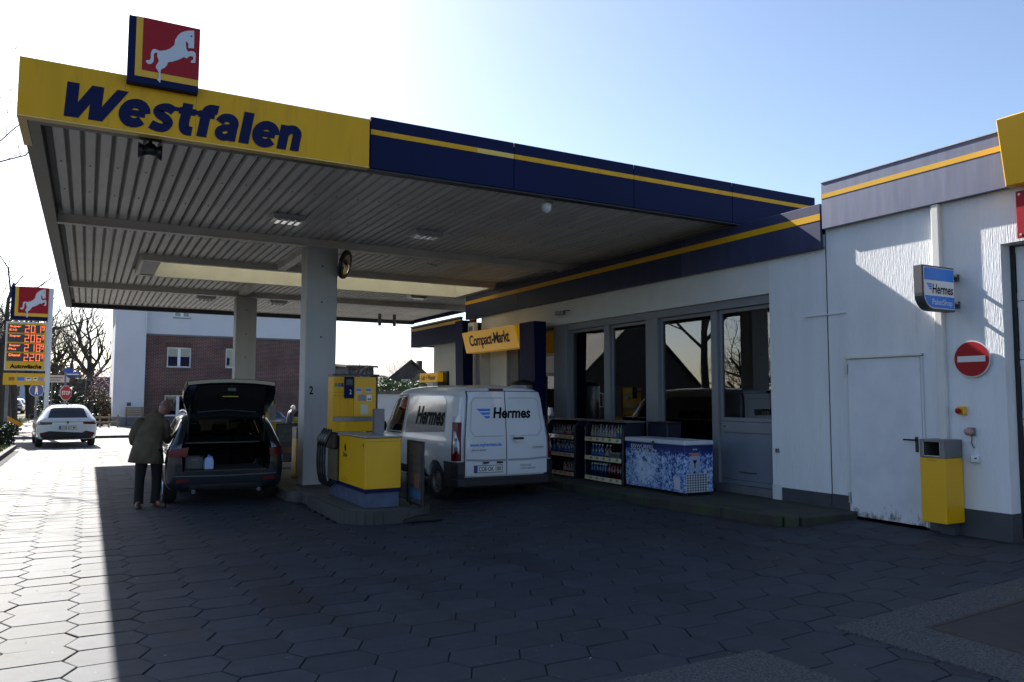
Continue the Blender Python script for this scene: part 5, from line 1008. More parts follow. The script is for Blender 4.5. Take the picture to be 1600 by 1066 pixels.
# --- white hatchback and the other parked cars
def hatch(name, label, cat, paint, loc, rz, text='', group=None):
    t = thing(name, label, cat, loc, rz, world=False, group=group)
    st = [(0,.36,.80,.90,.60,.95,0),(.04,.30,.87,.92,.64,1.00,.02),(.12,.26,.90,.93,.62,1.12,.10),(.35,.24,.915,.93,.585,1.40,.18),(.8,.22,.92,.92,.61,1.455,.05),(1.6,.22,.92,.90,.62,1.47,0),(2.3,.22,.92,.89,.60,1.44,0),(2.75,.22,.92,.88,.58,1.30,0),(3.2,.22,.92,.87,.70,.98,0),(3.7,.22,.91,.84,.72,.92,0),(4.15,.24,.86,.76,.62,.82,0),(4.32,.32,.74,.66,.5,.70,0),(4.36,.38,.62,.6,.45,.62,0)]
    me = shell(st, (.82, 3.45), .365); bv = bvh_of(me); put_mesh(me, 'body', paint, t)
    for x in (-.80,.80):
        for y in (.82,3.45): wheel(t, x, y, .33, .21, None, 5)
    decal(bv, 'rear_window', [(-.60,1.02),(.60,1.02),(.50,1.33),(.40,1.36),(-.40,1.36),(-.50,1.33)], (0,0,0), XP, ZU, YP, CGLASS, t, off=.008, cuts=4)
    decal(bv, 'lower_bumper', [(-.78,.30),(.78,.30),(.82,.50),(.55,.57),(.45,.50),(-.45,.50),(-.55,.57),(-.82,.50)], (0,0,0), XP, ZU, YP, TRIM, t, off=.018, cuts=4)
    decal(bv, 'tail_band', [(-.78,.865),(.78,.865),(.78,.885),(-.78,.885)], (0,0,0), XP, ZU, YP, GRAY, t, off=.008, cuts=4)
    for s in (-1,1):
        dd = Vector((-s*.35,1,0)).normalized(); R = Vector((dd.y,-dd.x,0)); l = decal(bv, 'tail_light', [(s*-.12,.87),(s*-.10,.80),(s*.28,.78),(s*.32,.90)][::s], (s*.58,0,0), R, ZU, dd, mat('smoked lamp', (.03,.012,.014), .15, coat=.6), t, off=.012, cuts=3)
        decal(bv, 'red_strip', [(s*-.09,.855),(s*-.08,.835),(s*.25,.835),(s*.27,.87)][::s], (s*.58,0,0), R, ZU, dd, REDL, l, off=.016, cuts=2)
        decal(bv, 'reflector', [(-.10,.43),(.12,.43),(.12,.49),(-.10,.52)], (s*.70,0,0), R, ZU, dd, REDL, t, off=.03, cuts=2)
        D = (-s,0,0); R2 = (0,-1,0) if s < 0 else (0,1,0); q = -1 if s < 0 else 1
        decal(bv, 'side_window', [(q*a, b) for a, b in [(.50,1.04),(2.85,.97),(2.5,1.30),(2.2,1.38),(.95,1.385),(.62,1.28)]], (0,0,0), R2, ZU, D, CGLASS, t, off=.006, cuts=4)
        strip(bv, 'pillar_trim', dens([(q*1.68,.96),(q*1.62,1.40)], 5), .07, (0,0,0), R2, ZU, D, BLK, t, off=.01)
        obj('wing_mirror', MB().lathe([(.02,-.07),(.07,-.05),(.09,.02),(.07,.08),(.02,.10)], (s*1.0,2.55,1.0), 10), BLK, t, smooth=True)
        for yy in (1.1, 2.1): B('door_handle', s*.93-.01, s*.93+.01, yy, yy+.18, .80, .825, paint, t)
    decal(bv, 'windscreen', [(-.58,.98),(.58,.98),(.48,1.33),(-.48,1.33)], (0,0,0), XP, ZU, (0,-1,0), CGLASS, t, off=.006, cuts=4)
    plate(bv, t, 0, .68, .50, .11, text, 0); obj('badge', MB().prism([(-.03,.84),(0,.80),(.03,.84),(.03,.90),(-.03,.90)], -.02, .005, 'y'), DGRAY, t) if text else None
    obj('aerial', MB().tube([(0,.62,1.46),(0,.52,1.53)], [.03,.01], 6), BLK, t)
    return t
WCP = mat('white car paint', (.72,.73,.75), .2, coat=.8); SILV = mat('silver car paint', (.42,.43,.45), .3, metal=.5, coat=.6); CYEL = mat('lime yellow car paint', (.55,.60,.02), .25, coat=.7); CBLU = mat('dark blue car paint', (.012,.025,.08), .2, coat=.8)
hatch('white_car', 'white hatchback leaving the forecourt beside the price sign', 'car', WCP, (-.56, 30.9, -.165), RAD(5), 'COE DT 84')
hatch('yellow_car', 'lime yellow car parked in front of the brick house behind the pillar', 'car', CYEL, (11.6, 43.6, -.55), RAD(4))
hatch('blue_car', 'dark blue car parked by the brick house seen beside the open tailgate', 'car', CBLU, (9.05, 44.2, -.55), RAD(6))
hatch('silver_car', 'silver car parked behind the low fence left of the brick house', 'car', SILV, (-.7, 57.0, -.1), RAD(-70))
# --- dark estate car with open tailgate
SEAT = mat('black seat cloth', (.005,.005,.006), .95, spec=.1)
ECP = mat('dark blue black car paint', (.008,.011,.016), .16, coat=1, spec=.6)
est = thing('estate_car', 'dark estate car standing at the pump with its tailgate open', 'car', (2.03, 13.32, -.161), RAD(-1.5), world=False)
est_st = [(0,.34,.80,.92,.66,.97,0),(.03,.27,.865,.94,.70,1.05,.02),(.08,.24,.895,.95,.70,1.25,.06),(.20,.22,.905,.95,.675,1.44,.10),(.6,.21,.91,.95,.67,1.49,0),(.9,.21,.91,.94,.67,1.50,0),(1.7,.21,.91,.92,.66,1.51,0),(2.4,.21,.91,.91,.62,1.47,0),(2.9,.21,.91,.90,.58,1.33,0),(3.4,.21,.91,.88,.70,1.0,0),(3.9,.21,.90,.85,.72,.94,0),(4.4,.23,.85,.78,.62,.84,0),(4.58,.3,.74,.68,.5,.72,0),(4.62,.36,.62,.62,.45,.64,0)]
sw = [(.50,1.0),(1.22,.985),(1.22,1.37),(.95,1.375),(.66,1.30)]; sw2 = [(1.32,.985),(2.05,.975),(2.05,1.385),(1.32,1.38)]; sw3 = [(2.13,.97),(3.0,.95),(2.72,1.26),(2.45,1.37),(2.13,1.385)]
me = shell(est_st, (.88, 3.62), .36, cut=False); eb0 = bvh_of(me); bpy.data.meshes.remove(me)
# one hollow runs from the boot opening through the cabin; then the window openings and the wheel arches
hol = MB().loft([[(x*a, y, z) for x, z in ((-.67,zf),(.67,zf),(.70,.95),(.575,zt),(-.575,zt),(-.70,.95))] for y, a, zf, zt in ((-.5,.98,.56,1.385),(.55,1,.56,1.39),(1.25,1.06,.50,1.42),(2.4,1.06,.45,1.40),(2.75,1.0,.45,1.25))])
ex = [hol, MB().prism(sw, -1.3, 1.3, 'x'), MB().prism(sw2, -1.3, 1.3, 'x'), MB().prism(sw3, -1.3, 1.3, 'x'), MB().prism([(-.52,1.03),(.52,1.03),(.46,1.32),(-.46,1.32)], 2.4, 4.0, 'y')]
me2 = shell(est_st, (.88, 3.62), .36, extra=ex)
put_mesh(me2, 'body', ECP, est)
for x in (-.80,.80):
    for y in (.88,3.62): wheel(est, x, y, .325, .21, mat('alloy', (.5,.5,.52), .25, metal=.9), 10)
for s in (-1,1):
    D = (-s,0,0); R2 = (0,-1,0) if s < 0 else (0,1,0); q = -1 if s < 0 else 1
    for P in (sw, sw2, sw3): decal(eb0, 'side_window', [(q*a, b) for a, b in P], (0,0,0), R2, ZU, D, CGLASS2, est, off=.002, cuts=3)
    strip(eb0, 'window_trim', dens([(q*a, b) for a, b in [(.46,.98),(2.0,.955),(3.06,.93)]], 6), .02, (0,0,0), R2, ZU, D, CHROME, est, off=.006); strip(eb0, 'window_trim', dens([(q*a, b) for a, b in [(.46,.98),(.64,1.32),(.95,1.40),(2.4,1.405),(2.75,1.29)]], 6), .018, (0,0,0), R2, ZU, D, CHROME, est, off=.006)
    obj('roof_rail', MB().tube([(s*.56,.50,1.455),(s*.57,.62,1.50),(s*.585,1.5,1.525),(s*.57,2.3,1.50),(s*.56,2.42,1.46)], .014, 8), CHROME, est, smooth=True)
    dd = Vector((-s*.55,1,0)).normalized(); R = Vector((dd.y,-dd.x,0))
    l = decal(eb0, 'tail_light', [(-.11,.80),(.16,.80),(.18,.95),(-.11,.92)], (s*.79,0,0), R, ZU, dd, REDL, est, off=.01, cuts=3)
    decal(eb0, 'reflector', [(-.10,.40),(.10,.40),(.10,.45),(-.10,.45)], (s*.66,0,0), (1,0,0), ZU, YP, REDL, est, off=.012, cuts=1)
    obj('wing_mirror', MB().lathe([(.02,-.07),(.07,-.05),(.1,.02),(.07,.08),(.02,.10)], (s*1.02,2.72,1.02), 10), ECP, est, smooth=True)
    for yy in (1.15, 2.15): B('door_handle', s*.925-.01, s*.925+.01, yy, yy+.2, .82, .845, CHROME, est)
    for yy in (1.27, 2.09): strip(eb0, 'shut_line', dens([(q*yy,.30),(q*yy,.97)], 6), .01, (0,0,0), R2, ZU, D, BLK, est, off=.004)
    strip(eb0, 'sill_trim', dens([(q*1.3,.30),(q*3.2,.30)], 6), .05, (0,0,0), R2, ZU, D, TRIM, est, off=.008)
    obj('exhaust', MB().tube([(s*.5,-.03,.25),(s*.5,.2,.26)], .035, 10), CHROME, est)
decal(eb0, 'windscreen', [(-.55,1.02),(.55,1.02),(.48,1.33),(-.48,1.33)], (0,0,0), XP, ZU, (0,-1,0), CGLASS2, est, off=.004, cuts=3)
decal(eb0, 'bumper_trim', [(-.70,.25),(.70,.25),(.72,.36),(-.72,.36)], (0,0,0), XP, ZU, YP, TRIM, est, off=.012, cuts=3); strip(eb0, 'bumper_crease', dens([(-.78,.50),(0,.485),(.78,.50)], 6), .02, (0,0,0), XP, ZU, YP, DGRAY, est, off=.006)
for s in (-1,1):
    pass
B('cargo_floor', -.64, .64, .06, 1.15, .555, .575, INTD, est); B('parcel_shelf', -.6, .6, .55, 1.1, .98, 1.0, BLK, est)
for x in (-.42, 0, .42):
    sb_ = obj('rear_seat', MB().box(x-.2,x+.2,1.15,1.27,.57,1.08), SEAT, est, bevel=.05, seg=2); obj('headrest', MB().box(x-.12,x+.12,1.17,1.26,1.10,1.28), SEAT, sb_, bevel=.04, seg=2)
for x in (-.38,.38): sb_ = obj('front_seat', MB().box(x-.23,x+.23,2.0,2.13,.5,1.10), SEAT, est, bevel=.05, seg=2); obj('headrest', MB().box(x-.12,x+.12,2.02,2.1,1.12,1.32), BLK, sb_, bevel=.04, seg=2)
obj('steering_wheel', MB().tube([(-.38+.18*math.cos(a), 2.62, .98+.18*math.sin(a)) for a in [i*2*math.pi/16 for i in range(17)]], .016, 8, cap=False), BLK, est)
# tailgate swung up on its hinge
tgp = []
for v, (hw, ins) in enumerate(((.60,.0),(.63,.02),(.68,.05),(.72,.03),(.72,-.02),(.68,-.07))):
    f = v/5; y = .40-f*.78; z = 1.44+f*.56-.06*math.sin(f*math.pi)*0; tgp.append((hw, y, z, ins))
def tgring(e, dz):
    return [[(x*hw*(1-e), y, z+dz+.05*(1-abs(x)**2.2)) for x in (-1,-.85,-.5,0,.5,.85,1)] for hw, y, z, _ in tgp]
tr, br = tgring(0,.0), tgring(.03,-.075)
mb = MB().loft([a+b[::-1] for a, b in zip(tr, br)])
tg = obj('tailgate', mb, ECP, est, smooth=False, bevel=.012, seg=2)
mbw = [(hw*.8, y, z-.082) for hw, y, z, _ in tgp[1:4]]
obj('tailgate_window', MB().loft([[(x*hw, y, z+.05*(1-abs(x*.8)**2.2)) for x in (-1,-.5,0,.5,1)] for hw, y, z in mbw], closed=False, cap=False), mat('dark tinted window', (.02,.022,.025), .06, coat=1), tg)
obj('tailgate_lining', MB().loft([[(x*hw, y, z-.10+.05*(1-abs(x*.75)**2.2)) for x in (-1,-.5,0,.5,1)] for hw, y, z in [(t_[0]*.75, t_[1], t_[2]) for t_ in tgp[3:]]], closed=False, cap=False), TRIM, tg)
B('lock_catch', -.06, .06, -.33, -.30, 1.85, 1.90, DGRAY, tg); obj('grab_strip', MB().tube([(-.46,.20,1.505),(0,.19,1.54),(.46,.20,1.505)], .008, 6), DGRAY, tg)
B('inner_lamp', -.12, .12, -.19, -.13, 1.755, 1.772, mat('dull yellow label', (.30,.26,.02), .4), tg)
for s in (-1,1): obj('gas_strut', MB().tube([(s*.60,.18,1.02),(s*.58,.06,1.66)], .012, 8), BLK, est)
t = thing('screenwash_canister', 'pale blue plastic canister standing in the open boot of the dark car', 'canister', (1.77, 13.50, .42), .1, world=False); t.scale = (.82,.82,.82)
obj('body', MB().loft([[(x*.085*k, y*.06*k, z) for x, y in ((-1,-1),(1,-1),(1,1),(-1,1))] for z, k in ((0,.9),(.02,1),(.17,1),(.22,.75),(.25,.32))]), mat('milky blue plastic', (.34,.45,.72), .35), t, bevel=.012, seg=2); obj('cap', MB().lathe([(.022,.25),(.022,.285)], (0,0,0), 12), HB, t); obj('handle', MB().tube([(.07,0,.19),(.06,0,.245),(.02,0,.25)], .012, 8), mat('milky blue plastic', (.34,.45,.72), .35), t)
t = thing('shopping_crate', 'dark folding crate in the left of the open boot', 'crate', (1.56, 13.72, .42), 0, world=False); obj('crate_body', MB().box(-.14,.14,-.15,.15,0,.015).box(-.14,-.125,-.15,.15,.016,.2).box(.125,.14,-.15,.15,.016,.2).box(-.124,.124,-.15,-.135,.016,.2).box(-.124,.124,.135,.15,.016,.2), DGRAY, t, bevel=.004); B('crate_handle', -.05, .05, -.156, -.151, .14, .17, GRAY, t)
# ------------------------------------------------------------------ people
def skin_body(joints, edges, root, sub=2):
    names = list(joints); me = bpy.data.meshes.new('sk'); me.from_pydata([joints[n][0] for n in names], [(names.index(a), names.index(b)) for a, b in edges], [])
    o = bpy.data.objects.new('sk', me); COL.objects.link(o); md = o.modifiers.new('s','SKIN'); md.use_smooth_shade = True
    for i, n in enumerate(names):
        r = joints[n][1]; r = r if isinstance(r, tuple) else (r, r); me.skin_vertices[0].data[i].radius = r; me.skin_vertices[0].data[i].use_root = n == root
    sd_ = o.modifiers.new('d','SUBSURF'); sd_.levels = sd_.render_levels = sub
    out = ev_mesh(o); kill(o); return out
def head_geo(c, r, face, up, tilt=0):
    """head with face: lathe-like ellipsoid with brow, nose, chin and ears; face = direction looked at"""
    F = Vector(face).normalized(); U = Vector(up).normalized(); R = F.cross(U).normalized(); U = R.cross(F); mb = MB(); C = Vector(c); n, k = 20, 14; rings = []
    for i in range(1, k):
        a = math.pi*i/k; ring = []
        for j in range(n):
            b = 2*math.pi*j/n; x, y, z = math.sin(a)*math.cos(b), math.sin(a)*math.sin(b), -math.cos(a)   # y = forward
            sx, sy, sz = .77, .95, 1.18
            if z < -.2: sx *= 1+.28*(z+.2); sy *= 1+.12*(z+.2)
            q = Vector((x*sx, y*sy, z*sz))
            if y > .3:
                q.y -= .06*(1-abs(x)*1.5) if -.05 < z < .2 else 0        # eye hollow
                if abs(x) < .2 and -.38 < z < .12: q.y += .20*(1-abs(x)/.2)*(1-(z+.38)/.5)+.02
                if -.62 < z < -.48 and abs(x) < .3: q.y += .03
            ring.append(C+(R*q.x+F*q.y+U*q.z)*r)
        rings.append(ring)
    mb.loft(rings)
    for s in (-1,1):
        e = C+R*s*.77*r-U*.02*r; mb.loft([[e+R*s*t*.09*r+(F*math.cos(q)*.13+U*math.sin(q)*.22-F*.05)*r*sc for q in [i*math.pi/4 for i in range(8)]] for t, sc in ((0,.8),(1,1.0),(1.6,.7))])
    return mb, R, F, U
def hand(mb, p, d, n, s=1.):
    """palm and five bent fingers; d = pointing direction, n = palm normal"""
    D = Vector(d).normalized(); Nn = Vector(n).normalized(); A = D.cross(Nn).normalized(); P = Vector(p)
    mb.loft([[P+D*t*s+A*w*x*s+Nn*h*y*s for x, y in ((-1,-.6),(-.5,-1),(.5,-1),(1,-.6),(1,.6),(.5,1),(-.5,1),(-1,.6))] for t, w, h in ((-.02,.028,.02),(.03,.04,.016),(.085,.042,.013),(.095,.038,.010))])
    for i, (x, l) in enumerate(((-.031,.068),(-.010,.078),(.011,.073),(.031,.058))):
        b = P+D*.088*s+A*x*s; mb.tube([b, b+D*l*.45*s+Nn*.010*s, b+D*l*.8*s+Nn*.03*s, b+D*l*.9*s+Nn*.048*s], [.0095*s,.009*s,.008*s,.006*s], 7)
    b = P+D*.03*s-A*.04*s; mb.tube([b, b+D*.03*s-A*.02*s+Nn*.01*s, b+D*.055*s-A*.018*s+Nn*.022*s], [.012*s,.0105*s,.008*s], 7)
def cloth(rings): return MB().loft(rings)
def ell(c, rx, ry, ax=(1,0,0), ay=(0,1,0), n=20, wr=0, ph=0, seed=0):
    A, Y, C = Vector(ax), Vector(ay), Vector(c)
    return [C+A*rx*math.cos(2*math.pi*i/n)*(1+wr*math.sin(5*2*math.pi*i/n+ph))+Y*ry*math.sin(2*math.pi*i/n)*(1+wr*math.sin(4*2*math.pi*i/n+ph*1.7)) for i in range(n)]
# man bending towards the dark car (local frame: origin between the feet, z up, world axes)
man = thing('person', 'person in an olive jacket and black trousers bending towards the open car', 'person', (.92, 13.72, -.161), world=False)
J = {'pel': ((-.02,.0,.90), .13), 'sp': ((.0,.03,1.08), (.12,.09)), 'ch': ((.03,.10,1.28), (.12,.08)), 'nk': ((.13,.20,1.46), .055), 'hd': ((.21,.24,1.55), .085), 'cr': ((.235,.25,1.63), .07),
     'hl': ((-.11,.0,.86), .09), 'kl': ((-.14,.03,.47), .062), 'al': ((-.15,.0,.09), .045), 'tl': ((-.17,-.13,.045), .035), 'hr': ((.09,.0,.86), .09), 'kr': ((.10,.05,.47), .062), 'ar': ((.09,.02,.09), .045), 'tr': ((.16,-.08,.045), .035),
     'sl': ((-.16,.12,1.33), .05), 'el': ((-.255,.09,1.10), .045), 'wl': ((-.12,.34,.98), .035), 'sr': ((.20,.11,1.31), .05), 'er': ((.235,.20,1.09), .045), 'wr': ((.34,.42,1.02), .035)}
E_ = [('pel','sp'),('sp','ch'),('ch','nk'),('nk','hd'),('hd','cr'),('pel','hl'),('hl','kl'),('kl','al'),('al','tl'),('pel','hr'),('hr','kr'),('kr','ar'),('ar','tr'),('ch','sl'),('sl','el'),('el','wl'),('ch','sr'),('sr','er'),('er','wr')]
bm_ = skin_body(J, E_, 'pel'); mb = MB().add([tuple(v.co) for v in bm_.vertices], [tuple(p.vertices) for p in bm_.polygons])
hg, R, F, U = head_geo((.215,.255,1.575), .112, (.55,.62,-.42), (.35,.35,.85)); mb.add(hg.v, hg.f); hand(mb, (.375,.42,1.01), (.55,.8,-.1), (0,.1,-1)); hand(mb, (-.10,.36,.97), (.6,.7,-.2), (0,.1,-1))
obj('body', mb, SKIN, man, smooth=True)
hc = Vector((.215,.255,1.575)); mb = MB(); rr_ = []      # short grey fringe round the back of the head
for a, b in ((-.15,1.02),(.12,1.03),(.30,1.02)):
    ring = []
    for i in range(15):
        q = math.pi*.5+math.pi*(i/14-.5)*1.25; q = -q; e = math.sqrt(max(.05, 1-(a/1.18)**2)); ring.append(hc+(R*math.cos(q)*.77*e+F*math.sin(q)*.95*e+U*a)*.112*b)
    rr_.append(ring)
obj('hair', mb.loft(rr_, closed=False, cap=False), mat('thin grey hair', (.16,.13,.11), .9), man, smooth=True)
jk = MB(); rings = [ell((-.06,.0,.70),.265,.185,ax=(1,0,-.08),wr=.05,ph=.3), ell((-.06,.01,.80),.250,.18,ax=(1,0,-.06),wr=.04,ph=.5), ell((-.055,.02,.94),.225,.165,wr=.03,ph=.9), ell((-.035,.04,1.10),.208,.155,wr=.02,ph=1.5), ell((-.01,.08,1.25),.205,.15,ax=(.99,0,.02),ay=(0,.97,.24),wr=.015,ph=2), ell((.02,.10,1.37),.19,.13,ax=(.97,0,.02),ay=(0,.95,.3)), ell((.06,.14,1.445),.135,.105,ax=(.95,0,-.1),ay=(0,.9,.4)), ell((.10,.17,1.49),.082,.078,ax=(.9,0,-.3),ay=(0,.9,.4)), ell((.115,.18,1.51),.074,.07,ax=(.9,0,-.3),ay=(0,.9,.4))]
jk.loft(rings)
jk.tube([(-.10,.11,1.38),(-.165,.11,1.345),(-.215,.09,1.24),(-.262,.08,1.11),(-.245,.16,1.03),(-.17,.27,.985),(-.12,.34,.975)], [.05,.082,.078,.07,.064,.058,.05], 14); jk.tube([(.13,.10,1.375),(.195,.11,1.33),(.225,.14,1.22),(.235,.20,1.09),(.27,.30,1.04),(.33,.40,1.02)], [.05,.078,.072,.066,.06,.05], 14)
jo = obj('jacket', jk, JACK, man, smooth=True)
strp = MB().tube([(.02,-.165+.02,.70),(.0,-.165,.82),(-.01,-.15,.95)], .004, 5); obj('vent_seam', strp, mat('seam', (.02,.02,.015), .9), jo)
tr = MB()
for s, J0 in ((-1, [(-.09,.01,.92),(-.115,.01,.80),(-.13,.02,.62),(-.14,.035,.47),(-.145,.02,.28),(-.15,.0,.10),(-.15,-.005,.055)]), (1, [(.07,.01,.92),(.09,.015,.80),(.10,.03,.62),(.105,.05,.47),(.10,.035,.28),(.09,.02,.10),(.09,.015,.055)])): tr.tube(J0, [.112,.105,.088,.075,.070,.072,.074], 14)
obj('trousers', tr, TROU, man, smooth=True)
for x, y, a in ((-.155,-.02,-.1),(.11,-.0,.7)):
    sh = MB().loft([[(p[0], p[1], z) for p in [(w*.048*math.cos(q), -.05+.145*l*math.sin(q)) for q in [i*math.pi/7 for i in range(14)]]] for z, w, l in ((0,1,1),(.02,1.02,1.02),(.05,.95,.96),(.075,.8,.75),(.09,.7,.5))]).xf(Matrix.Translation((x,y+.02,.0)) @ Matrix.Rotation(a, 4, 'Z')); obj('shoe', sh, SHOE, man, smooth=True)
# white-haired person on the far driveway
w = thing('person', 'white-haired person in dark blue walking near the yellow car', 'person', (8.18, 36.2, -.51), world=False)
J = {'pel': ((0,0,.92), .13), 'sp': ((.01,0,1.1), (.14,.11)), 'ch': ((.05,0,1.32), (.17,.12)), 'nk': ((.10,0,1.47), .055), 'hd': ((.16,0,1.57), .08), 'hl': ((0,-.1,.88), .09), 'kl': ((.12,-.1,.48), .06), 'al': ((.02,-.1,.09), .045), 'tl': ((.14,-.1,.04), .035), 'hr': ((0,.1,.88), .09), 'kr': ((.0,.1,.48), .06), 'ar': ((-.16,.1,.11), .045), 'tr': ((-.05,.1,.04), .035), 'sl': ((.03,-.19,1.40), .065), 'el': ((-.03,-.24,1.13), .048), 'wl': ((.10,-.24,.92), .035), 'sr': ((.03,.19,1.40), .065), 'er': ((.03,.24,1.13), .048), 'wr': ((.16,.22,.95), .035)}
bm_ = skin_body(J, [e for e in E_ if 'cr' not in e], 'pel'); mb = MB().add([tuple(v.co) for v in bm_.vertices], [tuple(p.vertices) for p in bm_.polygons])
hg, R, F, U = head_geo((.165,0,1.585), .108, (1,.05,-.25), (.2,0,1)); mb.add(hg.v, hg.f); hand(mb, (.12,-.24,.90), (.2,0,-1), (0,1,0)); hand(mb, (.18,.22,.93), (.3,0,-1), (0,-1,0)); obj('body', mb, mat('pale skin', (.42,.25,.19), .5), w, smooth=True)
hc = Vector((.165,0,1.585)); hr_ = []
for i in range(1, 9):
    a = math.pi*i/9*.62; ring = []
    for j in range(16):
        b = 2*math.pi*j/16; q = Vector((math.sin(a)*math.cos(b)*.84, math.sin(a)*math.sin(b)*1.02-.12, math.cos(a)*1.27)); q.y = min(q.y, .62) if q.z < .6 else q.y; ring.append(hc+(R*q.x+F*q.y+U*q.z)*.112)
    hr_.append(ring)
obj('hair', MB().loft(hr_), HAIRW, w, smooth=True)
jk = MB().loft([ell((.0,0,.80),.15,.21), ell((.01,0,1.0),.145,.20), ell((.03,0,1.2),.145,.205), ell((.05,0,1.36),.125,.20), ell((.08,0,1.45),.09,.13), ell((.10,0,1.49),.066,.07)]); DBJ = mat('dark blue jacket', (.012,.02,.045), .8, var=.2, vs=8)
jk.tube([(.04,-.17,1.41),(.02,-.235,1.34),(-.03,-.25,1.13),(.08,-.245,.95)], [.075,.08,.07,.055], 12).tube([(.04,.17,1.41),(.03,.235,1.34),(.03,.25,1.13),(.14,.23,.97)], [.075,.08,.07,.055], 12); obj('jacket', jk, DBJ, w, smooth=True)
tr = MB().tube([(0,-.08,.92),(.07,-.1,.68),(.12,-.1,.48),(.06,-.1,.25),(.02,-.1,.06)], [.115,.105,.088,.08,.08], 12).tube([(0,.08,.92),(.0,.1,.68),(.0,.1,.48),(-.10,.1,.25),(-.16,.1,.07)], [.115,.105,.088,.08,.08], 12); obj('trousers', tr, TROU, w, smooth=True)
for x, y in ((.06,-.1),(-.12,.1)): obj('shoe', MB().loft([[(x+.13*k*math.cos(q), y+.05*k*math.sin(q), z) for q in [i*math.pi/6 for i in range(12)]] for z, k in ((0,1),(.04,1),(.075,.7))]), BLK, w, smooth=True)
# ------------------------------------------------------------------ price totem
t = thing('price_sign', 'tall fuel price sign with red horse square and glowing orange prices', 'sign', (-1.5, 38, -.2))
PY_ = 37.9
B('pole', -1.60, -1.44, PY_+.02, PY_+.5, -.3, 6.16, WHT, t, bevel=.01); B('pole', -3.0, -2.88, PY_+.2, PY_+.32, -.3, 2.1, STEELD, t)
for yy, rt in ((PY_, (1,0,0)), (PY_+.52, (-1,0,0))):
    B('case', -2.93, -1.60, min(yy, yy+.24 if rt[0] > 0 else yy-.24), max(yy, yy+.24 if rt[0] > 0 else yy-.24), 4.78, 6.16, NAVYD, t)
    logo(t, -2.93 if rt[0] > 0 else -1.60, 4.78, 1.33, 1.38, yy, right=rt)
B('price_case', -3.04, -1.60, PY_, PY_+.3, 2.68, 4.66, YEL, t, bevel=.01)
fm = MB().box(-3.06,-1.6,PY_-.012,PY_,4.63,4.68).box(-3.06,-1.6,PY_-.012,PY_,2.66,2.70).box(-3.06,-3.02,PY_-.012,PY_,2.70,4.63).box(-1.64,-1.6,PY_-.012,PY_,2.70,4.63); obj('white_frame', fm, WHT, t)
SEG = mat('orange led digit', (1,.20,.05), .5, emit=.42); LCD = mat('dark display', (.03,.032,.035), .3)
segs = {'0':'abcdef','1':'bc','2':'abged','5':'afgcd','6':'afgedc','8':'abcdefg','9':'abcdfg'}
def digit(mb, ch, x, z, w, h, y):
    q = .016*h/.30; S_ = {'a':(x,x+w,z+h-q,z+h),'g':(x,x+w,z+h/2-q/2,z+h/2+q/2),'d':(x,x+w,z,z+q),'f':(x,x+q,z+h/2,z+h),'b':(x+w-q,x+w,z+h/2,z+h),'e':(x,x+q,z,z+h/2),'c':(x+w-q,x+w,z,z+h/2)}
    for k in segs[ch]: a = S_[k]; mb.box(a[0]-.003, a[1]+.003, y-.004, y, a[2]-.003, a[3]+.003)
for i, (nm, sub_, num) in enumerate((('Super','E10','2019'),('Super','','2069'),('Super','Plus','2189'),('Diesel','','2209'))):
    zt = 4.56-i*.395; d = B('price_row', -2.98, -1.70, PY_-.02, PY_-.001, zt-.33, zt, LCD, t)
    txt(nm, (-2.72, PY_-.02, zt-.08), (1,0,0), ZU, .40, .11, SEG, d, bold=.03); 
    if sub_: txt(sub_, (-2.80, PY_-.02, zt-.22), (1,0,0), ZU, .26, .09, SEG, d, bold=.02)
    mb = MB()
    for k, ch in enumerate(num[:3]): digit(mb, ch, -2.38+k*.21, zt-.31, .14, .29, PY_-.021)
    digit(mb, num[3], -1.76-.02, zt-.17, .075, .15, PY_-.021); mb.box(-1.78,-1.705,PY_-.025,PY_-.021,zt-.22,zt-.205); tag(obj('price_digits', mb, SEG, d), kind='stuff')
txt('Autowäsche', (-2.30, PY_, 2.83), (1,0,0), ZU, 1.12, .18, INK, t, bold=.045, depth=.004)
c = B('card_panel', -3.08, -1.62, PY_, PY_+.2, 2.06, 2.55, YEL, t, bevel=.01)
for x, w_, m_ in ((-2.78,.2,mat('card logo brown', (.35,.12,.02), .5)),(-2.46,.25,HB),(-2.18,.2,HWHT),(-1.94,.14,HWHT),(-1.74,.16,mat('card logo mauve', (.35,.25,.45), .5))):
    p = B('card_mark', x-w_/2, x+w_/2, PY_-.012, PY_-.001, 2.24, 2.38, m_, c)
    if m_ is HWHT: B('card_print', x-w_*.35, x+w_*.35, PY_-.016, PY_-.0125, 2.31, 2.35, INK, p)
# ------------------------------------------------------------------ small street signs
BLS = mat('blue traffic sign', (.01,.07,.36), .35)
t = thing('foot_path_sign', 'round blue footpath sign on a grey post left of the white car', 'traffic sign', (-1.98, 40, -.2)); obj('post', MB().tube([(-1.98,40,-.2),(-1.98,40,2.1)], .05, 10), STEELD, t, smooth=True)
obj('disc', MB().lathe([(.28,39.93),(.28,39.945)], (-1.98,0,1.86), 28, 'y'), WHT, t); obj('blue_disc', MB().lathe([(.262,39.922),(.262,39.929)], (-1.98,0,1.86), 28, 'y'), BLS, t)
flat([(-.03,-.16),(.0,-.03),(.03,-.16),(.06,-.16),(.035,.06),(.05,.07),(.03,.12),(-.03,.12),(-.05,.07),(-.035,.06),(-.06,-.16)], (-1.98,39.922,1.83), (1,0,0), ZU, HWHT, t, 'walker_symbol', t=.003); flat(circ(.035,10,0,.165), (-1.98,39.922,1.83), (1,0,0), ZU, HWHT, t, 'walker_head', t=.003)
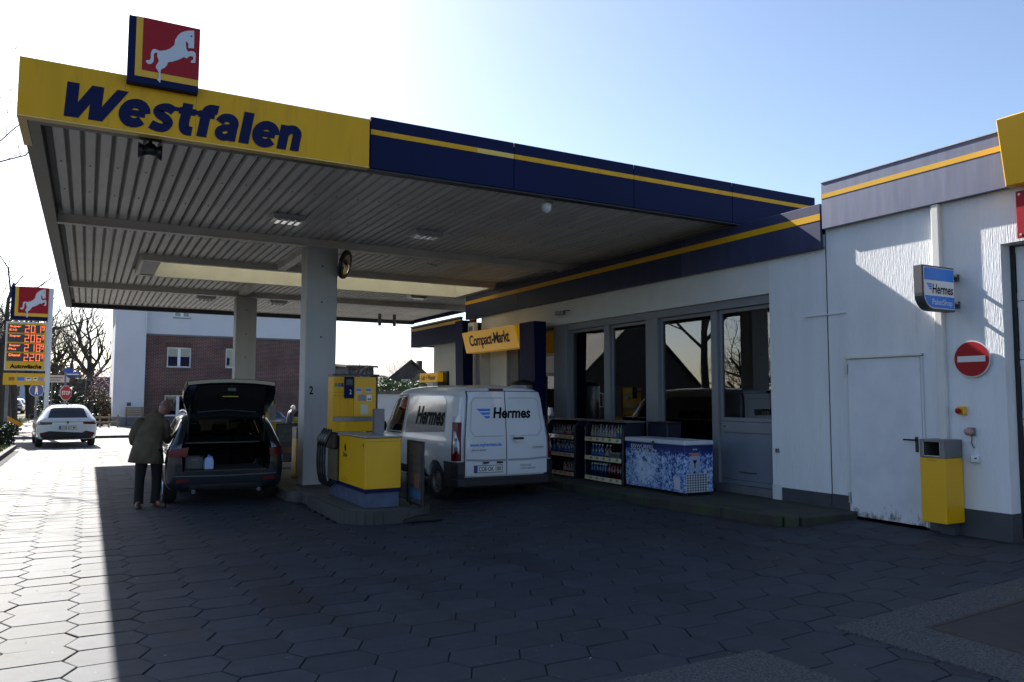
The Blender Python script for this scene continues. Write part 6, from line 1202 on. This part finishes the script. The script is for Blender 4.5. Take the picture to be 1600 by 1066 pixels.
t = thing('stop_sign', 'red octagonal stop sign on a post behind the white car', 'traffic sign', (-.95, 42, -.2), RAD(48), world=False); obj('post', MB().tube([(0,0,0),(0,0,2.95)], .035, 8), STEELD, t, smooth=True)
obj('octagon', MB().prism([(p[0], p[1]+1.95) for p in circ(.37,8,0,0,math.pi/8)], -.07, -.055, 'y'), WHT, t); obj('red_octagon', MB().prism([(p[0], p[1]+1.95) for p in circ(.34,8,0,0,math.pi/8)], -.08, -.071, 'y'), mat('traffic red', (.40,.006,.012), .35), t); txt('STOP', (0,-.08,1.95), (1,0,0), ZU, .50, .19, HWHT, t, bold=.03, depth=.004)
t = thing('street_name_sign', 'pair of dark blue street name blades on top of a post', 'sign', (-.85, 44, -.2)); obj('post', MB().tube([(-.95,44,-.2),(-.95,44,3.0)], .03, 8), STEELD, t); B('name_blade', -1.0, -.35, 43.94, 43.96, 2.58, 2.78, BLS, t); obj('name_blade', MB().box(-.35,.35,-.01,.01,-.1,.1).xf(Matrix.Translation((-.88,44.05,2.86)) @ Matrix.Rotation(.9, 4, 'Z')), BLS, t)
B('notice_plate', -1.12, -.82, 43.95, 43.97, 2.28, 2.5, STEEL, t); txt('Bahnhofstr.', (-.67,43.94,2.68), (1,0,0), ZU, .56, .10, HWHT, t) if False else B('name_line', -.95, -.42, 43.936, 43.9395, 2.66, 2.70, HWHT, t)
t = thing('direction_sign', 'white arrow-shaped direction sign right of the price sign', 'sign', (-1.3, 42.5, -.2)); flat([(-.55,-.17),(.35,-.17),(.55,0),(.35,.17),(-.55,.17)], (-1.32,42.5,2.42), (1,0,0), ZU, mat('dull sign white', (.45,.46,.47), .4), t, 'arrow_plate', t=.02); B('text_line', -1.7, -1.05, 42.474, 42.4795, 2.44, 2.50, GRAY, t); B('text_line', -1.7, -1.15, 42.474, 42.4795, 2.33, 2.38, GRAY, t); obj('post', MB().tube([(-1.5,42.54,-.2),(-1.5,42.54,2.6)], .03, 8), STEELD, t)
t = thing('warning_marker', 'tilted orange square marker above the bush at the lane exit', 'sign', (-2.3, 34, 0)); flat([(-.24,.26),(-.23,-.10),(.06,-.24),(.28,-.06),(.10,.06)], (-2.3,33.6,.62), (1,0,0), ZU, mat('marker orange', (.85,.33,.01), .5), t, 'marker_plate', t=.02); obj('stake', MB().tube([(-2.3,33.64,-.2),(-2.3,33.64,.6)], .02, 6), STEELD, t)
# ------------------------------------------------------------------ plants
def leafy(name, n, size, inside, bounds, m, seed=1, parent=None, at=None):
    r = random.Random(seed); mb = MB(); k = 0; tries = 0
    while k < n and tries < n*30:
        tries += 1; p = Vector([r.uniform(a, b) for a, b in bounds])
        if not inside(p, r): continue
        d = Vector((r.gauss(0,1), r.gauss(0,1), r.gauss(0,1)+.5)).normalized(); q = d.orthogonal().normalized(); q = Matrix.Rotation(r.uniform(0,6.28), 3, d) @ q; w = d.cross(q); s = size*r.uniform(.6,1.4)
        mb.add([p-q*s, p+w*s*.45, p+q*s, p-w*s*.45], [(0,1,2,3)]); k += 1
    return obj(name, mb, m, parent, at=at)
def lump(c, rx, ry, rz, seed, amp=.3):
    r = random.Random(seed); bl = [(Vector((r.uniform(-.7,.7)*rx, r.uniform(-.7,.7)*ry, r.uniform(-.5,.8)*rz))+Vector(c), r.uniform(.35,.6)) for _ in range(14)]
    def f(p, rr):
        for q, s in bl:
            d = Vector(((p.x-q.x)/rx, (p.y-q.y)/ry, (p.z-q.z)/rz)).length
            if d < s and (d > s*.45 or rr.random() < .25): return True
        return False
    return f
def bush(name, label, cat, c, rx, ry, rz, n, size, m, seed, stems=True):
    t = thing(name, label, cat, (c[0], c[1], c[2]-rz)); leafy('foliage', n, size, lump(c, rx, ry, rz, seed), [(c[0]-rx*1.3,c[0]+rx*1.3),(c[1]-ry*1.3,c[1]+ry*1.3),(c[2]-rz,c[2]+rz*1.3)], m, seed, t)
    if stems:
        mb = MB(); r = random.Random(seed)
        for _ in range(9): a = r.uniform(0,6.28); mb.tube([(c[0]+.1*math.cos(a),c[1]+.1*math.sin(a),c[2]-rz-.1),(c[0]+rx*.5*math.cos(a),c[1]+ry*.5*math.sin(a),c[2]),(c[0]+rx*.8*math.cos(a),c[1]+ry*.8*math.sin(a),c[2]+rz*.6)], [.03,.02,.008], 5)
        obj('stems', mb, TWIG, t)
    return t
bush('evergreen_bush', 'dark low evergreen bush at the lane exit', 'bush', (-2.75, 31.9, .25), .75, .8, .45, 5200, .045, LEAFD, 3)
bush('garden_shrub', 'dark rounded shrub behind the stop sign', 'bush', (-.9, 50, .9), 1.3, 1.2, 1.2, 5200, .08, LEAFD, 8)
bush('bare_hedge', 'brownish bare hedge behind the white car', 'hedge', (.65, 51.5, .8), 1.0, 1.2, 1.1, 4200, .07, mat('brown twig leaf', (.10,.075,.045), .8, isl=.4), 12)
bush('bare_hedge', 'tall brownish shrub left of the white stair tower', 'hedge', (1.0, 60, .9), 1.0, 1.2, 1.5, 4200, .08, mat('brown twig leaf2', (.09,.075,.05), .8, isl=.4), 14)
def tree_mesh(seed, H, spread=.9, lv=5, r0=.16, fork=.28, twig=1., nb=(6,5,4,4), upb=.35):
    r = random.Random(seed); tr, cr = MB(), MB()
    def br(p, d, L_, R_, k):
        n = 4 if k < 2 else 3; pts = [p]; q = p.copy(); dd = d.copy()
        for i in range(n):
            dd = (dd+Vector((r.gauss(0,1), r.gauss(0,1), r.gauss(0,1)*.6+upb*.6))*(.10 if k == 0 else .19)).normalized(); q = q+dd*L_/n; pts.append(q.copy())
        rs = [R_*(1-.5*i/n) for i in range(n+1)] if k < lv-1 else [R_*(1-.75*i/n) for i in range(n+1)]
        (tr if k == 0 else cr).tube(pts, rs, 9 if k == 0 else 6 if k == 1 else 5 if k == 2 else 3, cap=False)
        if k >= lv-1: return
        m = nb[min(k, len(nb)-1)]
        for i in range(m):
            f = .55+.45*(i+1)/m if k == 0 else .28+.72*(i+r.random())/m
            f = min(f, 1); j = min(int(f*n), n-1); a = pts[j].lerp(pts[j+1], f*n-j); ax = dd.orthogonal().normalized(); ax = Matrix.Rotation(2.4*i+r.uniform(-.5,.5), 3, dd) @ ax
            nd = (dd*(1-.5*spread)+ax*spread*r.uniform(.6,1.0)+Vector((0,0,upb*.5))).normalized(); br(a, nd, L_*r.uniform(.52,.78)*(1.15 if k == 0 else 1), max(R_*(1-.5*f)*r.uniform(.5,.68), .006*twig), k+1)
    br(Vector((0,0,-.1)), Vector((r.uniform(-.04,.04), r.uniform(-.04,.04), 1)).normalized(), H*fork, r0, 0); return tr, cr
def tree(seed, H, label, loc, group=None, rz=0, **k):
    t = thing('bare_tree', label, 'tree', loc, rz, group, world=False); a, b = tree_mesh(seed, H, **k); obj('trunk', a, BARK, t, smooth=True); obj('crown', b, TWIG, t, smooth=True); return t
G1 = 'bare avenue trees along the verge'
T1 = tree(1, 15, 'bare avenue tree with thick dark trunk at the left picture edge', (-3.72, 47.0, -.15), G1, r0=.42, spread=.85, fork=.30, nb=(7,5,4,4))
T2 = tree(2, 14, 'slim bare avenue tree second along the verge behind the price sign', (-4.2, 58, -.15), G1, r0=.26, spread=.8, fork=.3)
T3 = tree(3, 15, 'thick bare avenue tree third along the verge seen under the price sign', (-3.5, 68, -.15), G1, r0=.50, spread=.85, fork=.30)
for i, (b_, x, y, rz, l) in enumerate(((T2,-4.6,66,1.0,'slim bare avenue tree between two thicker trunks under the price sign'), (T3,-2.6,84,2.0,'bare avenue tree far down the verge beside the blue sign post'), (T1,-3.3,98,3.0,'distant bare avenue tree behind the blue sign post'), (T2,-9.8,70,4.0,'bare tree across the road far left'), (T3,-9.5,95,5.0,'distant bare tree across the road'))):
    c = dup(b_, (x, y, -.15), rz); c['label'] = l; c['group'] = G1
tree(21, 17, 'bare tree whose thin branches reach in at the top left corner', (-7.9, 29, -.15), r0=.24, spread=1.0, fork=.42, nb=(10,6,5,4), twig=.6)
tree(31, 16, 'tall bare tree with two upright stems left of the white stair tower', (.45, 75, -.2), r0=.5, spread=.66, fork=.30, nb=(6,5,4,3), lv=5, twig=2.2, upb=.6)
tree(33, 12, 'slimmer bare tree beside the tall forked one', (-.75, 72, -.2), r0=.26, spread=.7, fork=.34, nb=(4,4,4,3), twig=1.8, upb=.5)
tree(35, 9, 'dense small bare tree behind the street name sign', (-2.0, 66, -.2), r0=.2, spread=.9, fork=.25, nb=(6,5,4,3), twig=1.0)
tree(41, 8.2, 'spreading bare tree behind the yellow pump against the sky', (15.6, 50.5, -.3), r0=.24, spread=1.0, fork=.24, nb=(8,6,5,4), twig=2.0)
tree(43, 6.5, 'thin bare tree at the far end of the shop', (17.3, 44.5, -.3), r0=.09, spread=.6, fork=.3, nb=(5,4,4,3), twig=1.0)
t = tree(45, 4.2, 'pink flowering magnolia beside the stair tower', (1.15, 55, -.2), r0=.07, spread=.9, fork=.25, nb=(6,5,4,3)); leafy('blossom', 700, .05, lump((.05,0,2.6), 1.0, .9, 1.1, 5), [(-1.1,1.1),(-1,1),(1.2,4.0)], BLOSS, 5, t)
# ------------------------------------------------------------------ brick house with white stair tower
bk = bpy.data.materials.new('red brown brick'); bk.use_nodes = True; nt = bk.node_tree; N = nt.nodes; L = nt.links; bt = N.new('ShaderNodeTexBrick'); tc = N.new('ShaderNodeTexCoord'); mp = N.new('ShaderNodeMapping'); mp.inputs['Rotation'].default_value = (RAD(90),0,0); L.new(tc.outputs['Object'], mp.inputs[0]); L.new(mp.outputs[0], bt.inputs[0])
bt.inputs['Scale'].default_value = 1; bt.inputs['Brick Width'].default_value = .25; bt.inputs['Row Height'].default_value = .083; bt.inputs['Mortar Size'].default_value = .011; bt.inputs['Color1'].default_value = (.15,.04,.024,1); bt.inputs['Color2'].default_value = (.06,.03,.03,1); bt.inputs['Mortar'].default_value = (.17,.16,.155,1); bt.inputs['Bias'].default_value = -.1
nz = N.new('ShaderNodeTexNoise'); nz.inputs['Scale'].default_value = .8; L.new(tc.outputs['Object'], nz.inputs[0]); hs = N.new('ShaderNodeMapRange'); hs.inputs[1].default_value = .3; hs.inputs[2].default_value = .7; hs.inputs[3].default_value = .75; hs.inputs[4].default_value = 1.3; L.new(nz.outputs[0], hs.inputs[0]); sc = N.new('ShaderNodeVectorMath'); sc.operation = 'SCALE'; L.new(bt.outputs[0], sc.inputs[0]); L.new(hs.outputs[0], sc.inputs['Scale']); L.new(sc.outputs[0], N['Principled BSDF'].inputs['Base Color']); N['Principled BSDF'].inputs['Roughness'].default_value = .85
HW = mat('house white render', (.58,.60,.65), .85, var=.04, vs=1)
hs_ = thing('brick_house', 'brick house with white upper storey and white stair tower behind the canopy', 'house', (8, 50, -.3))
HY = 50.0
def hwall(wins, x0, x1, z0, z1, m, nm, y=HY, th=.35):
    xs = sorted({x0, x1, *[w[0] for w in wins], *[w[1] for w in wins]}); zs_ = sorted({z0, z1, *[w[2] for w in wins], *[w[3] for w in wins]}); mb = MB()
    for a, b in zip(xs, xs[1:]):
        for c_, d_ in zip(zs_, zs_[1:]):
            if not any(w[0] <= a and w[1] >= b and w[2] <= c_ and w[3] >= d_ for w in wins): mb.box(a, b, y, y+th, c_, d_)
    return obj(nm, mb, m, hs_)
wns = [(4.05,5.38,3.33,4.53),(7.35,8.7,3.36,4.56),(4.0,5.45,.44,1.68),(7.4,8.8,.44,1.68)]
hwall(wns, 2.86, 13.4, -.7, 5.26, bk, 'brick_wall'); hwall([(4.35,5.25,6.32,7.3)], 2.86, 13.4, 5.262, 8.2, HW, 'upper_wall', HY-.06); B('band', 2.86, 13.4, HY-.075, HY-.062, 5.2, 5.29, GRAY, hs_)
for x0, x1, z0, z1 in wns+[(4.35,5.25,6.32,7.3)]:
    y = HY+.10 if z1 < 6 else HY+.05; mid = (x0+x1)/2; mb = MB().box(x0,x1,y,y+.08,z0,z0+.07).box(x0,x1,y,y+.08,z1-.07,z1).box(x0,x0+.07,y,y+.08,z0+.07,z1-.07).box(x1-.07,x1,y,y+.08,z0+.07,z1-.07).box(mid-.08,mid+.08,y-.005,y+.08,z0+.07,z1-.07)
    w = obj('window', mb, WFRAME, hs_)
    for a, b in ((x0+.07, mid-.08), (mid+.08, x1-.07)): B('pane', a, b, y+.03, y+.04, z0+.07, z1-.07, GLASSH, w)
    B('room', x0, x1, y+.5, y+.52, z0, z1, INTD, w); B('curtain', x0+.05, x1-.05, y+.2, y+.22, z0, z0+.42*(z1-z0), mat('net curtain', (.20,.21,.21), .9), w); B('sill', x0-.05, x1+.05, HY-.10, HY+.10 if z1 < 6 else HY+.05, z0-.06, z0-.002, GRAY, w)
    if z1 < 6:
        mb = MB(); n = int((x1-x0+.2)/.085)
        for i in range(n): mb.box(x0-.1+i*.085, x0-.1+i*.085+.068, HY-.012, HY, z1+.01, z1+.26)
        obj('lintel_bricks', mb, mat('soldier brick', (.10,.055,.042), .85, isl=.3), w)
mb = MB().box(1.25, 2.855, 49.3, 54, -.3, 8.2); obj('stair_tower', mb, HW, hs_); B('tower_plinth', 1.238, 2.867, 49.288, 49.3, -.3, .42, mat('tower plinth', (.20,.21,.24), .8), hs_); B('downpipe', 2.80, 2.86, 49.24, 49.285, 5.3, 8.2, WHT, hs_); B('wall_vent', 1.98, 2.2, 49.28, 49.299, 1.05, 1.25, mat('vent brown', (.10,.08,.08), .8), hs_)
obj('roof', MB().prism([(49.0,8.0),(49.0,8.12),(54.5,11.4),(60,8.12),(60,8.0)], .8, 13.9, 'x'), mat('grey roof tile', (.06,.06,.065), .7), hs_); obj('gutter', MB().tube([(.7,49.0,8.0),(13.8,49.0,8.0)], .07, 8).tube([(1.0,49.0,7.95),(1.0,49.0,7.2),(1.25,49.1,6.6)], .045, 8), STEELD, hs_)
B('rear_wall', 2.86, 13.4, 58.9, 59.2, -.7, 8.0, HW, hs_); B('side_wall', 13.1, 13.4, HY+.36, 58.9, -.7, 8.0, HW, hs_); B('side_wall', 1.3, 1.6, 54, 59, -.3, 8.0, HW, hs_)
t = thing('bench', 'wooden slatted bench against the white stair tower', 'bench', (2.35, 49.0, -.07))
for i in range(4): B('slat', 1.9, 2.85, 48.9, 48.93, .50+i*.13, .60+i*.13, WOOD, t)
for i in range(3): B('slat', 1.9, 2.85, 48.45+i*.14, 48.57+i*.14, .38, .41, WOOD, t)
for x in (1.97, 2.76): obj('leg', MB().box(x-.03,x+.03,48.47,48.53,-.07,.379).box(x-.03,x+.03,48.935,48.98,-.07,1.0), DGRAY, t)
t = thing('garden_fence', 'low weathered rail fence behind the white car', 'fence', (.5, 47.5, -.1))
for i in range(5): x = -.2+i*.42; B('post', x-.04, x+.04, 46.96, 47.04, -.1, .62, WOOD, t)
for z in (.15, .42): B('rail', -.3, 1.6, 46.90, 46.955, z, z+.1, WOOD, t)
t = thing('garden_post', 'dark wooden gate post by the low fence', 'post', (.1, 46, -.1)); B('post', .16, .30, 45.9, 46.05, -.1, 1.35, BARK, t, bevel=.02); B('cap', .14, .32, 45.88, 46.07, 1.352, 1.39, GRAY, t)
# ------------------------------------------------------------------ other houses, wall with hedge
def gable(name, label, x0, x1, y0, y1, z0, ze, zr, wallm, roofm, axis='y', wins=()):
    t = thing(name, label, 'house', ((x0+x1)/2, (y0+y1)/2, z0))
    if axis == 'y': mid = (x0+x1)/2; P = [(x0,z0),(x1,z0),(x1,ze),(mid,zr),(x0,ze)]; obj('wall', MB().prism(P, y0, y1, 'y'), wallm, t); e = .35; k = (zr-ze)/(mid-x0); obj('roof', MB().prism([(x0-e,ze-k*e+.02),(mid,zr+.02),(x1+e,ze-k*e+.02),(x1+e,ze-k*e+.2),(mid,zr+.22),(x0-e,ze-k*e+.2)], y0-.3, y1+.3, 'y'), roofm, t)
    else: mid = (y0+y1)/2; P = [(y0,z0),(y1,z0),(y1,ze),(mid,zr),(y0,ze)]; obj('wall', MB().prism(P, x0, x1, 'x'), wallm, t); e = .35; k = (zr-ze)/(mid-y0); obj('roof', MB().prism([(y0-e,ze-k*e+.02),(mid,zr+.02),(y1+e,ze-k*e+.02),(y1+e,ze-k*e+.2),(mid,zr+.22),(y0-e,ze-k*e+.2)], x0-.3, x1+.3, 'x'), roofm, t)
    for (fx, a, b, c_, d_) in wins:      # fx: face: ('y', coordinate) or ('x', coordinate)
        ax, q = fx; s = -1 if q < 0 and False else 1
        if ax == 'y': w = B('window', a, b, q-.05, q-.002, c_, d_, WFRAME, t); B('pane', a+.08, (a+b)/2-.04, q-.056, q-.0505, c_+.08, d_-.08, GLASSH, w); B('pane', (a+b)/2+.04, b-.08, q-.056, q-.0505, c_+.08, d_-.08, GLASSH, w)
        else: w = B('window', q+.002, q+.05, a, b, c_, d_, WFRAME, t); B('pane', q+.0505, q+.056, a+.08, (a+b)/2-.04, c_+.08, d_-.08, GLASSH, w); B('pane', q+.0505, q+.056, (a+b)/2+.04, b-.08, c_+.08, d_-.08, GLASSH, w)
    return t
RT = mat('dark roof tile', (.055,.045,.042), .8, var=.2, vs=3); DBK = mat('dark brick wall', (.075,.06,.052), .9, var=.2, vs=2)
t = gable('gabled_house', 'dark gabled house behind the hedge beyond the pump', 26.2, 34.4, 78, 86, -1, 2.2, 5.45, DBK, RT, 'y', [(('y',78),29.3,30.3,2.4,3.5),(('y',78),31.2,31.9,2.2,3.2)]); B('chimney', 31.6, 32.1, 79, 79.6, 4.6, 5.6, DBK, t)
gable('grey_block', 'flat-topped dark building behind the tall bare tree', -2.6, 1.6, 92, 99, -.5, 3.2, 3.3, mat('slate wall', (.05,.055,.065), .8), RT, 'x', [(('y',92),-1.8,-.8,1.2,2.2)])
gable('grey_block', 'small dark house roof between the tree and the stair tower', .3, 4.0, 84, 90, -.5, 3.3, 3.9, mat('slate wall2', (.07,.075,.09), .8), RT, 'x', [(('y',84),.8,1.6,1.2,2.2)])
B0 = gable('dark_block', 'dark flat building right behind the front pillar', 20.8, 23.2, 69, 75, -1, 4.3, 4.5, mat('dark slate', (.03,.033,.038), .8), RT, 'x', [(('y',69),21.4,22.2,1.5,2.5)])
t = thing('garden_wall', 'pale garden wall with dark coping under the hedge', 'wall', (11.6, 31, -.4)); B('wall', 10.35, 16, 30.6, 30.85, -.5, 1.72, HW, t); B('coping', 10.25, 16, 30.55, 30.9, 1.722, 1.86, DGRAY, t); B('end_pier', 10.28, 10.6, 30.52, 30.93, -.5, 1.722, CREAM, t) if False else None
t = thing('hedge', 'bright green hedge above the pale garden wall', 'hedge', (12, 31.4, 0)); leafy('foliage', 6500, .05, lambda p, r: abs(p.z-2.0) < .32+.12*math.sin(p.x*3)+.08*math.sin(p.x*7) , [(9.9,15),(30.9,31.9),(1.3,2.7)], LEAFM, 4, t); obj('stems', MB().box(10.2,15,31.3,31.5,-.4,1.5), TWIG, t)
# houses and trees on the left, outside the frame, that the shop windows mirror
for x0, x1, y0, y1, ze, zr, l in ((-29,-15,52,62,2.3,8.5,'gabled house across the road mirrored in the third shop window'),(-30,-22.6,36,37.6,1.7,5.6,'small gabled house across the road mirrored in the end window'),(-36,-16,66,80,7.6,12,'tall dark house across the road mirrored in the windows by the entrance')):
    gable('gabled_house', l, x0, x1, y0, y1, -.3, ze, zr, DBK, RT, 'y', [(('y',y0),x0+2,x0+3.4,.8,2.0),(('y',y0),x1-4,x1-2.6,.8,2.0)])
tree(51, 12, 'bare tree across the road mirrored in the shop windows', (-11.4, 27.6, -.15), r0=.3, spread=.95, fork=.22, nb=(8,5,4,4), twig=1.8)
# parked and passing things far down the road
for i, (x, y, l) in enumerate(((-6.6, 92, 'distant white car on the road between the tree trunks'), (-7.4, 110, 'second distant white car farther down the road'))): hatch('distant_car', l, 'car', WCP, (x, y, -.18), 0)
gable('far_house', 'pale house far down the road behind the tree trunks', -22, -8, 170, 185, -1, 6, 11, HW, RT, 'y', [(('y',170),-19,-17,1.5,3.5),(('y',170),-13,-11,1.5,3.5)])
leafy('far_hedge', 3500, .5, lump((-14,190,3), 16, 5, 5, 77), [(-34,6),(184,196),(-1,10)], mat('far twig mass', (.09,.085,.075), .9, isl=.3), 9)
tag(bpy.data.objects['far_hedge'], 'grey brown far wood at the end of the road', 'wood', None, 'stuff')
